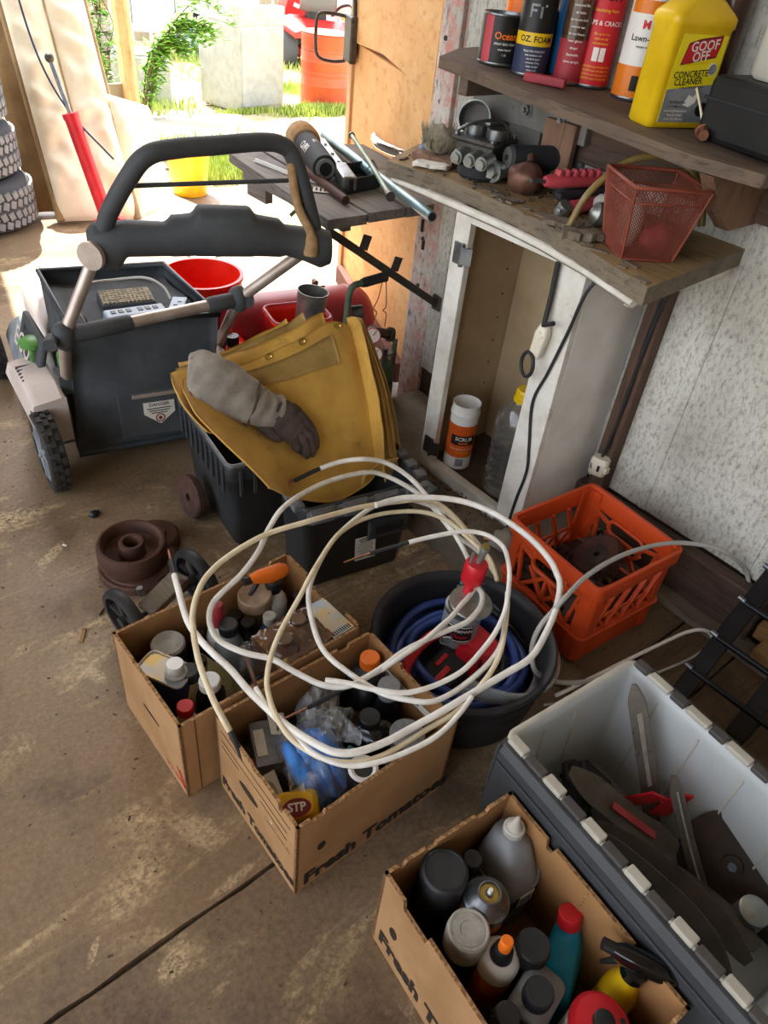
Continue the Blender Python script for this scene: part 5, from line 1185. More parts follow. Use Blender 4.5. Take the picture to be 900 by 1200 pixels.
for k in range(160):
    x, y = r_.uniform(1.43, 1.70), r_.uniform(.95, 1.62); s_ = r_.uniform(.002, .007); ms.box((x, y, BZ+s_*.3), (s_*r_.uniform(1, 4), s_, s_*.6), R=rotz(r_.uniform(0, 3)).to_3x3())
tag(ms.build('debris', 'dirt', None, kind='stuff', loc=(1.55, 1.3, BZ)), 'dirt and crumbs scattered over the worktop', 'debris')
tag(MB().tube(spline([(1.405, .99, BZ+.012), (1.43, .975, BZ+.09), (1.50, .94, BZ+.155), (1.57, .88, BZ+.165), (1.60, .82, BZ+.12), (1.60, .79, BZ+.05)], 8), .008, 8).build('hose', 'amber', None, loc=(1.5, .9, BZ)), 'stiff tan hose arching into the red wire basket', 'hose')
tag(MB().ball((0, 0, .03), (.05, .035, .03), 14, 8, nz=.4).build('bag', 'milky', None, loc=(1.58, 1.01, BZ)), 'small crumpled pale bag behind the steel knob', 'bag')

# red wire basket
bk = thing('wire_basket', 'square rust red wire mesh basket on the end of the worktop', 'basket', (1.455, .84, BZ), rad(-33))
T_, Bt, hh = .080, .056, .145
def bw(f, u, v):
    c = [(-1, -1), (1, -1), (1, 1), (-1, 1)]; a, b = c[f], c[(f+1) % 4]; k = Bt+(T_-Bt)*v
    return Vector(((a[0]+(b[0]-a[0])*u)*k, (a[1]+(b[1]-a[1])*u)*k, v*hh+.003))
m_ = MB(); n = 22
for f in range(4):
    for sg in (1, -1):
        for k in range(-n, n*2):
            u0, v0, u1, v1 = k/n, 0, k/n+sg*.9, 1
            if sg < 0: u0, u1 = k/n, k/n-.9
            t0, t1 = 0, 1
            du = u1-u0
            for lim in (0, 1):
                t = (lim-u0)/du
                if (lim == 0) == (du > 0): t0 = max(t0, t)
                else: t1 = min(t1, t)
            if t1-t0 > .02: m_.tube([bw(f, u0+du*t0, t0), bw(f, u0+du*t1, t1)], .0009, 3, cap=False)
for k in range(14):
    q = -Bt+2*Bt*(k+.5)/14; m_.tube([(q, -Bt, .003), (q, Bt, .003)], .0009, 3, cap=False); m_.tube([(-Bt, q, .003), (Bt, q, .003)], .0009, 3, cap=False)
m_.build('wire_mesh', 'basket_red', bk, kind='stuff')
for v, r in ((1, .0042), (.0, .003), (.80, .0022)):
    m_ = MB(); m_.tube([p for p in (bw(f, u, v) for f in range(4) for u in (.03, .5, .97))], r, 8, closed=True); m_.build('rim' if v == 1 else 'hoop', 'basket_red', bk)
for f in range(4): MB().tube([bw(f, 0, 0), bw(f, 0, 1)], .0028, 6).build('corner_wire', 'basket_red', bk)
tag(MB().ball((0, 0, .05), (.026, .026, .05), 16, 10, nz=.25).build('bulb', 'milky', None, loc=(1.44, .865, BZ+.006)), 'dusty white lump standing in the red wire basket', 'lump')
tag(MB().ball((0, 0, .028), (.040, .03, .028), 16, 10, nz=.3).build('red_rag', 'pink_red', None, loc=(1.475, .815, BZ+.006)), 'red rag at the bottom of the wire basket', 'rag')

# ================================================================ ON THE SHELF
def can(name, label, loc, r, h, segs, top='rim', n=32, rot=None, rz=0, group=None):
    """segs: (z0, z1, material) bands"""
    t = thing(name, label, 'can', loc, rz, group, rot)
    z = [0]; m_ = MB(); mats = []
    prof = [(0, .001), (r*.9, .001), (r, 0)]
    m_.lathe([(r*.88, .004), (r*.97, 0), (r*1.01, .003), (r*1.01, .006), (r, .007)], n); m_.lathe([(0, .004), (r*.88, .004)], n); m_.build('bottom_rim', 'steel', t)
    for i, (z0, z1, mm) in enumerate(segs): MB().lathe([(r, z0), (r, z1)], n).build('body' if i == 0 else 'label_band', mm, t)
    return t
def ctext(t, body, r, zc, az, size, mat_, bold=.01, nm='lettering'):
    m_ = MB(); m_.text(body, size, None, fn=wrap(r, zc, az), bold=bold); return m_.build(nm, mat_, t)
VW = rad(228)                       # side of a can that looks out over the floor
def sz(y): return shz(y)+.001
def openrim(t, r, h, m_='steel', depth=.03, inner='ink'):
    MB().lathe([(r, h-.004), (r*1.02, h-.003), (r*1.02, h), (r*.97, h+.001), (r*.95, h-.002), (r*.95, h-depth), (0, h-depth)], 32).build('rim', m_, t)
c1 = can('tin_can', 'open black tin can with a pale red stripe, first from the left on the shelf', (1.575, 1.437, sz(1.437)), .050, .105, ((.006, .102, 'black'),))
openrim(c1, .05, .105, 'steel', .02)
MB().lathe([(.0503, .007), (.0503, .101)], 8, a0=168, a1=196).build('label_stripe', 'pink_red', c1)
ctext(c1, 'Ocean', .0503, .062, rad(236), .021, 'orange', .02); 
for k in range(3): ctext(c1, ('SPRAY SEAL COAT', 'water based', '1 LB')[k], .0503, .046-.011*k, rad(236), .0065, 'white_print')
c0_ = can('tin_can', 'can with an orange band behind the open black tin', (1.665, 1.465, sz(1.465)), .040, .17, ((.006, .10, 'black'), (.10, .165, 'orange')))
openrim(c0_, .04, .17, 'steel', .006, 'steel')
cs_ = can('tin_can', 'short dark can between the black tin and the tall black aerosol', (1.655, 1.38, sz(1.38)), .036, .125, ((.006, .122, 'rust_dark'),)); openrim(cs_, .036, .125, 'steel', .004)
def aerosol(name, label, loc, r, h, segs, dome, cap, rz=0):
    t = can(name, label, loc, r, h, segs)
    MB().lathe([(r, h-.002), (r*1.02, h), (r*1.02, h+.004), (r*.9, h+.012), (r*.6, h+.022), (r*.3, h+.026), (0, h+.026)], 30).build('dome', dome, t)
    if cap: MB().lathe([(r*.88, h+.010), (r*.90, h+.055), (r*.84, h+.06), (0, h+.06)], 30).build('cap', cap, t)
    return t
c2 = aerosol('spray_can', 'tall black aerosol can with a yellow band, second along the shelf front', (1.574, 1.332, sz(1.332)), .041, .215, ((.006, .062, 'navy'), (.062, .088, 'yellow'), (.088, .213, 'black')), 'steel', 'black')
ctext(c2, 'OZ. FOAM', .0413, .075, VW, .017, 'black_print', .02); ctext(c2, 'FT', .0413, .128, VW-.2, .036, 'label_grey', .02); ctext(c2, 'ETER', .0413, .182, VW-.15, .026, 'yellow', .02); ctext(c2, 'INSECT SPRAY', .0413, .158, VW-.15, .010, 'white_print')
for k in range(6): ctext(c2, ('KILLS ON CONTACT', 'use outdoors only', 'see back panel', 'contents 510 g', 'keep upright', 'shake well')[k], .0413, .052-.0075*k, VW, .0055, 'white_print')
c3 = aerosol('spray_can', 'bright blue aerosol can between the black and the red ones', (1.665, 1.305, sz(1.305)), .034, .20, ((.006, .198, 'blue_can'),), 'steel', 'blue_can')
ctext(c3, 'DRY', .0343, .15, VW-.2, .02, 'red', .02); ctext(c3, 'GLASS', .0343, .115, VW-.2, .013, 'white_print', .01)
m_ = MB().lathe([(.0345, .125), (.0345, .17)], 10, a0=190, a1=225); m_.build('label_patch', 'red', c3)
c4 = aerosol('spray_can', 'dull red and brown aerosol can just left of the bright red one', (1.622, 1.252, sz(1.252)), .033, .205, ((.006, .09, 'red_dull'), (.09, .165, 'brown_plastic'), (.165, .203, 'red_dull')), 'steel', 'red_dull')
for k in range(9): ctext(c4, ('seals and fills', 'air leaks', 'up to one inch', 'interior use', 'do not freeze', 'wear gloves', 'danger', 'flammable', 'store upright')[k], .0333, .155-.0135*k, VW-.15, .0068, 'white_print')
c5 = aerosol('spray_can', 'bright red aerosol can with black and white lettering on the shelf', (1.672, 1.222, sz(1.222)), .043, .235, ((.006, .233, 'label_red'),), 'steel', 'black')
ctext(c5, 'GREAT', .0433, .205, VW-.1, .024, 'black_print', .03); ctext(c5, 'STUFF', .0433, .178, VW-.1, .024, 'black_print', .03); ctext(c5, 'insulating foam', .0433, .152, VW-.1, .009, 'yellow'); ctext(c5, 'GAPS & CRACKS', .0433, .128, VW-.1, .0125, 'white_print', .015)
for k in range(3): ctext(c5, ('fills up to 1 in.', 'seals out air', 'and moisture')[k], .0433, .108-.009*k, VW-.1, .0065, 'yellow')
m_ = MB()
for q in (-.27, .09): m_.lathe([(.0434, .055), (.0434, .082)], 4, a0=math.degrees(VW+q)-7, a1=math.degrees(VW+q)+10)
m_.build('label_patch', 'white_print', c5, kind='stuff')
for k in range(4): ctext(c5, 'CAUTION read the back label', .0433, .044-.008*k, VW-.1, .0058, 'yellow')
c6 = aerosol('spray_can', 'orange and cream aerosol can next to the yellow bottle', (1.685, 1.112, sz(1.112)), .043, .19, ((.006, .068, 'orange_can'), (.068, .188, 'white_plastic')), 'white_plastic', None)
MB().lathe([(.043, .188), (.043, .205), (.036, .225), (.022, .236), (0, .238)], 30).build('shoulder', 'white_plastic', c6)
MB().lathe([(.0433, .165), (.0435, .188), (.0433, .205)], 16, a0=150, a1=300).build('label_band', 'orange_can', c6)
ctext(c6, 'Lawn-Saver', .0434, .120, VW-.05, .0165, 'black_print', .01); ctext(c6, 'water resistant', .0434, .105, VW-.05, .0075, 'black_print'); ctext(c6, 'M', .0434, .145, VW-.3, .022, 'label_red', .03)
m_ = MB().lathe([(.0435, .02), (.0435, .05)], 6, a0=205, a1=226); m_.build('label_patch', 'black_print', c6)
c7 = can('bottle', 'dark bottle behind the cream aerosol can', (1.69, 1.02, sz(1.02)), .042, .24, ((.006, .238, 'navy'),)); openrim(c7, .042, .24, 'black', .004)
c8 = can('bottle', 'black capped bottle behind the shoulder of the yellow bottle', (1.685, .93, sz(.93)), .04, .25, ((.006, .248, 'brown_plastic'),)); openrim(c8, .04, .25, 'black', .004)
# yellow bottle
gb = thing('cleaner_bottle', 'big yellow flat-sided bottle of concrete cleaner with a red logo', 'bottle', (1.572, .935, sz(.92)), rad(-17))
W_, D_, H_ = .150, .075, .195
m_ = MB(); m_.rings([[Vector(p) for p in rrect(w, d, r, 5, z)] for w, d, r, z in ((W_-.012, D_-.012, .012, 0), (W_, D_, .015, .007), (W_, D_, .015, H_-.022), (W_+.006, D_+.006, .016, H_-.018), (W_+.006, D_+.006, .016, H_-.003), (W_-.004, D_-.004, .016, H_+.004), (W_*.62, D_*.72, .02, H_+.025), (.052, .05, .0249, H_+.030), (.046, .046, .0229, H_+.032), (.046, .046, .0229, H_+.046))]); m_.build('body', 'yellow', gb)
MB().lathe([(.0255, H_+.036), (.0255, H_+.066), (.022, H_+.070), (0, H_+.07)], 26).build('cap', 'black', gb)
FR = plane4((0, -D_/2-.0004, 0), (1, 0, 0), (0, 0, 1))
def flat(nm, poly, m2, z=0, par=gb, M4=FR): return MB().at(M4).prism(poly, z, z+.0006).build(nm, m2, par)
flat('label_panel', [(-.055, .012), (.062, .012), (.062, H_-.030), (-.050, H_-.030), (-.055, .10)], 'label_yellow')
flat('label_panel', [(-.055, .012), (.062, .012), (.062, .082), (-.055, .070)], 'label_grey', .0007)
flat('logo_patch', [(-.040, .112), (-.032, .150), (-.005, .158), (.048, .166), (.048, .148), (.044, .128), (.010, .122)], 'maroon', .0007)
flat('logo_patch', [(-.036, .115), (-.029, .147), (-.004, .1545), (.0445, .1615), (.0445, .149), (.041, .131), (.010, .1255)], 'label_red', .0012)
def gtext(body, sz_, x, z, m2, bold=.02, rot=.12, zz=.0026):
    m_ = MB(); m_.text(body, sz_, FR @ tr(x, z, zz) @ rotz(rot), bold=bold); return m_.build('lettering', m2, gb)
gtext('GOOF', .024, .008, .1465, 'white_print', .014, .12); gtext('OFF', .024, .005, .1285, 'white_print', .014, .12)
gtext('PROFESSIONAL STRENGTH', .0048, .000, .1165, 'yellow', .02, .1)
gtext('CONCRETE', .0165, -.006, .098, 'black_print', .012, .08); gtext('CLEANER', .0165, -.008, .085, 'black_print', .012, .08); gtext('+ OIL STAIN REMOVER', .006, .004, .0755, 'black_print', .01, .06)
m_ = MB().at(FR @ tr(.045, .108, .001)); m_.cyl((0, 0, 0), (0, 0, .0006), .011, n=20); m_.build('badge', 'white_print', gb); m_ = MB().at(FR @ tr(.045, .108, .0017)); m_.cyl((0, 0, 0), (0, 0, .0004), .0095, n=20); m_.build('badge', 'label_grey', gb)
m_ = MB().at(FR @ tr(.012, .052, .0015)); m_.prism([(-.016, -.008), (.0, -.012), (.014, -.004), (.018, .010), (.012, .014), (.006, .006), (-.006, .010)], 0, .0004); m_.build('label_picture', 'white_print', gb)
m_ = MB().at(FR @ tr(.050, .036, .0015)); m_.prism([(.017*cos(a), .013*sin(a)) for a in [2*PI*k/16 for k in range(16)]], 0, .0004); m_.build('label_picture', 'black_print', gb)
for k, tx in enumerate(('PROFESSIONAL', 'FORMULA 2', 'removes grease and oil', 'from driveways', '32 FL OZ (946 mL)')): gtext(tx, .0062, -.018, .048-.0075*k, 'white_print' if k > 1 else 'black_print', .01, 0)
# white jug on a black case, wire connector, caulk stick
cs = thing('tool_case', 'matt black plastic case at the right end of the shelf', 'case', (1.622, .74, sz(.70)+.004), rad(-12))
MB().box((0, 0, .058), (.17, .20, .115)).build('shell', 'black', cs, .012); MB().box((0, 0, .075), (.174, .204, .006)).build('seam', 'black_matte', cs, .001)
jg = thing('jug', 'translucent white jug with red print standing on the black case', 'jug', (1.63, .735, sz(.70)+.121), rad(-20))
m_ = MB(); m_.rings([[Vector(p) for p in rrect(w, d, r, 6, z)] for w, d, r, z in ((.11, .11, .03, 0), (.125, .125, .035, .008), (.125, .125, .035, .13), (.11, .11, .04, .16), (.05, .05, .0249, .19), (.04, .04, .0199, .20))]); m_.build('body', 'milky', jg)
MB().lathe([(.022, .198), (.024, .2), (.024, .218), (0, .22)], 20).build('cap', 'red', jg)
JF = plane4((-.0628, .0, 0), (0, -1, 0), (0, 0, 1)); m_ = MB(); m_.text('2', .05, JF @ tr(.005, .07, .0004), bold=.03); m_.build('lettering', 'pink_red', jg)
m_ = MB()
for k in range(8): m_.box((-.0632, -.04, .03+.012*k), (.0006, .012, .0018))
m_.build('scale_mark', 'pink_red', jg, kind='stuff')
wcn = thing('wire_connector', 'salmon pink wire connector with a tan wire on the shelf edge', 'connector', (1.545, .828, sz(.828)), rad(35))
m_ = MB(); m_.cyl((-.022, 0, .012), (.012, 0, .013), .010, .0125, n=14); m_.cyl((.012, 0, .013), (.024, 0, .013), .015, n=8); m_.build('body', 'copper', wcn, .002); MB().tube(spline([(.02, 0, .015), (.05, .01, .04), (.06, .03, .075), (.09, .04, .09)], 6), .0028, 6).build('wire', 'cable_cream', wcn)
ck_ = thing('chalk_stick', 'square red wax stick lying along the shelf edge below the cans', 'stick', (1.535, 1.245, sz(1.245)), rad(-68))
MB().box((0, 0, .010), (.10, .020, .019)).build('stick', 'red_dull', ck_, .003); 
for k in range(4): MB().box((-.036+.024*k, 0, .0198), (.003, .018, .001)).build('ridge', 'pink_red', ck_)

# ================================================================ IN AND ON THE CABINET
CZ = .102
cn = can('canister', 'white canister with an orange label and an open top inside the cabinet', (1.508, 1.268, CZ), .043, .225, ((.006, .05, 'white_plastic'), (.05, .165, 'orange_label'), (.165, .222, 'white_plastic')))
openrim(cn, .043, .228, 'white_plastic', .05, 'white_plastic'); MB().lathe([(.0435, .19), (.0455, .193), (.0455, .2), (.0435, .203)], 28).build('lip', 'white_plastic', cn)
m_ = MB().lathe([(.0434, .095), (.0434, .130)], 18, a0=180, a1=290); m_.build('label_band', 'black_print', cn)
ctext(cn, 'SCRUB', .0437, .118, rad(235), .018, 'white_print', .02); ctext(cn, 'WIPES', .0437, .103, rad(235), .012, 'orange', .02); ctext(cn, 'heavy duty hand cleaning', .0437, .082, rad(235), .008, 'white_print'); ctext(cn, '72 COUNT', .0437, .068, rad(235), .009, 'yellow', .01)
m_ = MB().lathe([(.0434, .018), (.0434, .045)], 6, a0=215, a1=248); m_.build('label_patch', 'label_grey', cn)
wj = thing('water_jug', 'clear ribbed plastic jug with a yellow cap inside the cabinet', 'jug', (1.535, 1.085, CZ))
r = .068; pr = [(0, .004), (r*.8, 0), (r, .012)]
for k in range(7): pr += [(r, .02+.03*k), (r*.93, .032+.03*k), (r, .044+.03*k)]
pr += [(r, .245), (r*.92, .275), (r*.6, .31), (r*.33, .325), (r*.33, .345)]
MB().lathe(pr, 36, sharp=80).build('body', 'clear', wj)
m_ = MB(); m_.lathe([(.030, .318), (.032, .320), (.032, .327), (.028, .329), (.027, .352), (.024, .356), (0, .357)], 28)
for k in range(24): m_.at(rotz(2*PI*k/24)).box((.0275, 0, .341), (.002, .0035, .02))
m_.build('cap', 'yellow', wj)
bgc = MB(); bgc.ball((0, 0, .08), (.05, .05, .085), 22, 14, nz=.5, ns=14, seed=3); tag(bgc.build('plastic_bag', 'bag_film', None, loc=(1.63, 1.10, CZ+.002)), 'crumpled clear plastic bag behind the jug in the cabinet', 'bag')
hp = thing('hanging_plug', 'cream plug hanging on a black cable in the cabinet doorway', 'plug', (1.415, 1.003, .60))
MB().tube([(1.424, 1.008, .865), (1.424, 1.004, .78), (1.418, 1.0, .71)], .0065, 8).build('cable', 'cable_black', hp, world=True)
m_ = MB(); m_.at(tr(1.418, .999, .672) @ rotx(.1)).rings([[Vector(p) for p in rrect(w, d, .008, 4, z)] for w, d, z in ((.022, .026, -.045), (.026, .034, -.035), (.027, .037, .02), (.02, .026, .042), (.012, .014, .046))]); m_.build('body', 'plug_white', hp, .001, world=True)
MB().cyl((1.412, .998, .715), (1.405, .965, .735), .006, n=10).build('stub', 'cable_black', hp, world=True)
m_ = MB(); m_.tube([Vector((1.405, 1.012, .605))+Vector((.006*cos(a), .024*cos(a), .032*sin(a))) for a in [2*PI*k/20 for k in range(20)]], .005, 8, closed=True); m_.build('ring', 'cable_black', hp, world=True)
tag(MB().tube(spline([(1.45, .885, BZ-.052), (1.425, .912, .83), (1.428, .935, .72), (1.431, .962, .60), (1.431, .985, .50), (1.431, .962, .38), (1.431, .948, .30), (1.431, .957, .2), (1.431, .962, .12), (1.42, .955, .085)], 8), .0042, 8).build('electric_cable', 'cable_black', None, loc=(1.43, .95, .5)), 'thin black cord running down the cabinet corner', 'cord')
ex = thing('extension_socket', 'cream three-way socket hanging low beside the cabinet', 'socket', (1.675, .875, .27))
m_ = MB(); m_.at(tr(1.672, .872, .275) @ rotz(.25)).rings([[Vector(p) for p in rrect(w, d, .01, 4, z)] for w, d, z in ((.03, .04, -.03), (.036, .05, -.026), (.038, .052, .02), (.03, .04, .028))]); m_.build('body', 'plug_white', ex, .002, world=True)
for q in (-.012, .010): MB().at(tr(1.652, .874+q, .275) @ rotz(.25)).box((0, 0, 0), (.004, .007, .018)).build('slot', 'black', ex, world=True)
MB().at(tr(1.672, .846, .27)).box((0, 0, 0), (.02, .012, .02)).build('slot_block', 'plug_white', ex, .003, world=True)
MB().tube(spline([(1.675, .874, .30), (1.682, .868, .42), (1.683, .866, .6), (1.682, .858, .75), (1.66, .82, .85), (1.60, .74, .905), (1.56, .735, .93)], 8), .0045, 8).build('cable', 'cable_black', ex, world=True)
m_ = MB(); 
for k in range(3): m_.tube(spline([(1.687, .866+.006*k, .33), (1.686, .872-.004*k, .5), (1.686, .862+.005*k, .66), (1.687, .866, .78)], 6), .003, 6)
m_.build('loose_cable', 'cable_black', ex, world=True, kind='stuff')

# ================================================================ CARDBOARD BOXES
def carton_box(name, label, o, ang, w, d, h, notches, t=.0065, holes=(), seams=()):
    """open box: local x along w, y along d, from corner o; notches[side] = [(from, to, drop)] along the top edge"""
    T = thing(name, label, 'box', (o[0], o[1], .0015), ang)
    S = {'front': ((0, 0), (1, 0), w), 'right': ((w, 0), (0, 1), d), 'back': ((w, d), (-1, 0), w), 'left': ((0, d), (0, -1), d)}
    for k, ((x, y), (ux, uy), L) in S.items():
        M4 = Matrix(((ux, 0, uy, x), (uy, 0, -ux, y), (0, 1, 0, 0), (0, 0, 0, 1)))       # local x along the wall, y up, z outwards
        top = [(0, h)]
        for a, b, dr in notches.get(k, ()): top += [(a, h), (a+.004, h-dr), (b-.004, h-dr), (b, h)]
        top.append((L, h)); poly = [(0, 0), (L, 0)]+top[::-1]
        m_ = MB().at(M4); n = len(poly)
        a_ = m_._v([(p[0], p[1], 0) for p in poly]); b_ = m_._v([(p[0], p[1], -t) for p in poly])
        m_._f([a_+i for i in range(n)], 0); m_._f([b_+i for i in range(n)][::-1], 1)
        for i in range(n):
            j = (i+1) % n; m_._f([a_+j, a_+i, b_+i, b_+j], 2)
        w_ = m_.build('side', ['card', 'card_in', 'card_edge'], T)
        for (kk, a, z, rw, rh) in holes:
            if kk == k:
                q = MB().at(M4 @ tr(a, z, .0004)); q.prism([(rw*cos(e), rh*sin(e)) for e in [2*PI*i/20 for i in range(20)]], 0, .0006); q.build('hand_hole', 'ink', w_)
        for (kk, a) in seams:
            if kk == k: 
                q = MB().at(M4 @ tr(a, h/2, -t-.0006)); q.box((0, 0, 0), (.003, h*.96, .001)); q.build('fold_line', 'card_edge', w_)
        if k == 'front': FRONT = (w_, M4)
        if k == 'left': LEFT = (w_, M4)
    MB().box((w/2, d/2, .004), (w-.002, d-.002, .007)).build('bottom', 'card_in', T)
    return T, FRONT, LEFT
def btext(par, M4, body, size, x, y, m2='ink', bold=.02, nm='lettering', rot=0):
    m_ = MB(); m_.text(body, size, M4 @ tr(x, y, .0009) @ rotz(rot), bold=bold, align='LEFT'); return m_.build(nm, m2, par)
def lines(par, M4, segs, th=.0016, m2='ink_soft'):
    m_ = MB().at(M4)
    for (x0, y0, x1, y1) in segs: m_.bar((x0, y0, .0006), (x1, y1, .0006), th, .0006, up=(0, 0, 1))
    m_.build('printed_line', m2, par, kind='stuff')
bm, fm, lm = carton_box('cardboard_box', 'cardboard tomato box holding the bag of blue gloves under the coil of white cable', (.368, .499), rad(-.5), .376, .280, .243,
    {'front': [(.028, .060, .010), (.060, .10, .004)], 'back': [(.06, .09, .012)], 'left': [(.05, .068, .016), (.13, .16, .006), (.22, .236, .018)], 'right': [(.10, .17, .010)]},
    holes=(('left', .118, .128, .034, .011), ('front', .055, .125, .009, .013)), seams=(('back', .16),))
btext(*fm, 'Fresh Tomatoes', .056, .018, .032, bold=.05); btext(*lm, 'Fresh Tomatoes', .040, .012, .036, bold=.05)
lines(*lm, [(.02, .185, .25, .185), (.02, .165, .085, .165), (.16, .165, .25, .160), (.02, .215, .26, .213)]); btext(*lm, 'Caution: keep dry', .012, .175, .130, 'ink_soft', .0); btext(*lm, 'hand', .016, .10, .123, 'print_red', .0)
bl_, fl2, ll = carton_box('cardboard_box', 'cardboard box full of dirty oil bottles, behind the tomato box', (.302, .792), rad(.6), .436, .285, .243,
    {'front': [], 'back': [(.05, .12, .008)], 'left': [(.09, .10, .006)], 'right': [(.05, .2, .03)]}, holes=(('left', .15, .13, .036, .004),), seams=(('front', .05),))
lines(*ll, [(.25, .07, .275, .02), (.262, .07, .28, .03)], .005, 'print_red'); btext(*ll, 'U.S. No. 1', .02, .20, .03, 'print_red', .01)
lines(*fl2, [(.032, .0, .032, .24)], .002)
b3, f3, l3 = carton_box('cardboard_box', 'cardboard tomato box of spray cans and oil jugs beside the white tote', (.402, -.045), rad(-5.4), .276, .402, .248,
    {'back': [(.055, .085, .012), (.17, .195, .010), (.235, .25, .012)], 'left': [(.055, .12, .022), (.30, .325, .012)], 'right': [(.09, .105, .02), (.28, .30, .02)], 'front': [(.03, .25, .01)]},
    holes=(('left', .050, .115, .010, .016),), seams=(('right', .20),))
btext(*l3, 'Fresh Tomatoes', .054, .018, .046, bold=.05)
m_ = MB().cyl((.268, .19, .0085), (.268, .19, .0095), .013, n=18); m_.build('floor_hole', 'ink', b3)

# ---------------------------------------------------------------- bottles
def bottle(name, label, x, y, z0, r, h, body, cap, nr=.013, ch=.022, cr=None, sh=.62, rot=None, cat='bottle', neck=True, capprof=None, n=26, capname='cap', sq=(1, 1), band=None):
    t = thing(name, label, cat, (x, y, z0), 0, None, rot); cr = cr or nr*1.25; hs = h*sh
    MB().lathe([(0, .002), (r*.9, 0), (r, .006), (r, hs), (r*.94, hs+(h-hs)*.25), (r*.62, hs+(h-hs)*.62), (nr, hs+(h-hs)*.85), (nr, h)], n, sq=sq, sharp=60).build('body', body, t)
    if band: MB().lathe([(r*1.006, hs*band[0]), (r*1.006, hs*band[1])], n, sq=sq).build('label_band', band[2], t)
    if cap:
        m_ = MB(); m_.lathe([(cr, h-.008), (cr, h-.008+ch*.92), (cr*.9, h-.008+ch), (0, h-.008+ch)], 22)
        for k in range(20): m_.at(rotz(2*PI*k/20)).box((cr, 0, h-.008+ch*.45), (.0012, cr*.14, ch*.7))
        m_.build(capname, cap, t)
    return t
def jug(name, label, x, y, z0, w, d, h, body, cap, rz=0, cx=0, cy=0, nr=.016, ch=.02, r=.02, rot=None, cat='bottle', shoulder=.75, capr=None):
    t = thing(name, label, cat, (x, y, z0), rz, None, rot)
    m_ = MB(); R_ = []
    for k, z in ((.93, 0), (1, .006), (1, h*shoulder), (.93, h*(shoulder+.07)), (.6, h*.93)): R_.append([Vector(p)+Vector((cx*(1-k)*2.2, cy*(1-k)*2.2, 0)) for p in rrect(w*k, d*k, r*k, 5, z)])
    R_.append([Vector(p) for p in rrect(nr*2, nr*2, nr*.999, 5, h*.95, cx, cy)]); R_.append([Vector(p) for p in rrect(nr*2, nr*2, nr*.999, 5, h, cx, cy)])
    m_.rings(R_); m_.build('body', body, t)
    cr = capr or nr*1.2
    m_ = MB(); m_.lathe([(cr, h-.006), (cr, h-.006+ch*.9), (cr*.9, h-.006+ch), (0, h-.006+ch)], 24, c=(cx, cy, 0))
    for k in range(22): m_.at(tr(cx, cy, 0) @ rotz(2*PI*k/22)).box((cr, 0, h-.006+ch*.45), (.0012, cr*.13, ch*.72))
    m_.build('cap', cap, t); return t
FZ = .0105
# left box
ot = thing('oil_tin', 'rectangular oil tin with a rusty gold top in the corner of the box', 'tin', (.352, .951, FZ), rad(-62))
m_ = MB(); m_.rings([[Vector(p) for p in rrect(.108, .062, .016, 5, z)] for z in (0, .205)]); m_.build('body', 'navy', ot)
m_ = MB(); m_.rings([[Vector(p) for p in rrect(w, d, .016, 5, z)] for w, d, z in ((.110, .064, .203), (.110, .064, .209), (.104, .058, .209), (.104, .058, .206))]); m_.build('top', 'tin_gold', ot)
m_ = MB(); m_.lathe([(.023, .206), (.023, .214), (.018, .216), (.018, .237), (.016, .24), (0, .24)], 24, c=(.026, .0, 0)); m_.build('cap', 'grey_cap', ot); MB().lathe([(.0165, .2402), (0, .2404)], 20, c=(.026, 0, 0)).build('cap_top', 'white_plastic', ot)
t = can('spray_can', 'black can with a dull grey lid beside the rusty oil tin', (.392, 1.022, FZ), .036, .19, ((.006, .188, 'black'),)); MB().lathe([(.036, .186), (.0365, .19), (.033, .195), (.030, .193), (0, .193)], 28).build('lid', 'grey_cap', t)
bottle('bottle', 'small clear bottle with a red cap in the front corner of the left box', .342, .848, FZ, .021, .195, 'milky', 'red', .014, .022, .0165, .8)
bottle('bottle', 'pale yellow oil bottle with a black ribbed cap', .389, .918, FZ, .026, .195, 'pale_oil', 'black', .015, .026, .020, .72)
jug('bottle', 'black square bottle with a white cap next to the pale yellow bottle', .412, .878, FZ, .062, .05, .19, 'black', 'white_plastic', rad(-25), 0, 0, .018, .022, .012, capr=.022)
jug('bottle', 'black flat bottle lying on its side by the front of the left box', .452, .842, .115, .05, .04, .12, 'black_gloss', 'black', 0, 0, 0, .014, .02, .012, rot=(0, 1.2, .1))
bt = bottle('bottle', 'white bottle with a tall dark red nozzle cap', .512, 1.02, FZ, .030, .185, 'white_plastic', None, .014, sh=.75); MB().lathe([(.016, .18), (.014, .20), (.013, .24), (.011, .243), (0, .243)], 8).build('nozzle', 'red_dull', bt); MB().lathe([(.0303, .02), (.0303, .12)], 24).build('label_band', 'black', bt)
bt = bottle('bottle', 'grey round bottle with a black screw cap beside the red nozzle bottle', .516, .982, FZ, .034, .195, 'grey_jug', 'black', .018, .026, .021, .68)
jr = thing('jar', 'rusty lidded glass jar in the back corner of the left box', 'jar', (.612, 1.030, FZ)); MB().lathe([(0, 0), (.036, .0), (.038, .006), (.038, .165), (.034, .18), (.034, .19), (0, .19)], 30).build('glass', 'amber', jr); MB().lathe([(.0385, .178), (.0395, .182), (.0395, .206), (.037, .209), (.033, .207), (0, .207)], 30).build('lid', 'rust_lid', jr); MB().lathe([(.0384, .03), (.0384, .10)], 26).build('label_band', 'paper', jr)
sp_ = bottle('spray_bottle', 'white spray bottle with a bright orange trigger head', .662, 1.03, FZ, .033, .205, 'white_plastic', None, .015, sh=.75)
MB().lathe([(.019, .195), (.019, .225), (.012, .232), (0, .232)], 20).build('collar', 'black', sp_)
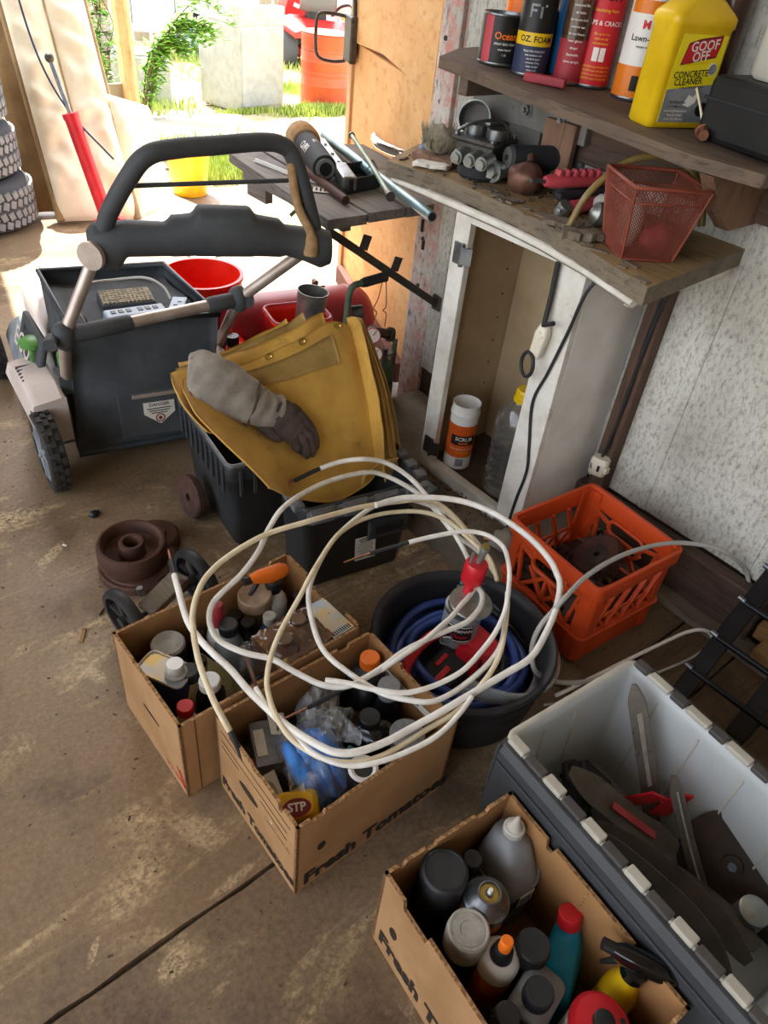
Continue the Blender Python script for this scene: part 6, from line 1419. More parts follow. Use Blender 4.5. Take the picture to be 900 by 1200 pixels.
q = rotz(rad(175))
m_ = MB().at(tr(0, 0, .236) @ q); m_.rings([[Vector((x, y*w, z0+z*h_)) for y, z in ((-1, 0), (-1, .7), (-.6, 1), (.6, 1), (1, .7), (1, 0))] for x, w, z0, h_ in ((-.034, .010, .002, .020), (-.02, .014, -.002, .032), (.01, .015, -.004, .034), (.038, .012, .004, .028), (.058, .009, .010, .018))]); m_.build('trigger_head', 'orange', sp_, .003, label='bright orange trigger head')
m_ = MB().at(tr(0, 0, .236) @ q); m_.cyl((.056, 0, .017), (.074, 0, .018), .010, n=14); m_.tube([(.04, 0, .0), (.05, 0, -.018), (.062, 0, -.032)], [.006, .006, .004], 8); m_.build('nozzle', 'black', sp_)
m_ = MB(); m_.ball((0, 0, .08), (.042, .042, .10), 24, 16, nz=.35, ns=12, seed=8); m_.ball((0, 0, .165), (.024, .026, .03), 16, 10, nz=.4, ns=14); tag(m_.build('plastic_bag', 'bag_film', None, loc=(.525, .918, FZ)), 'bottle wrapped in crumpled clear plastic at the middle of the left box', 'bag')
tag(MB().box((0, 0, .002), (.07, .14, .004)).build('beige_card', 'pale_oil', None, .001, loc=(.46, .94, .10)), 'flat pale card wedged among the bottles', 'card'); bpy.context.scene.objects['beige_card'].rotation_euler = (.7, -.4, .4)
jug('bottle', 'beige flat bottle standing behind the pale yellow bottle', .440, .978, FZ, .07, .04, .14, 'amber', 'black', rad(35), 0, 0, .012, .016, .014)
bottle('bottle', 'blue bottle with a small cream cap in front of the dark carton', .600, .948, FZ, .028, .205, 'navy', 'grey_cap', .012, .022, .0145, .7)
bottle('bottle', 'brown bottle with a dark cap behind the dark carton', .705, .985, FZ, .030, .18, 'brown_plastic', 'black', .012, .02, .015, .7)
for i, (x, y, lab) in enumerate(((.468, 1.038, 'dark bottle at the back wall of the left box'), (.56, 1.03, 'dark bottle between the grey bottle and the rusty jar'), (.565, .985, 'low dark bottle behind the plastic-wrapped one'))): bottle('bottle', lab, x, y, FZ, .026, .15+.012*i, 'black' if i != 1 else 'rust_dark', 'black', .012, .02, .016, .7)
# dark oil carton with shrink-wrapped brown bottles on top
qc = thing('oil_carton', 'dark printed oil carton with brown bottles shrink-wrapped on its rusty top', 'carton', (.628, .857, FZ), rad(3))
m_ = MB(); m_.rings([[Vector(p) for p in rrect(.20, .115, .006, 3, z)] for z in (0, .225)]); m_.build('carton', 'brown_plastic', qc)
MB().box((.0, 0, .2265), (.198, .113, .003)).build('top_card', 'rust_top', qc); MB().box((.068, .0, .229), (.058, .108, .003)).build('price_card', 'tin_gold', qc, label='pale rusty printed card')
m_ = MB()
for k in range(9): m_.box((.068, -.046, .231), (.0, 0, 0)) if 0 else m_.box((.046+.0055*k, -.045, .2308), (.0025, .012, .0006))
m_.build('bar_code', 'ink', qc, kind='stuff')
for x, y, r in ((-.06, -.012, .036), (-.005, .014, .036)):
    m_ = MB().at(tr(x, y, .226)); m_.lathe([(r, 0), (r, .012), (r*.8, .022), (r*.5, .026), (r*.5, .036), (r*.44, .038), (0, .038)], 24); m_.build('wrapped_bottle', 'brown_plastic', qc)
m_ = MB(); m_.grid(lambda u, v: (-.098+.14*u, -.054+.108*v, .236+.024*sin(PI*u)*sin(PI*v)+.007*mnoise.noise(Vector((u*9, v*8, 2)))), 26, 20); m_.build('shrink_wrap', 'shrink_wrap', qc)
for txt, x, z, s_, m2 in (('QUA', -.012, .155, .030, 'rust_lid'),):
    m_ = MB(); m_.text(txt, s_, plane4((x, -.0581, z), (1, 0, 0), (0, 0, 1)), bold=.02); m_.build('lettering', m2, qc)
m_ = MB().at(plane4((.03, -.0581, .185), (1, 0, 0), (0, 0, 1)))
for k in range(6): m_.prism([(.004*cos(a)+.011*cos(k*PI/3), .004*sin(a)+.011*sin(k*PI/3)) for a in [2*PI*i/10 for i in range(10)]], 0, .0005)
m_.prism([(.008*cos(a), .008*sin(a)) for a in [2*PI*i/14 for i in range(14)]], 0, .0006); m_.build('flower_emblem', 'paper', qc)
m_ = MB().at(plane4((.075, -.0581, .06), (1, 0, 0), (0, 0, 1))); m_.box((0, 0, 0), (.04, .05, .001)); m_.build('label_patch', 'paper', qc)

# middle box
gb_ = thing('glove_bag', 'clear bag of bright blue gloves on top of the tomato box contents', 'bag', (.488, .622, .10))
r_ = random.Random(77)
for k in range(11):                                              # fingers and palms of the gloves, packed side by side
    a = -.9+.18*k; x = -.048+.0096*k; R = []
    P_ = spline([(x*1.05, -.070+.012*abs(k-5)/5, .028+.010*(k % 3)), (x*.95+r_.uniform(-.004, .004), -.030, .075+.010*sin(k*1.7)), (x*.75, .020, .098+.008*cos(k*2.1)), (x*.45, .062, .066)], 5)
    MB().tube(P_, [.009+.006*sin(PI*min(1, i/(len(P_)-1)*1.05)) for i in range(len(P_))], 9, flat=1.5).build('glove', 'blue_cloth', gb_)
m_ = MB(); m_.ball((0, 0, .045), (.052, .066, .048), 20, 12, nz=.25, ns=9, seed=5); m_.build('glove_pack', 'blue_cloth', gb_)
m_ = MB(); m_.ball((0, 0, .057), (.067, .083, .074), 36, 26, nz=.42, ns=13, seed=5); m_.grid(lambda u, v: (.035+.05*u, -.03+.10*v+.02*sin(u*6), .10+.045*u*(1-.3*v)+.014*mnoise.noise(Vector((u*6, v*9, 3)))), 14, 14); m_.build('bag', 'bag_film', gb_)
m_ = MB().at(tr(-.052, -.022, .088) @ rotz(-.5) @ roty(-.75)); m_.box((0, 0, 0), (.035, .055, .0008)); m_.build('sticker', 'paper', gb_)
m_ = MB().at(tr(-.052, -.022, .0885) @ rotz(-.5) @ roty(-.75)); m_.text('6', .018, tr(-.006, -.008, .0006) @ rotz(-PI/2), bold=.03)
for k in range(3): m_.box((.010-.006*k, .004, .0006), (.002, .036, .0004))
m_.at(Matrix()); m_.build('printing', 'ink', gb_)
m_ = MB(); m_.grid(lambda u, v: (-.055+.11*u+.01*sin(v*9), -.045+.09*v, .01+.045*sin(PI*u)*(.5+.5*v)+.022*mnoise.noise(Vector((u*7, v*7, 6)))), 26, 22, thick=.001); tag(m_.build('plastic_bag', 'bag_film_grey', None, loc=(.575, .705, .145)), 'empty crumpled silvery bag behind the blue gloves', 'bag')
jug('oil_bottle', 'black oil jug with a bright orange cap in the back corner of the tomato box', .695, .715, FZ, .075, .085, .205, 'black', 'orange', 0, .012, .01, .017, .026, .02, capr=.021)
rj = jug('oil_bottle', 'black oil jug with a white and red printed label', .625, .620, FZ, .085, .11, .19, 'black_gloss', 'black', rad(28), 0, .0, .018, .02, .025)
LP = plane4((.0, -.0558, .10), (1, 0, 0), (0, 0, 1)); 
for z, hgt, m2 in ((.035, .026, 'paper'), (-.02, .075, 'navy')): MB().at(LP).box((0, z, .0), (.074, hgt, .001)).build('label_panel', m2, rj)
m_ = MB(); m_.text('RAM', .028, LP @ tr(0, .035, .0012), bold=.04); m_.build('lettering', 'label_red', rj)
m_ = MB()
for k, tx in enumerate(('SAE 5W-30', 'MOTOR', 'OIL')): m_.text(tx, .014, LP @ tr(.004, .006-.018*k, .0012), bold=.01)
m_.build('lettering', 'white_print', rj)
st_ = thing('additive_bottle', 'yellow fuel additive bottle with a red oval logo in the front corner of the box', 'bottle', (.425, .572, .145), rot=(.35, -.15, -.55))
m_ = MB(); m_.rings([[Vector(p) for p in rrect(w, d, .012, 4, z)] for w, d, z in ((.074, .05, -.10), (.076, .052, .04), (.06, .04, .05))]); m_.build('body', 'stp_yellow', st_, .002)
SF = plane4((0, -.0263, .0), (1, 0, 0), (0, 0, 1)); m_ = MB().at(SF); m_.prism([(.030*cos(a), .020*sin(a)) for a in [2*PI*i/28 for i in range(28)]], 0, .0008); m_.build('logo_oval', 'white_print', st_); m_ = MB().at(SF @ tr(0, 0, .0006)); m_.prism([(.028*cos(a), .018*sin(a)) for a in [2*PI*i/28 for i in range(28)]], 0, .0008); m_.build('logo_oval', 'maroon', st_)
m_ = MB(); m_.text('STP', .024, SF @ tr(0, 0, .0018), bold=.03); m_.build('lettering', 'white_print', st_); m_ = MB(); m_.text('DIESEL', .012, SF @ tr(.004, .030, .0008), bold=.02); m_.build('lettering', 'ink', st_)
m_ = MB().at(SF); m_.box((0, .030, 0), (.056, .014, .0006)); m_.build('label_panel', 'brass', st_)
SF2 = plane4((0, -.005, .0505), (1, 0, 0), (0, 1, 0)); m_ = MB().at(SF2); m_.prism([(.026*cos(a), .016*sin(a)) for a in [2*PI*i/28 for i in range(28)]], 0, .0008); m_.build('logo_oval', 'maroon', st_); m_ = MB(); m_.text('STP', .021, SF2 @ tr(0, 0, .001), bold=.03); m_.build('lettering', 'white_print', st_)
tg = thing('paper_tag', 'off white card tag with a grey oval beside the yellow bottle', 'tag', (.392, .612, .165), rot=(.35, -.5, -.35)); MB().box((0, 0, 0), (.042, .085, .002)).build('card', 'paper', tg, .0005); MB().at(tr(0, .008, .0015)).prism([(.013*cos(a), .022*sin(a)) for a in [2*PI*i/20 for i in range(20)]], 0, .0005).build('print_oval', 'grey_cap', tg)
bb_ = thing('black_packet', 'black packet with a pink patch below the sleeved cable end', 'packet', (.415, .688, .125), rot=(.2, -.15, .10)); MB().box((0, 0, 0), (.055, .11, .045)).build('carton', 'black', bb_, .002); MB().box((-.004, .018, .0229), (.022, .016, .001)).build('label_patch', 'pink_red', bb_); MB().box((.008, -.022, .0229), (.018, .022, .001)).build('label_patch', 'grey_cap', bb_)
wb = thing('small_carton', 'small open grey and white carton beside the black packet', 'carton', (.447, .705, FZ), rad(-22)); m_ = MB(); m_.rings([[Vector(p) for p in rrect(.07, .10, .002, 1, z)] for z in (0, .17)], sm=False); m_.build('carton', 'label_grey', wb); MB().box((.02, .035, .172), (.035, .05, .002), R=roty(.3).to_3x3()).build('flap', 'paper', wb); MB().box((-.02, .0, .171), (.02, .06, .003)).build('flap', 'white_card', wb); m_ = MB(); m_.text('SEAL', .018, tr(.022, .035, .1745) @ rotz(-PI/2), bold=.02); m_.build('lettering', 'ink', wb)
tb_ = thing('small_carton', 'small teal and black carton in front of the black labelled jug', 'carton', (.555, .575, FZ), rad(15)); m_ = MB(); m_.rings([[Vector(p) for p in rrect(.045, .06, .002, 1, z)] for z in (0, .165)], sm=False); m_.build('carton', 'black', tb_); MB().box((.0, .016, .1655), (.045, .028, .002)).build('flap', 'teal_box', tb_); MB().box((0, -.0302, .13), (.043, .001, .05)).build('label_panel', 'grey_cap', tb_)
ml = thing('lid_ring', 'white ring of an upturned jar at the front wall of the tomato box', 'jar', (.546, .540, FZ)); MB().lathe([(0, 0), (.030, 0), (.03, .19), (.027, .195), (0, .195)], 24).build('jar', 'black', ml); MB().lathe([(.018, .1952), (.024, .1985), (.0295, .1955)], 26).build('ring', 'white_plastic', ml)
cc = thing('clear_cup', 'clear plastic cup in the right corner of the tomato box', 'cup', (.668, .553, FZ)); MB().lathe([(.028, 0), (.034, .18), (.036, .182), (.0335, .182), (.0275, .004), (0, .004)], 26).build('cup', 'clear', cc); MB().lathe([(0, .1825), (.035, .1825), (.036, .186), (0, .19)], 24).build('lid', 'label_grey', cc)
bottle('bottle', 'dark grey capped bottle behind the white strip of the tomato box', .702, .652, FZ, .028, .19, 'black', 'grey_jug', .018, .03, .024, .7)
for i, (x, y, h, lab) in enumerate(((.455, .545, .11, 'low dark bottle under the blue glove bag'), (.60, .53, .12, 'low dark bottle at the front wall of the tomato box'), (.53, .735, .12, 'low dark bottle at the back wall of the tomato box'), (.62, .745, .13, 'low dark bottle behind the silvery bag'), (.418, .738, .12, 'low dark bottle under the cut cable end'))): bottle('bottle', lab, x, y, FZ, .028, h, 'black', 'black', .014, .02, .018, .7)
wl = thing('label_strip', 'white printed label strip stuck to the right wall of the tomato box', 'label', (.7352, .64, .19), rot=(0, 0, 0)); MB().box((0, 0, 0), (.0012, .16, .020)).build('strip', 'paper', wl)
m_ = MB(); m_.text('Grape', .014, plane4((-.0008, -.03, 0), (0, -1, 0), (0, 0, 1)), bold=.02); m_.text('USA', .014, plane4((-.0008, .05, 0), (0, -1, 0), (0, 0, 1)), bold=.02); m_.build('lettering', 'ink', wl)

# box at the bottom right
t = can('spray_can', 'large spray can with a smooth black cap in the corner of the box', (.527, .300, FZ), .040, .17, ((.006, .168, 'black'),)); MB().lathe([(.0405, .168), (.0405, .222), (.038, .227), (.034, .229), (.033, .227), (0, .2265)], 34).build('cap', 'tub_black', t)
t = bottle('bottle', 'slim black bottle with a grey cap behind the silver-topped can', .590, .292, FZ, .022, .19, 'black', 'tub_black', .012, .022, .0165, .78)
mj = jug('oil_bottle', 'grey motor oil jug with a clear pouring spout', .665, .262, FZ, .085, .11, .215, 'grey_jug', 'milky', rad(-8), .012, .022, .017, .016, .03, capr=.019, shoulder=.62)
MB().lathe([(.016, .222), (.008, .236), (.003, .256), (0, .257)], 18, c=(.012, .022, 0)).build('spout', 'milky', mj)
m_ = MB().at(tr(.018, -.0235, .155) @ rotz(-.1) @ rotx(.6)); m_.tube([(.024*cos(a), .034*sin(a), .0) for a in [2*PI*k/24 for k in range(24)]], .004, 6, closed=True); m_.prism([(.023*cos(a), .033*sin(a)) for a in [2*PI*k/24 for k in range(24)]], -.012, -.001); m_.build('grip_dent', 'label_grey', mj)
MF = plane4((-.0432, -.0, .105), (0, -1, 0), (0, 0, 1)); MB().at(MF).box((0, 0, 0), (.085, .04, .0012)).build('label_panel', 'white_print', mj); MB().at(MF).box((0, -.035, 0), (.085, .03, .0012)).build('label_panel', 'navy', mj)
m_ = MB(); m_.text('M  bil', .032, MF @ tr(0, 0, .0012), bold=.03); m_.build('lettering', 'navy', mj); m_ = MB(); m_.text('o', .032, MF @ tr(-.0055, 0, .0014), bold=.03); m_.build('lettering', 'label_red', mj)
MF2 = plane4((-.01, -.0556, .108), (1, 0, 0), (0, 0, 1)); MB().at(MF2).box((0, 0, 0), (.06, .04, .0012)).build('label_panel', 'white_print', mj); MB().at(MF2).box((-.02, -.0, .0005), (.03, .044, .0012)).build('label_panel', 'ink', mj); m_ = MB(); m_.text('bil', .026, MF2 @ tr(.012, .0, .0014), bold=.03); m_.build('lettering', 'navy', mj)
st2 = can('spray_can', 'orange and black spray can with a bare silver top', (.562, .230, FZ), .037, .195, ((.006, .15, 'black'), (.15, .175, 'orange_can'), (.175, .193, 'galv')))
MB().lathe([(.037, .19), (.0395, .194), (.0385, .200), (.034, .203), (.029, .216), (.020, .224), (.0195, .226), (.017, .2265), (.0165, .222), (.006, .222), (.006, .226), (0, .226)], 34).build('dome', 'steel', st2); MB().lathe([(.0165, .2225), (.011, .224), (.007, .2225)], 24).build('stained_ring', 'brass', st2); MB().cyl((0, 0, .222), (0, 0, .236), .0042, .0036, n=12).build('valve_stem', 'white_plastic', st2)
ctext(st2, 'PRO', .0373, .162, rad(215), .016, 'white_print', .03); ctext(st2, 'START', .0373, .120, rad(215), .014, 'white_print', .02)
t = can('spray_can', 'black spray can with a worn pale grey cap', (.499, .212, FZ), .035, .165, ((.006, .163, 'black'),)); MB().lathe([(.0345, .163), (.0355, .20), (.034, .214), (.031, .217), (.026, .2155), (.0255, .2165), (.014, .2165), (.0135, .2155), (0, .216)], 34).build('cap', 'grey_cap', t)
ob = bottle('bottle', 'white shouldered bottle with a black collar and orange tip', .527, .160, FZ, .033, .185, 'orange_can', None, .02, sh=.80); MB().lathe([(.0335, .145), (.0335, .170), (.028, .18), (.016, .186), (0, .186)], 28).build('shoulder', 'white_plastic', ob); MB().lathe([(.019, .182), (.016, .205), (.0105, .212), (0, .212)], 22).build('collar', 'black', ob); MB().lathe([(.0105, .21), (.0105, .235), (.0085, .238), (0, .238)], 18).build('tip', 'orange', ob); MB().lathe([(.0333, .02), (.0333, .10)], 20).build('label_band', 'red', ob)
bottle('bottle', 'bottle with a broad matt black cap beside the orange-tipped one', .575, .135, FZ, .03, .165, 'black', 'tub_black', .022, .04, .0275, .75)
bottle('bottle', 'glossy black bottle leaning against the wall of the box', .462, .115, FZ, .034, .19, 'black_gloss', 'tub_black', .015, .028, .019, .6, rot=(.10, .02, 0))
gj = jug('oil_bottle', 'grey rectangular bottle with a black cap near the front of the box', .540, .088, FZ, .098, .066, .190, 'grey_jug', 'tub_black', rad(12), -.015, .0, .017, .03, .016, capr=.0225, shoulder=.80)
bj = thing('oil_bottle', 'bright blue bottle with a red cap leaning across the box', 'bottle', (.630, .075, FZ), rot=(-.22, .20, .35))
m_ = MB(); m_.at(Matrix.Diagonal((1, 1, .80, 1))).rings([[Vector(p) for p in rrect(w, d, r, 5, z, cx, 0)] for w, d, r, z, cx in ((.098, .055, .016, 0, 0), (.102, .058, .018, .006, 0), (.102, .058, .018, .13, 0), (.085, .054, .018, .155, .008), (.045, .045, .02, .178, .026), (.036, .036, .0179, .19, .028), (.036, .036, .0179, .205, .028))]); m_.build('body', 'blue_bottle', bj)
MB().lathe([(.0205, .158), (.0205, .180), (.019, .183), (.015, .1835), (0, .1825)], 24, c=(.028, 0, 0)).build('cap', 'red', bj)
yj = bottle('spray_bottle', 'yellow spray bottle with a glossy black trigger head', .672, .012, FZ, .036, .20, 'yellow', None, .017, sh=.55, sq=(1, .85))
MB().lathe([(.021, .192), (.021, .212), (.013, .217), (0, .217)], 22).build('collar', 'black_gloss', yj)
q = rotz(rad(-62)); m_ = MB().at(tr(0, 0, .222) @ q)
m_.rings([[Vector((x, y*w, z0+z*h_)) for y, z in ((-.8, 0), (-1, .4), (-.8, .85), (0, 1), (.8, .85), (1, .4), (.8, 0))] for x, w, z0, h_ in ((-.044, .010, .004, .022), (-.03, .015, .0, .032), (0, .017, -.004, .036), (.03, .0165, -.004, .036), (.055, .012, -.002, .026), (.064, .006, .004, .012))]); m_.build('trigger_head', 'black_gloss', yj, .002)
m_ = MB().at(tr(0, 0, .222) @ q); m_.cyl((-.042, 0, .016), (-.062, 0, .018), .010, n=14); m_.tube([(-.02, 0, .0), (-.035, 0, -.02), (-.048, 0, -.04)], [.006, .006, .004], 8); m_.build('nozzle', 'black', yj)
rc = can('tub', 'round white tub with a glossy red lid and black centre cap', (.578, .000, FZ), .046, .17, ((.006, .168, 'white_plastic'),)); MB().lathe([(.046, .166), (.0475, .170), (.047, .180), (.040, .190), (.020, .194), (0, .194)], 34).build('lid', 'red', rc); MB().lathe([(.0165, .193), (.016, .203), (.013, .205), (0, .2045)], 22).build('centre_cap', 'black', rc); MB().cyl((.026, -.018, .190), (.026, -.018, .194), .0045, n=12).build('vent', 'black', rc)
bottle('bottle', 'short dark bottle with a grey cap at the very front of the box', .475, .055, FZ, .032, .16, 'black', 'tub_black', .016, .026, .02, .7)
bottle('bottle', 'dark bottle hidden behind the red-lidded tub', .515, .022, FZ, .030, .15, 'black', 'black', .014, .02, .018, .7)

# ================================================================ THINGS ON THE FLOOR
rt0 = thing('brake_drum', 'rusty iron drum with a raised hub, upper of the two stacked castings', 'drum', (.505, 1.478, .038), rot=(.03, -.02, .4))
MB().lathe([(.088, 0), (.091, .008), (.091, .052), (.086, .062), (.080, .064), (.074, .058), (.070, .030), (.058, .022), (.036, .022), (.034, .030), (.034, .056), (.031, .062), (.023, .062), (.020, .056), (.020, .004), (.088, .0)], 48).build('casting', 'rust', rt0)
rt1 = thing('brake_rotor', 'rusty iron disc lying flat under the brake drum', 'disc', (.518, 1.468, .001))
MB().lathe([(.03, 0), (.106, 0), (.110, .005), (.110, .022), (.106, .027), (.098, .028), (.095, .032), (.072, .036), (.03, .036), (.03, 0)], 48).build('casting', 'rust', rt1)
rt2 = thing('brake_rotor', 'second rusty iron disc, tucked behind the stacked brake castings', 'disc', (.592, 1.535, .001)); MB().lathe([(.02, 0), (.066, 0), (.069, .005), (.069, .034), (.062, .040), (.034, .036), (.03, .046), (.02, .046), (.02, 0)], 40).build('casting', 'rust', rt2)
# two-wheeled cart
ct = thing('cart_axle', 'pair of black spoked wheels on a broken wooden cart base', 'cart', (.485, 1.255, .001))
ax = Vector((.985, .15, .06)).normalized()
for c in (Vector((.385, 1.243, .082)), Vector((.588, 1.276, .084))):
    F = tr(c) @ frame(ax, (0, 0, 1)); R = .083
    m_ = MB().at(F); m_.lathe([(R*.80, -.014), (R*.95, -.014), (R, -.006), (R, .006), (R*.95, .014), (R*.80, .014), (R*.78, 0), (R*.80, -.014)], 36); o = m_.build('wheel', 'tub_black', ct, world=True)
    m_ = MB().at(F); m_.lathe([(0, -.018), (.014, -.018), (.014, .018), (0, .018)], 18)
    for k in range(5): m_.at(F @ rotz(2*PI*k/5)).bar((.01, 0, 0), (R*.8, 0, 0), .014, .012)
    m_.build('spokes', 'tub_black', o, world=True)
MB().cyl(Vector((.397, 1.245, .064)), Vector((.588, 1.274, .07)), .006, n=10).build('axle', 'steel_dark', ct, world=True)
MB().box((.497, 1.272, .082), (.13, .055, .022), R=(rotz(.38) @ roty(-.12)).to_3x3()).build('base_board', 'plank_grey', ct, .003, world=True)
MB().cyl((.445, 1.285, .095), (.442, 1.288, .118), .009, n=6).build('bolt', 'steel', ct, world=True); MB().cyl((.535, 1.265, .098), (.535, 1.265, .103), .012, n=14).build('washer', 'rust', ct, world=True)
tag(MB().ball((0, 0, .010), (.016, .011, .011), 10, 7, nz=.5).build('hose_clip', 'black', None, loc=(.502, 1.742, 0)), 'small black plastic bit lying alone on the floor', 'clip')
for i, (x, y, l, w, a, lab, m2) in enumerate(((.298, 1.325, .045, .010, 1.0, 'tan wood sliver lying on the open floor', 'plank_tan'), (.385, 1.665, .014, .005, 2.2, 'tiny white paper shred on the floor', 'paper'), (.372, 1.378, .04, .004, .7, 'thin dark splinter beside the cart wheel', 'dark_wood'), (.305, 2.04, .03, .008, .2, 'small dark leaf on the floor by the mower', 'rust_dark'))):
    o = MB().box((0, 0, .0025), (l, w, .004)).build('scrap', m2, None, .001, loc=(x, y, .0005)); o.rotation_euler = (0, 0, a); tag(o, lab, 'scrap')
ms = MB(); r_ = random.Random(19)
for k in range(500):
    x, y = r_.uniform(.0, 1.2), r_.uniform(.1, 2.6); s_ = r_.uniform(.0008, .0032); ms.box((x, y, s_*.3), (s_*r_.uniform(1, 3.5), s_, s_*.6), R=rotz(r_.uniform(0, 3)).to_3x3())
for k in range(300):
    x, y = r_.uniform(1.20, 1.70), r_.uniform(-.1, .85); s_ = r_.uniform(.001, .005); ms.box((x, y, .021+s_*.3), (s_*r_.uniform(1, 4), s_, s_*.6), R=rotz(r_.uniform(0, 3)).to_3x3())
for k in range(260):
    x, y = r_.uniform(1.28, 1.43), r_.uniform(.95, 1.7); s_ = r_.uniform(.001, .006); ms.box((x, y, .084+s_*.3), (s_*r_.uniform(1, 4), s_, s_*.6), R=rotz(r_.uniform(0, 3)).to_3x3())
tag(ms.build('grit', 'dirt', None, kind='stuff', loc=(.6, 1, 0)), 'grit and crumbs scattered over the floor', 'debris')
# bits on the kerb
tag(MB().bar((1.335, 1.46, .092), (1.345, 1.20, .092), .05, .016).build('metal_strip', 'teal_pipe', None, .002, loc=(1.34, 1.33, .085)), 'tarnished bluish metal strip lying on the kerb', 'strip')
tag(MB().bar((1.39, 1.62, .10), (1.38, 1.43, .10), .03, .02).build('iron_bar', 'rust', None, .003, loc=(1.385, 1.52, .09)), 'rusty iron bar lying on the kerb by the cabinet', 'bar')
tag(MB().tube([(1.33, .96, .092), (1.355, .90, .11), (1.36, .87, .112)], .007, 8).build('copper_pipe', 'copper', None, loc=(1.34, .92, .09)), 'short bent copper pipe end on the kerb', 'pipe')
tag(MB().bar((1.30, 1.08, .088), (1.32, 1.045, .09), .016, .008).build('yellow_clip', 'yellow', None, .002, loc=(1.31, 1.06, .085)), 'small yellow plastic clip on the kerb', 'clip')
tag(MB().ball((0, 0, .022), (.05, .04, .022), 12, 7, nz=.5).build('concrete_lump', 'cinder', None, loc=(1.37, .91, .083)), 'lump of dirty concrete at the end of the kerb', 'lump')

# black tub with the blue hose
TC = Vector((.957, .682, 0))
tu = thing('tub', 'shallow ribbed black rubber tub holding a blue hose', 'tub', (TC.x, TC.y, .001))
MB().lathe([(0, .004), (.180, 0), (.186, .006), (.190, .04), (.194, .045), (.192, .052), (.196, .085), (.200, .09), (.198, .097), (.201, .13), (.205, .135), (.203, .15), (.216, .168), (.218, .178), (.212, .183), (.200, .178), (.194, .16), (.180, .014), (0, .014)], 64, sharp=50).build('shell', 'tub_black', tu)
bh = thing('hose', 'coiled dark blue rubber hose lying in the black tub', 'hose', (TC.x, TC.y, .016))
r_ = random.Random(2)
for k in range(7):
    R = .165-.017*(k % 4)-.006*(k > 3); z = .040+.022*(k//2)+.009*(k % 2)
    MB().tube([Vector((.012*sin(k*2.1)+R*cos(a)*(1+.03*sin(2*a+k)), .012*cos(k*1.7)+R*sin(a)*(1-.03*sin(2*a+k)), z+.012*sin(a*2+k*1.3))) for a in [2*PI*i/56 for i in range(56)]], .0105, 10, closed=True).build('turn', 'hose_blue', bh)
tcx = thing('clear_tubing', 'coil of clear plastic tubing leaning in the right side of the tub', 'tubing', (TC.x+.03, TC.y-.01, .05))
for k in range(5):
    R = .160+.004*k
    MB().tube([Vector((R*cos(a)+.006*k, R*sin(a)-.004*k, .085+.011*k+.055*cos(a-2.6))) for a in [rad(-150)+rad(215)*i/50 for i in range(51)]], .0058, 8).build('turn', 'tub_clear', tcx)
# cordless tool
dt = thing('cordless_tool', 'red and black cordless tool lying on the blue hose', 'power tool', (.885, .672, .085), rot=(.25, -.2, .15))
m_ = MB(); m_.rings([[Vector(p) for p in rrect(w, d, .012, 4, z, cx, cy)] for w, d, z, cx, cy in ((.125, .075, 0, 0, 0), (.13, .08, .01, 0, 0), (.13, .08, .035, 0, 0), (.11, .066, .046, 0, 0))]); m_.build('battery', 'black_matte', dt, .002)
m_ = MB(); m_.box((-.012, -.004, .048), (.06, .014, .006)); m_.box((.02, .02, .047), (.04, .010, .005)); m_.build('accent', 'red', dt, .002)
m_ = MB(); m_.tube(spline([(-.075, .03, .03), (-.06, .062, .05), (.0, .075, .062), (.06, .066, .058), (.085, .03, .05), (.085, -.02, .04), (.075, -.045, .035)], 6), .013, 10, flat=.8); m_.build('handle', 'red', dt)
m_ = MB(); m_.at(tr(.115, -.02, .03)).rings([[Vector(p) for p in rrect(w, d, .014, 4, z)] for w, d, z in ((.07, .09, -.02), (.075, .095, .02), (.05, .07, .035))]); m_.build('motor_body', 'red', dt, .003)
m_ = MB(); m_.tube(spline([(.05, .05, .075), (.06, .035, .085), (.045, .03, .08), (.035, .045, .078), (.05, .055, .076)], 5), .0018, 6); m_.build('wire_ring', 'steel', dt)
m_ = MB(); m_.box((.06, -.085, .012), (.10, .05, .035)); m_.tube(spline([(.11, -.10, .02), (.13, -.08, .04), (.12, -.05, .045), (.10, -.05, .03)], 5), .010, 8); m_.build('strap', 'black', dt, .004)
rk = thing('red_case', 'glossy red plastic housing standing behind the cordless tool', 'housing', (.955, .655, .075), rot=(0, .1, .3)); m_ = MB(); m_.rings([[Vector(p) for p in rrect(w, d, .012, 4, z)] for w, d, z in ((.05, .06, 0), (.055, .065, .06), (.045, .055, .085))]); m_.build('shell', 'red', rk, .002); MB().box((0, -.033, .05), (.03, .004, .04)).build('panel', 'black', rk, .002)
# silver can with red fitting
sc2 = can('solder_can', 'silver can with a black oval label and a flat metal disc on top', (.972, .712, .135), .044, .105, ((.006, .103, 'grey_jug'),))
m_ = MB(); m_.lathe([(.040, .103), (.044, .105), (.044, .112), (.038, .113), (.033, .108), (.031, .108)], 30); m_.lathe([(0, .104), (.034, .104), (.034, .120), (0, .12)], 24); m_.build('rim', 'galv', sc2)
m_ = MB(); m_.at(rotx(.12)).lathe([(0, .134), (.048, .132), (.050, .134), (.048, .137), (0, .139)], 34); m_.build('disc', 'galv', sc2)
m_ = MB().lathe([(.0443, .03), (.0443, .085)], 14, a0=180, a1=262); m_.build('label_band', 'black_print', sc2); m_ = MB().lathe([(.0444, .033), (.0444, .036)], 14, a0=183, a1=259); m_.lathe([(.0444, .079), (.0444, .082)], 14, a0=183, a1=259); m_.build('label_line', 'white_print', sc2, kind='stuff')
ctext(sc2, 'MANOWN', .0447, .068, rad(222), .012, 'white_print', .02); ctext(sc2, 'Classic', .0447, .050, rad(222), .014, 'label_red', .02)
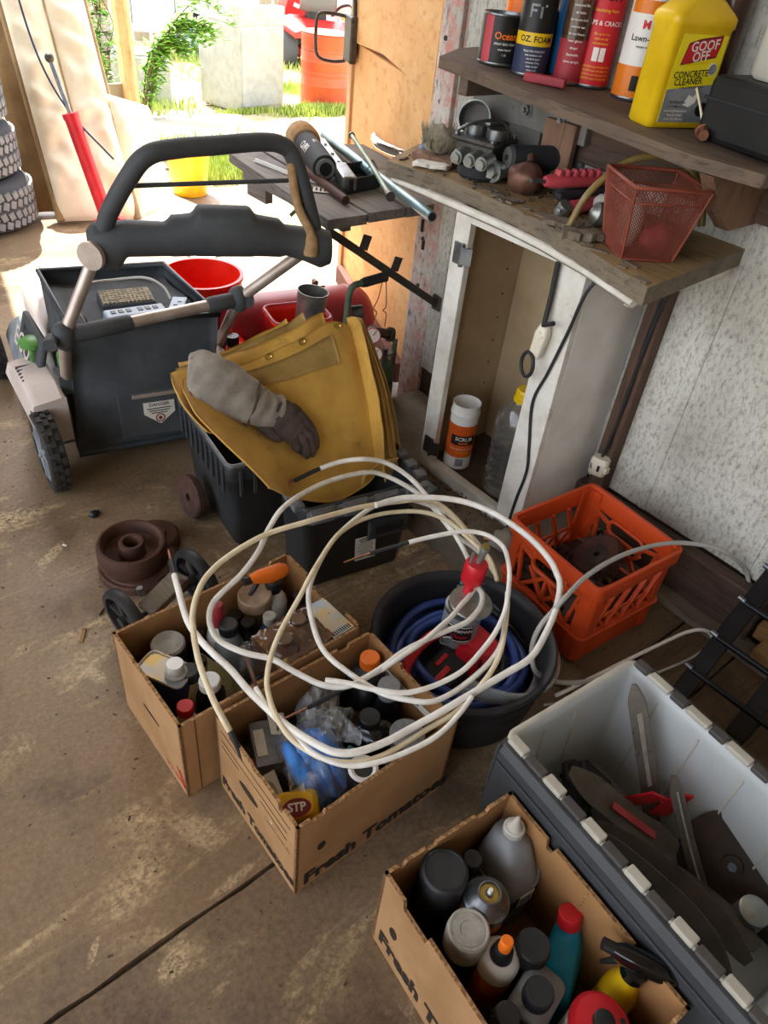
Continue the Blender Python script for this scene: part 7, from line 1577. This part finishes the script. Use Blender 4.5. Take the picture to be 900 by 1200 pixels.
rf = thing('nozzle_fitting', 'red collar with a corroded brass valve standing on the silver can', 'fitting', (.985, .722, .274), rot=(.05, .06, 0))
MB().lathe([(.012, -.002), (.012, .035), (.024, .037), (.026, .04), (.026, .088), (.023, .092), (0, .092)], 26).build('collar', 'red', rf); m_ = MB(); m_.cyl((.004, 0, .09), (.006, -.002, .128), .0085, n=10); m_.cyl((.006, -.002, .128), (.007, -.002, .136), .012, n=6); m_.cyl((-.014, .008, .09), (-.015, .009, .12), .004, n=8); m_.build('valve', 'galv', rf); MB().cyl((.007, -.002, .136), (.007, -.002, .143), .0075, n=12).build('tip', 'brass', rf)
MB().cyl((0, 0, -.02), (0, 0, .005), .009, n=12).build('stem', 'steel', rf)

# milk crate
CW, CH = .315, .275
mk = thing('milk_crate', 'orange plastic milk crate full of rusty scrap against the wall', 'crate', (1.392, .672, .0215), rad(-5))
h = CW/2; tp_ = .010
def cring(k, z, r=.022): return [Vector(p) for p in rrect(CW-2*k, CW-2*k, r, 4, z)]
m_ = MB(); m_.rings([cring(.014, .085), cring(.009, CH-.045), cring(.017, CH-.045, .016), cring(.022, .085, .016)], cap0=False, cap1=False, loop=True) if 0 else None
m_ = MB(); m_.rings([cring(.016, 0), cring(.012, .10), cring(.020, .10, .016), cring(.024, .01, .016)], cap0=False); m_.build('base_wall', 'crate_orange', mk, .001)
m_ = MB(); m_.rings([cring(.006, CH-.055), cring(.006, CH-.048), cring(.0, CH-.040), cring(0, CH), cring(.010, CH, .016), cring(.013, CH-.055, .016)], loop=True); m_.build('top_band', 'crate_orange', mk, .001)
m_ = MB(); m_.rings([cring(.003, .088), cring(.003, .096), cring(.014, .096), cring(.014, .088)], loop=True); m_.build('ledge', 'crate_orange', mk, .001)
for f in range(4):
    F = rotz(PI/2*f)
    W2 = CW-.05; y0, z0, z1 = -h+.0145, .098, CH-.050
    m_ = MB().at(F); m_.rings([[Vector((x, y, z)) for x, y in ((-h+.008, -h+.05), (-h+.010, -h+.022), (-h+.022, -h+.010), (-h+.05, -h+.008), (-h+.05, -h+.016), (-h+.026, -h+.018), (-h+.018, -h+.026), (-h+.016, -h+.05))] for z in (.01, CH-.01)], sm=False); m_.build('corner_post', 'crate_orange', mk, .002)
    B = lambda a, b, w=.009: MB().at(F).bar(a, b, .010, w, up=(0, 1, 0)).build('lattice_bar', 'crate_orange', mk, .0015)
    P = lambda x, z: (x, y0, z)
    if f % 2:                                            # handle sides
        m_ = MB().at(F); m_.tube([(q[0], y0, q[1]+CH-.078) for q in rrect(.115, .042, .018, 5)], .006, 6, closed=True); m_.build('hand_grip', 'crate_orange', mk)
        B(P(0, z0), P(0, CH-.10), .012)
        for s_ in (-1, 1):
            B(P(s_*.006, CH-.10), P(s_*.075, z0)); B(P(s_*.06, CH-.075), P(s_*W2/2, CH-.052)); B(P(s_*.085, z0), P(s_*.105, z1)); B(P(0, z0+.004), P(s_*.06, CH-.10)); B(P(s_*.10, CH-.09), P(s_*W2/2, z0+.02))
    else:
        for k in range(4):
            x = -.09+.06*k; B(P(x-.028, z0), P(x+.028, z1), .011); B(P(x+.028, z0), P(x-.01, z0+.05)); 
        B(P(-W2/2, z0+.045), P(W2/2, z0+.045), .006)
MB().box((0, 0, .006), (CW-.045, CW-.045, .010)).build('bottom', 'crate_orange', mk)
m_ = MB()
m_.text('A', .05, rotz(PI/2*3) @ plane4((0.06, -h+.0128, .062), (1, 0, 0), (0, 0, 1)), bold=.04); m_.at(rotz(PI/2*3)).box((-.105, -h+.0128, .045), (.022, .001, .026)); m_.build('moulded_mark', 'pink_red', mk)
# scrap in the crate: every piece its own object
r_ = random.Random(44); cw = mk.location
for k in range(62):
    a, b_ = r_.uniform(-.115, .115), r_.uniform(-.115, .115); z = .125+.013*(k // 21)
    px, py = cw.x+a*cos(-.087)-b_*sin(-.087), cw.y+a*sin(-.087)+b_*cos(-.087); kind = k % 4; m_ = MB()
    if kind == 0: m_.cyl((-.026, 0, 0), (.022, 0, 0), .006, n=8); m_.cyl((.022, 0, 0), (.03, 0, 0), .011, n=6)
    elif kind == 1: m_.lathe([(.009, -.004), (.018, -.004), (.018, .004), (.009, .004), (.009, -.004)], 14)
    elif kind == 2: m_.box((0, 0, 0), (.06, .016, .006)); m_.cyl((.02, 0, .003), (.02, 0, .006), .006, n=8)
    else: m_.tube(spline([(-.03, 0, 0), (-.01, .012, .004), (.012, -.01, 0), (.03, .006, .004)], 4), .005, 6)
    o = m_.build(('bolt', 'washer_ring', 'strap_plate', 'chain_piece')[kind], r_.choice(['rust_dark', 'rust_dark', 'rust', 'steel_dark']), None, loc=(px, py, z)); o.rotation_euler = (r_.uniform(-.6, .6), r_.uniform(-.6, .6), r_.uniform(0, 6))
    tag(o, ('rusty bolt', 'rusty washer', 'rusty flat strap plate', 'rusty bent chain piece')[kind]+' lying in the heap in the orange crate', 'scrap metal', 'rusty '+('bolts', 'washers', 'strap plates', 'chain pieces')[kind]+' heaped in the orange crate')
m_ = MB(); m_.grid(lambda u, v: (-.128+.256*u, -.128+.256*v, 0.098+.02*mnoise.noise(Vector((u*5, v*5, 4)))), 16, 16); o = m_.build('rust_flakes', 'rust_dark', None, kind='stuff'); o.location = (cw.x, cw.y, cw.z); o.rotation_euler = (0, 0, rad(-5)); tag(o, 'bed of rusty flakes filling the bottom of the crate', 'rust')
wbh = thing('wire_brush_wheel', 'round rusty wire brush wheel lying on the scrap in the crate', 'brush wheel', (1.455, .675, .178), rot=(-.35, -.55, 0))
MB().lathe([(.008, -.012), (.030, -.014), (.034, -.008), (.034, .008), (.030, .014), (.008, .012), (.008, -.012)], 30).build('hub', 'steel_dark', wbh)
m_ = MB()
for k in range(900):
    a = r_.uniform(0, 6.283); z = r_.uniform(-.016, .016); R = .068+r_.uniform(-.004, .004); d_ = Vector((cos(a), sin(a), 0)); p = d_*.030+Vector((0, 0, z*.6)); e = d_*R+Vector((0, 0, z*1.2)); w = Vector((-d_.y, d_.x, 0))*.0013; i = m_._v([p-w, p+w, e+w*.5, e-w*.5]); m_._f([i, i+1, i+2, i+3])
m_.build('bristles', 'rust_dark', wbh, kind='stuff'); MB().lathe([(.03, -.012), (.060, -.016), (.060, .016), (.03, .012)], 30).build('bristle_core', 'rust_dark', wbh)

# white tote with grey lids
wtt = thing('tote', 'large translucent white tote with dark grey hinged lids holding mower blades', 'tote', (.750, .394, .001), rad(-5))
TW, TL, TH = .358, .56, .312
def tring(k, z, r=.025): return [Vector(p) for p in rrect(TW-2*k, TL-2*k, r, 5, z, TW/2, -TL/2)]
m_ = MB(); m_.rings([tring(.030, 0), tring(.028, .006), tring(.012, TH*.72), tring(.010, TH-.03), tring(.0, TH-.026), tring(0, TH), tring(.010, TH, .018), tring(.013, TH-.03, .018), tring(.034, .010, .018)]); m_.build('shell', 'tote_white', wtt)
m_ = MB(); m_.rings([tring(-.003, TH-.022), tring(-.003, TH+.001), tring(.003, TH+.003), tring(.008, TH+.001, .018)], cap0=False, cap1=False); m_.build('rim', 'tote_white_rim', wtt)
for y in (-.09, -.19, -.29, -.39): 
    m_ = MB(); m_.bar((TW-.0135, y, TH-.035), (TW-.034, y-.0, .02), .004, .006); m_.build('moulded_rib', 'tote_white_rim', wtt)
for x in (.10, .19): MB().bar((x, -.0135, TH-.035), (x, -.034, .02), .004, .006).build('moulded_rib', 'tote_white_rim', wtt)
for k in range(6):
    y = -.032-.092*k
    MB().box((.0045, y, TH+.004), (.020, .040, .016)).build('hinge_knuckle', 'tote_white_rim', wtt, .003)
    MB().box((.0035, y-.046, TH+.002), (.019, .044, .014)).build('lid_knuckle', 'tote_grey_lid', wtt, .003)
    MB().box((TW-.0045, y+.004, TH+.003), (.019, .034, .013)).build('lid_knuckle', 'tote_grey_lid', wtt, .003)
    MB().box((TW-.0045, y-.042, TH+.003), (.019, .050, .012)).build('hinge_knuckle', 'tote_white_rim', wtt, .003)
m_ = MB(); m_.rings([[Vector((x, y, z)) for y in (0,) for x, z in ((.0, 0), (.0, 0))] for y in (0, 1)]) if 0 else None
m_ = MB(); m_.at(tr(-.004, 0, TH-.004)); m_.rings([[Vector((x, y, z)) for x, z in ((.0, .006), (-.010, .006), (-.018, -.010), (-.020, -.200), (-.014, -.200), (-.012, -.014), (-.008, -.002), (.0, -.002))] for y in (-.012, -TL+.012)], sm=False); m_.build('lid', 'tote_grey', wtt, .002, label='dark grey lid hanging open on the left')
m_ = MB(); m_.at(tr(-.004, 0, TH-.004)); m_.box((-.0185, -TL/2, -.035), (.010, TL-.03, .006)); m_.box((-.004, -.010, -.06), (.034, .006, .13)); m_.build('lid_rib', 'tote_grey', wtt, .002)
m_ = MB(); m_.at(tr(TW+.004, 0, TH-.004)); m_.rings([[Vector((x, y, z)) for x, z in ((.0, -.002), (.010, -.002), (.014, -.014), (.022, -.22), (.028, -.22), (.022, -.012), (.012, .004), (.0, .004))] for y in (-.012, -TL+.012)], sm=False); m_.build('lid', 'tote_grey', wtt, .002, label='dark grey lid hanging open on the right')
# contents
def blade(name, label, pts, w, th, m2, cat='mower blade', tipw=.4, nrm=(0, 0, 1), extra=None):
    P = spline(pts, 6); n = len(P); R_ = []
    for i, p in enumerate(P):
        t = (P[min(i+1, n-1)]-P[max(i-1, 0)]).normalized(); s_ = t.cross(Vector(nrm)).normalized(); u = s_.cross(t); q = i/(n-1); ww = w*(tipw+(1-tipw)*min(1, 5*q, 5*(1-q)))
        R_.append([p+s_*ww/2+u*th/2, p-s_*ww/2+u*th*.2, p-s_*ww/2-u*th/2, p+s_*ww/2-u*th/2])
    t = thing(name, label, cat, tuple(P[n//2])); m_ = MB(); m_.rings(R_, sm=False); m_.build('blade', m2, t, .0012, world=True); return t, P
bz = .018
t, P = blade('mower_blade', 'tall pointed steel blade standing against the far wall of the white tote', [(.998, .125, .03), (1.012, .20, .16), (1.030, .275, .265), (1.040, .318, .325)], .036, .006, 'blade', tipw=.25, nrm=(-.80, -.45, .30))
MB().bar(P[5].lerp(P[9], .2)+Vector((-.003, -.004, .003)), P[5].lerp(P[13], 1.0)+Vector((-.003, -.004, .003)), .012, .002).build('worn_patch', 'grey_cap', t, world=True)
t, P = blade('mower_blade', 'thin upright blade with a pale worn edge right of the tall one', [(.965, -.005, .055), (.975, .06, .12), (.985, .12, .19), (.995, .165, .245)], .026, .006, 'blade', tipw=.4, nrm=(-.75, -.45, .3))
m_ = MB(); m_.tube([p+Vector((-.006, -.003, .006)) for p in P[2:16]], .0022, 5); m_.build('worn_edge', 'grey_cap', t, world=True)
t, P = blade('mower_blade', 'long dark blade slanting beside the caster wheel', [(.862, .300, .215), (.905, .225, .165), (.945, .155, .12), (.985, .09, .10)], .055, .007, 'blade', tipw=.35, nrm=(-.5, .1, .9))
MB().bar(P[7]+Vector((-.004, 0, .006)), P[14]+Vector((-.004, 0, .006)), .016, .003).build('red_label', 'pink_red', t, world=True)
t, P = blade('mower_blade', 'broad dark curved blade lying along the left wall of the white tote', [(.775, .205, .235), (.790, .10, .235), (.80, .0, .225), (.785, -.085, .21)], .050, .007, 'blade_dark', tipw=.4, nrm=(-.75, .05, .65))
t, P = blade('mower_blade', 'second broad curved blade lying inside the first one', [(.830, .205, .19), (.860, .10, .185), (.875, .0, .175), (.862, -.10, .165)], .045, .007, 'blade_dark', tipw=.4, nrm=(-.6, .1, .8))
blade('mower_blade', 'short dark blade lying flat near the front of the tote', [(.905, .14, .095), (.93, .05, .10), (.935, -.04, .11), (.925, -.10, .12)], .05, .007, 'blade_dark', nrm=(-.3, .1, .95))
for i, (a, b_, lab) in enumerate((((.972, .215, .10), (.985, .165, .185), 'red plastic wedge left of the tall blade'), ((1.012, .155, .10), (1.02, .135, .195), 'red plastic wedge right of the tall blade'))):
    o = MB().bar(a, b_, .04, .006, up=(-.6, -.8, .2)).build('red_wedge', 'red', None, .002, loc=a); tag(o, lab, 'wedge')
cwh = thing('caster_wheel', 'black ribbed caster wheel with a grey bracket in the white tote', 'caster', (.945, .318, .04), 0)
F = tr(.905, .292, .125) @ frame((.55, -.6, .25), (0, 0, 1)); m_ = MB().at(F); m_.lathe([(.020, -.022), (.045, -.024), (.050, -.016), (.048, -.010), (.052, -.004), (.052, .004), (.048, .010), (.050, .016), (.045, .024), (.020, .022), (.020, -.022)], 34); m_.build('tyre', 'black', cwh, world=True)
m_ = MB().at(F); m_.lathe([(0, -.024), (.021, -.020), (.021, .020), (0, .024)], 22); m_.build('hub', 'tub_black', cwh, world=True)
m_ = MB(); m_.bar((.90, .275, .115), (.985, .295, .055), .045, .008); m_.bar((.915, .31, .105), (1.0, .325, .05), .045, .008); m_.box((1.0, .30, .045), (.06, .07, .012)); m_.build('bracket', 'steel_dark', cwh, .003, world=True)
pu = thing('pulley_disc', 'dark metal disc with a centre bolt leaning on the right wall of the tote', 'disc', (1.045, .010, .045), 0)
F = tr(1.032, .005, .115) @ frame((-.80, -.12, .58), (0, 0, 1)); m_ = MB().at(F); m_.lathe([(0, -.004), (.088, -.004), (.098, .0), (.100, .004), (.097, .006), (.086, .002), (.02, .002), (.018, .008), (0, .008)], 44); m_.build('disc', 'pulley', pu, world=True); MB().at(F).cyl((0, 0, .006), (0, 0, .018), .009, n=6).build('bolt', 'steel', pu, world=True)
gc_ = thing('galvanised_cylinder', 'pale galvanised metal cylinder standing in the near end of the tote', 'cylinder', (.985, -.058, .014), rot=(.05, -.12, 0)); MB().lathe([(0, 0), (.026, 0), (.028, .004), (.028, .055), (.0265, .057), (.028, .060), (.027, .125), (.022, .128), (0, .128)], 28).build('body', 'galv', gc_)
for i, (x, y, s_, lab) in enumerate(((1.05, -.10, .03, 'dark metal block at the near end of the tote'), (.96, .24, .035, 'black engine part under the tall blade'), (.90, .02, .03, 'dark part under the curved blades'))):
    o = MB().box((0, 0, s_*.6), (s_*2, s_*1.5, s_*1.2)).build('engine_part', 'blade_dark', None, .004, loc=(x, y, .014)); o.rotation_euler = (0, 0, i*.7); tag(o, lab, 'machine part')

# black ladder
ld = thing('ladder', 'black metal ladder section leaning on the timbers at the right edge', 'ladder', (1.40, .2, .03))
dl_ = Vector((.30, .012, .255)); s0 = Vector((1.385, .316, .028))
for k, y in enumerate((0, -.150, -.300)): MB().bar(s0+Vector((.0, y, 0)), s0+Vector((0, y, 0))+dl_*1.12, .012, .045, up=(0, 1, 0)).build('rail', 'ladder_black', ld, .003, world=True)
for t in (.16, .42, .70, .96):
    p = s0+dl_*t+Vector((0, .012, .006)); MB().cyl(p, p+Vector((.004, -.33, .0)), .0085, n=10).build('rung', 'ladder_black', ld, world=True)
    MB().cyl(p+Vector((-.004, 0, .006)), p+Vector((-.004, .018, .008)), .007, n=6).build('rivet', 'steel', ld, world=True)

# ================================================================ THE COIL OF WHITE CABLE AND OTHER LOOSE ENDS
CB = {}
CB['a'] = [(1.132, 0.761, 0.220), (1.128, 0.807, 0.250), (1.130, 0.880, 0.280), (1.114, 0.942, 0.310), (1.068, 0.968, 0.340), (0.987, 0.989, 0.355), (0.901, 1.003, 0.370), (0.812, 1.005, 0.385), (0.728, 1.003, 0.400), (0.637, 1.022, 0.393), (0.545, 1.015, 0.385), (0.487, 0.998, 0.377), (0.452, 0.975, 0.370), (0.427, 0.953, 0.353), (0.410, 0.927, 0.335), (0.382, 0.853, 0.318), (0.366, 0.769, 0.300), (0.368, 0.711, 0.263), (0.372, 0.687, 0.227), (0.379, 0.675, 0.190)]
CB['b'] = [(1.171, 0.824, 0.200), (1.148, 0.861, 0.228), (1.118, 0.902, 0.255), (1.119, 0.996, 0.282), (1.094, 1.050, 0.310), (1.050, 1.112, 0.333), (0.990, 1.127, 0.355), (0.863, 1.121, 0.377), (0.728, 1.077, 0.400), (0.658, 1.042, 0.385), (0.614, 1.010, 0.370), (0.552, 0.980, 0.355), (0.473, 0.956, 0.340), (0.446, 0.926, 0.320), (0.447, 0.890, 0.300), (0.474, 0.840, 0.294), (0.512, 0.801, 0.287), (0.535, 0.750, 0.281), (0.564, 0.698, 0.275), (0.607, 0.667, 0.276), (0.682, 0.664, 0.278), (0.752, 0.670, 0.279), (0.839, 0.662, 0.280), (0.909, 0.653, 0.279), (0.959, 0.663, 0.278), (0.990, 0.680, 0.277), (1.007, 0.699, 0.276), (1.011, 0.717, 0.275)]
CB['c'] = [(1.090, 0.721, 0.250), (1.112, 0.773, 0.270), (1.101, 0.820, 0.290), (1.086, 0.893, 0.310), (1.044, 0.939, 0.330), (0.973, 0.974, 0.340), (0.890, 0.986, 0.350), (0.805, 0.970, 0.360), (0.735, 0.931, 0.370), (0.657, 0.878, 0.380), (0.613, 0.853, 0.364), (0.577, 0.836, 0.348), (0.534, 0.812, 0.332), (0.497, 0.784, 0.316), (0.471, 0.755, 0.300), (0.458, 0.728, 0.292), (0.448, 0.692, 0.285), (0.445, 0.642, 0.278), (0.457, 0.605, 0.270), (0.476, 0.565, 0.270), (0.516, 0.530, 0.270), (0.571, 0.511, 0.270), (0.665, 0.506, 0.270), (0.727, 0.498, 0.280), (0.778, 0.503, 0.290), (0.835, 0.514, 0.300), (0.890, 0.537, 0.307), (0.945, 0.576, 0.313), (0.999, 0.621, 0.320)]
CB['d'] = [(1.155, 0.795, 0.210), (1.155, 0.842, 0.238), (1.143, 0.890, 0.266), (1.117, 0.948, 0.294), (1.063, 0.990, 0.322), (1.002, 0.999, 0.350), (0.959, 1.013, 0.348), (0.887, 1.005, 0.346), (0.793, 0.975, 0.344), (0.719, 0.932, 0.342), (0.653, 0.878, 0.340), (0.622, 0.825, 0.320), (0.602, 0.753, 0.300), (0.621, 0.686, 0.280), (0.643, 0.615, 0.280), (0.679, 0.568, 0.280), (0.712, 0.542, 0.280), (0.761, 0.534, 0.280), (0.822, 0.534, 0.288), (0.871, 0.540, 0.296), (0.915, 0.556, 0.304), (0.971, 0.598, 0.312), (1.020, 0.641, 0.320)]
CB['e'] = [(0.769, 0.910, 0.330), (0.822, 0.896, 0.338), (0.881, 0.877, 0.345), (0.948, 0.855, 0.353), (1.022, 0.825, 0.360), (1.060, 0.804, 0.360), (1.083, 0.771, 0.360), (1.084, 0.728, 0.360), (1.060, 0.689, 0.360), (1.032, 0.655, 0.350), (0.980, 0.611, 0.340), (0.951, 0.592, 0.330), (0.914, 0.576, 0.320), (0.873, 0.565, 0.310), (0.806, 0.553, 0.300), (0.754, 0.560, 0.290), (0.707, 0.571, 0.289), (0.667, 0.591, 0.288), (0.623, 0.637, 0.287), (0.597, 0.672, 0.286), (0.569, 0.700, 0.285)]
CB['g'] = [(0.803, 1.182, 0.360), (0.844, 1.177, 0.370), (0.888, 1.171, 0.380), (0.941, 1.156, 0.390), (0.984, 1.125, 0.400), (1.042, 1.115, 0.377), (1.080, 1.082, 0.353), (1.100, 1.041, 0.330), (1.105, 0.986, 0.307), (1.106, 0.921, 0.283), (1.096, 0.852, 0.260), (1.103, 0.817, 0.220)]
CB['h'] = [(0.518, 1.267, 0.220), (0.488, 1.180, 0.240), (0.462, 1.102, 0.260), (0.434, 1.008, 0.264), (0.428, 0.945, 0.268), (0.431, 0.890, 0.271), (0.437, 0.838, 0.275), (0.439, 0.773, 0.276), (0.445, 0.715, 0.278), (0.454, 0.659, 0.279), (0.476, 0.594, 0.280), (0.495, 0.561, 0.280), (0.527, 0.540, 0.280), (0.582, 0.526, 0.280), (0.638, 0.521, 0.280), (0.701, 0.512, 0.287), (0.759, 0.506, 0.293), (0.862, 0.497, 0.300), (0.934, 0.492, 0.307), (1.006, 0.515, 0.315), (1.076, 0.548, 0.323), (1.127, 0.583, 0.330), (1.143, 0.609, 0.338), (1.157, 0.644, 0.345), (1.166, 0.712, 0.353), (1.158, 0.792, 0.360), (1.138, 0.863, 0.362), (1.099, 0.916, 0.364), (1.046, 0.955, 0.366), (0.993, 0.982, 0.368), (0.922, 0.993, 0.370)]
CB['i'] = [(0.452, 0.765, 0.280), (0.446, 0.695, 0.278), (0.455, 0.629, 0.275), (0.466, 0.581, 0.272), (0.499, 0.534, 0.270), (0.543, 0.505, 0.276), (0.603, 0.486, 0.282), (0.662, 0.477, 0.288), (0.722, 0.484, 0.294), (0.769, 0.496, 0.300)]
CB['j'] = [(1.711, 0.363, 0.160), (1.721, 0.396, 0.200), (1.685, 0.416, 0.240), (1.635, 0.444, 0.280), (1.597, 0.478, 0.294), (1.521, 0.525, 0.307), (1.423, 0.552, 0.321), (1.307, 0.564, 0.335), (1.192, 0.563, 0.338), (1.095, 0.546, 0.340), (1.062, 0.545, 0.320), (1.022, 0.541, 0.300), (1.010, 0.538, 0.250), (1.008, 0.519, 0.200), (1.049, 0.514, 0.140), (1.113, 0.505, 0.080), (1.158, 0.482, 0.067), (1.216, 0.463, 0.053), (1.284, 0.444, 0.040)]
CB['k'] = [(1.117, 0.494, 0.035), (1.158, 0.484, 0.041), (1.205, 0.474, 0.048), (1.356, 0.449, 0.054), (1.513, 0.420, 0.060), (1.553, 0.408, 0.065), (1.580, 0.391, 0.070), (1.606, 0.375, 0.055), (1.606, 0.355, 0.040)]
CB['l'] = [(1.076, 0.495, 0.030), (1.123, 0.469, 0.032), (1.177, 0.447, 0.033), (1.298, 0.413, 0.035), (1.412, 0.380, 0.037), (1.521, 0.359, 0.038), (1.651, 0.356, 0.040)]
CB['m'] = [(0.519, 0.934, 0.190), (0.495, 0.868, 0.225), (0.468, 0.800, 0.260), (0.457, 0.755, 0.255), (0.454, 0.719, 0.250)]
CB['n'] = [(0.461, 0.703, 0.235), (0.507, 0.693, 0.243), (0.556, 0.683, 0.252), (0.603, 0.677, 0.260), (0.650, 0.669, 0.268), (0.683, 0.661, 0.277), (0.710, 0.658, 0.285)]
CB['n2'] = [(0.710, 0.658, 0.285), (0.752, 0.659, 0.287), (0.791, 0.661, 0.288), (0.843, 0.669, 0.290), (0.894, 0.680, 0.286), (0.939, 0.696, 0.282), (0.970, 0.705, 0.279), (1.004, 0.719, 0.275)]
def cable(nm, label, keys, r, jacket, ends=(), n=7):
    """one cable: its jacket, and at an end the black sleeve and bare copper; ends = [(which end, sleeve length, bare length)]"""
    P = spline(CB[keys[0]], n)
    for k in keys[1:]: P += spline(CB[k], n)[1:]
    t = thing(nm, label, 'cable', tuple(P[len(P)//2]))
    def cut(P, L):
        s = 0
        for i in range(1, len(P)):
            s += (P[i]-P[i-1]).length
            if s >= L: return P[:i+1], P[i:]
        return P[:-1], P[-2:]
    for which, sl, ba in ends:
        if which: P = P[::-1]
        if ba:
            a, P = cut(P, ba); MB().tube(a, r*.42, 6).build('bare_copper', 'copper', t, world=True, label='bare copper conductor')
        if sl:
            a, P = cut(P, sl); MB().tube(a, r*.86, 8).build('inner_sleeve', 'cable_black', t, world=True, label='black inner sleeve')
        if which: P = P[::-1]
    MB().tube(P, r, 10).build('jacket', jacket, t, world=True)
    return t
cable('white_cable', 'white cable whose black sleeved end drops into the tomato box at its left corner', ['a'], .0062, 'cable_cream', [(1, .09, 0)])
cable('white_cable', 'white cable that swings over the toothed tote and loops down to the silver can', ['b'], .0062, 'cable_white')
cable('white_cable', 'cream cable making the innermost loop over the oil carton', ['c'], .0055, 'cable_cream')
cable('white_cable', 'white cable looping beside the printed label of the black tote', ['d'], .0058, 'cable_white')
cable('white_cable', 'white cable with its black end crossing the printed label of the black tote', ['e'], .0055, 'cable_white', [(0, .09, .06)])
cable('white_cable', 'white cable with its black end lying on the yellow blanket', ['g'], .0062, 'cable_white', [(0, .07, .012)])
cable('white_cable', 'thick white cable making the widest loop, with bare copper by the brake drum', ['h'], .0072, 'cable_white', [(0, .06, .035)])
cable('white_cable', 'white cable sagging lowest across the bag of blue gloves', ['i'], .0052, 'cable_white')
cable('grey_cable', 'pale grey cable arching over the orange crate', ['j'], .0058, 'cable_grey')
cable('white_cable', 'loose white cable lying on the planks behind the white tote', ['k'], .005, 'cable_white')
cable('grey_cable', 'thin grey wire lying on the planks between the tub and the ladder', ['l'], .0035, 'cable_grey')
cable('copper_wire', 'bare brown copper rod end poking out of the left box', ['m'], .004, 'copper_old')
cable('white_cable', 'white cable with a long black sleeve and copper end over the tomato box', ['n', 'n2'], .0058, 'cable_white', [(0, .10, .055)])
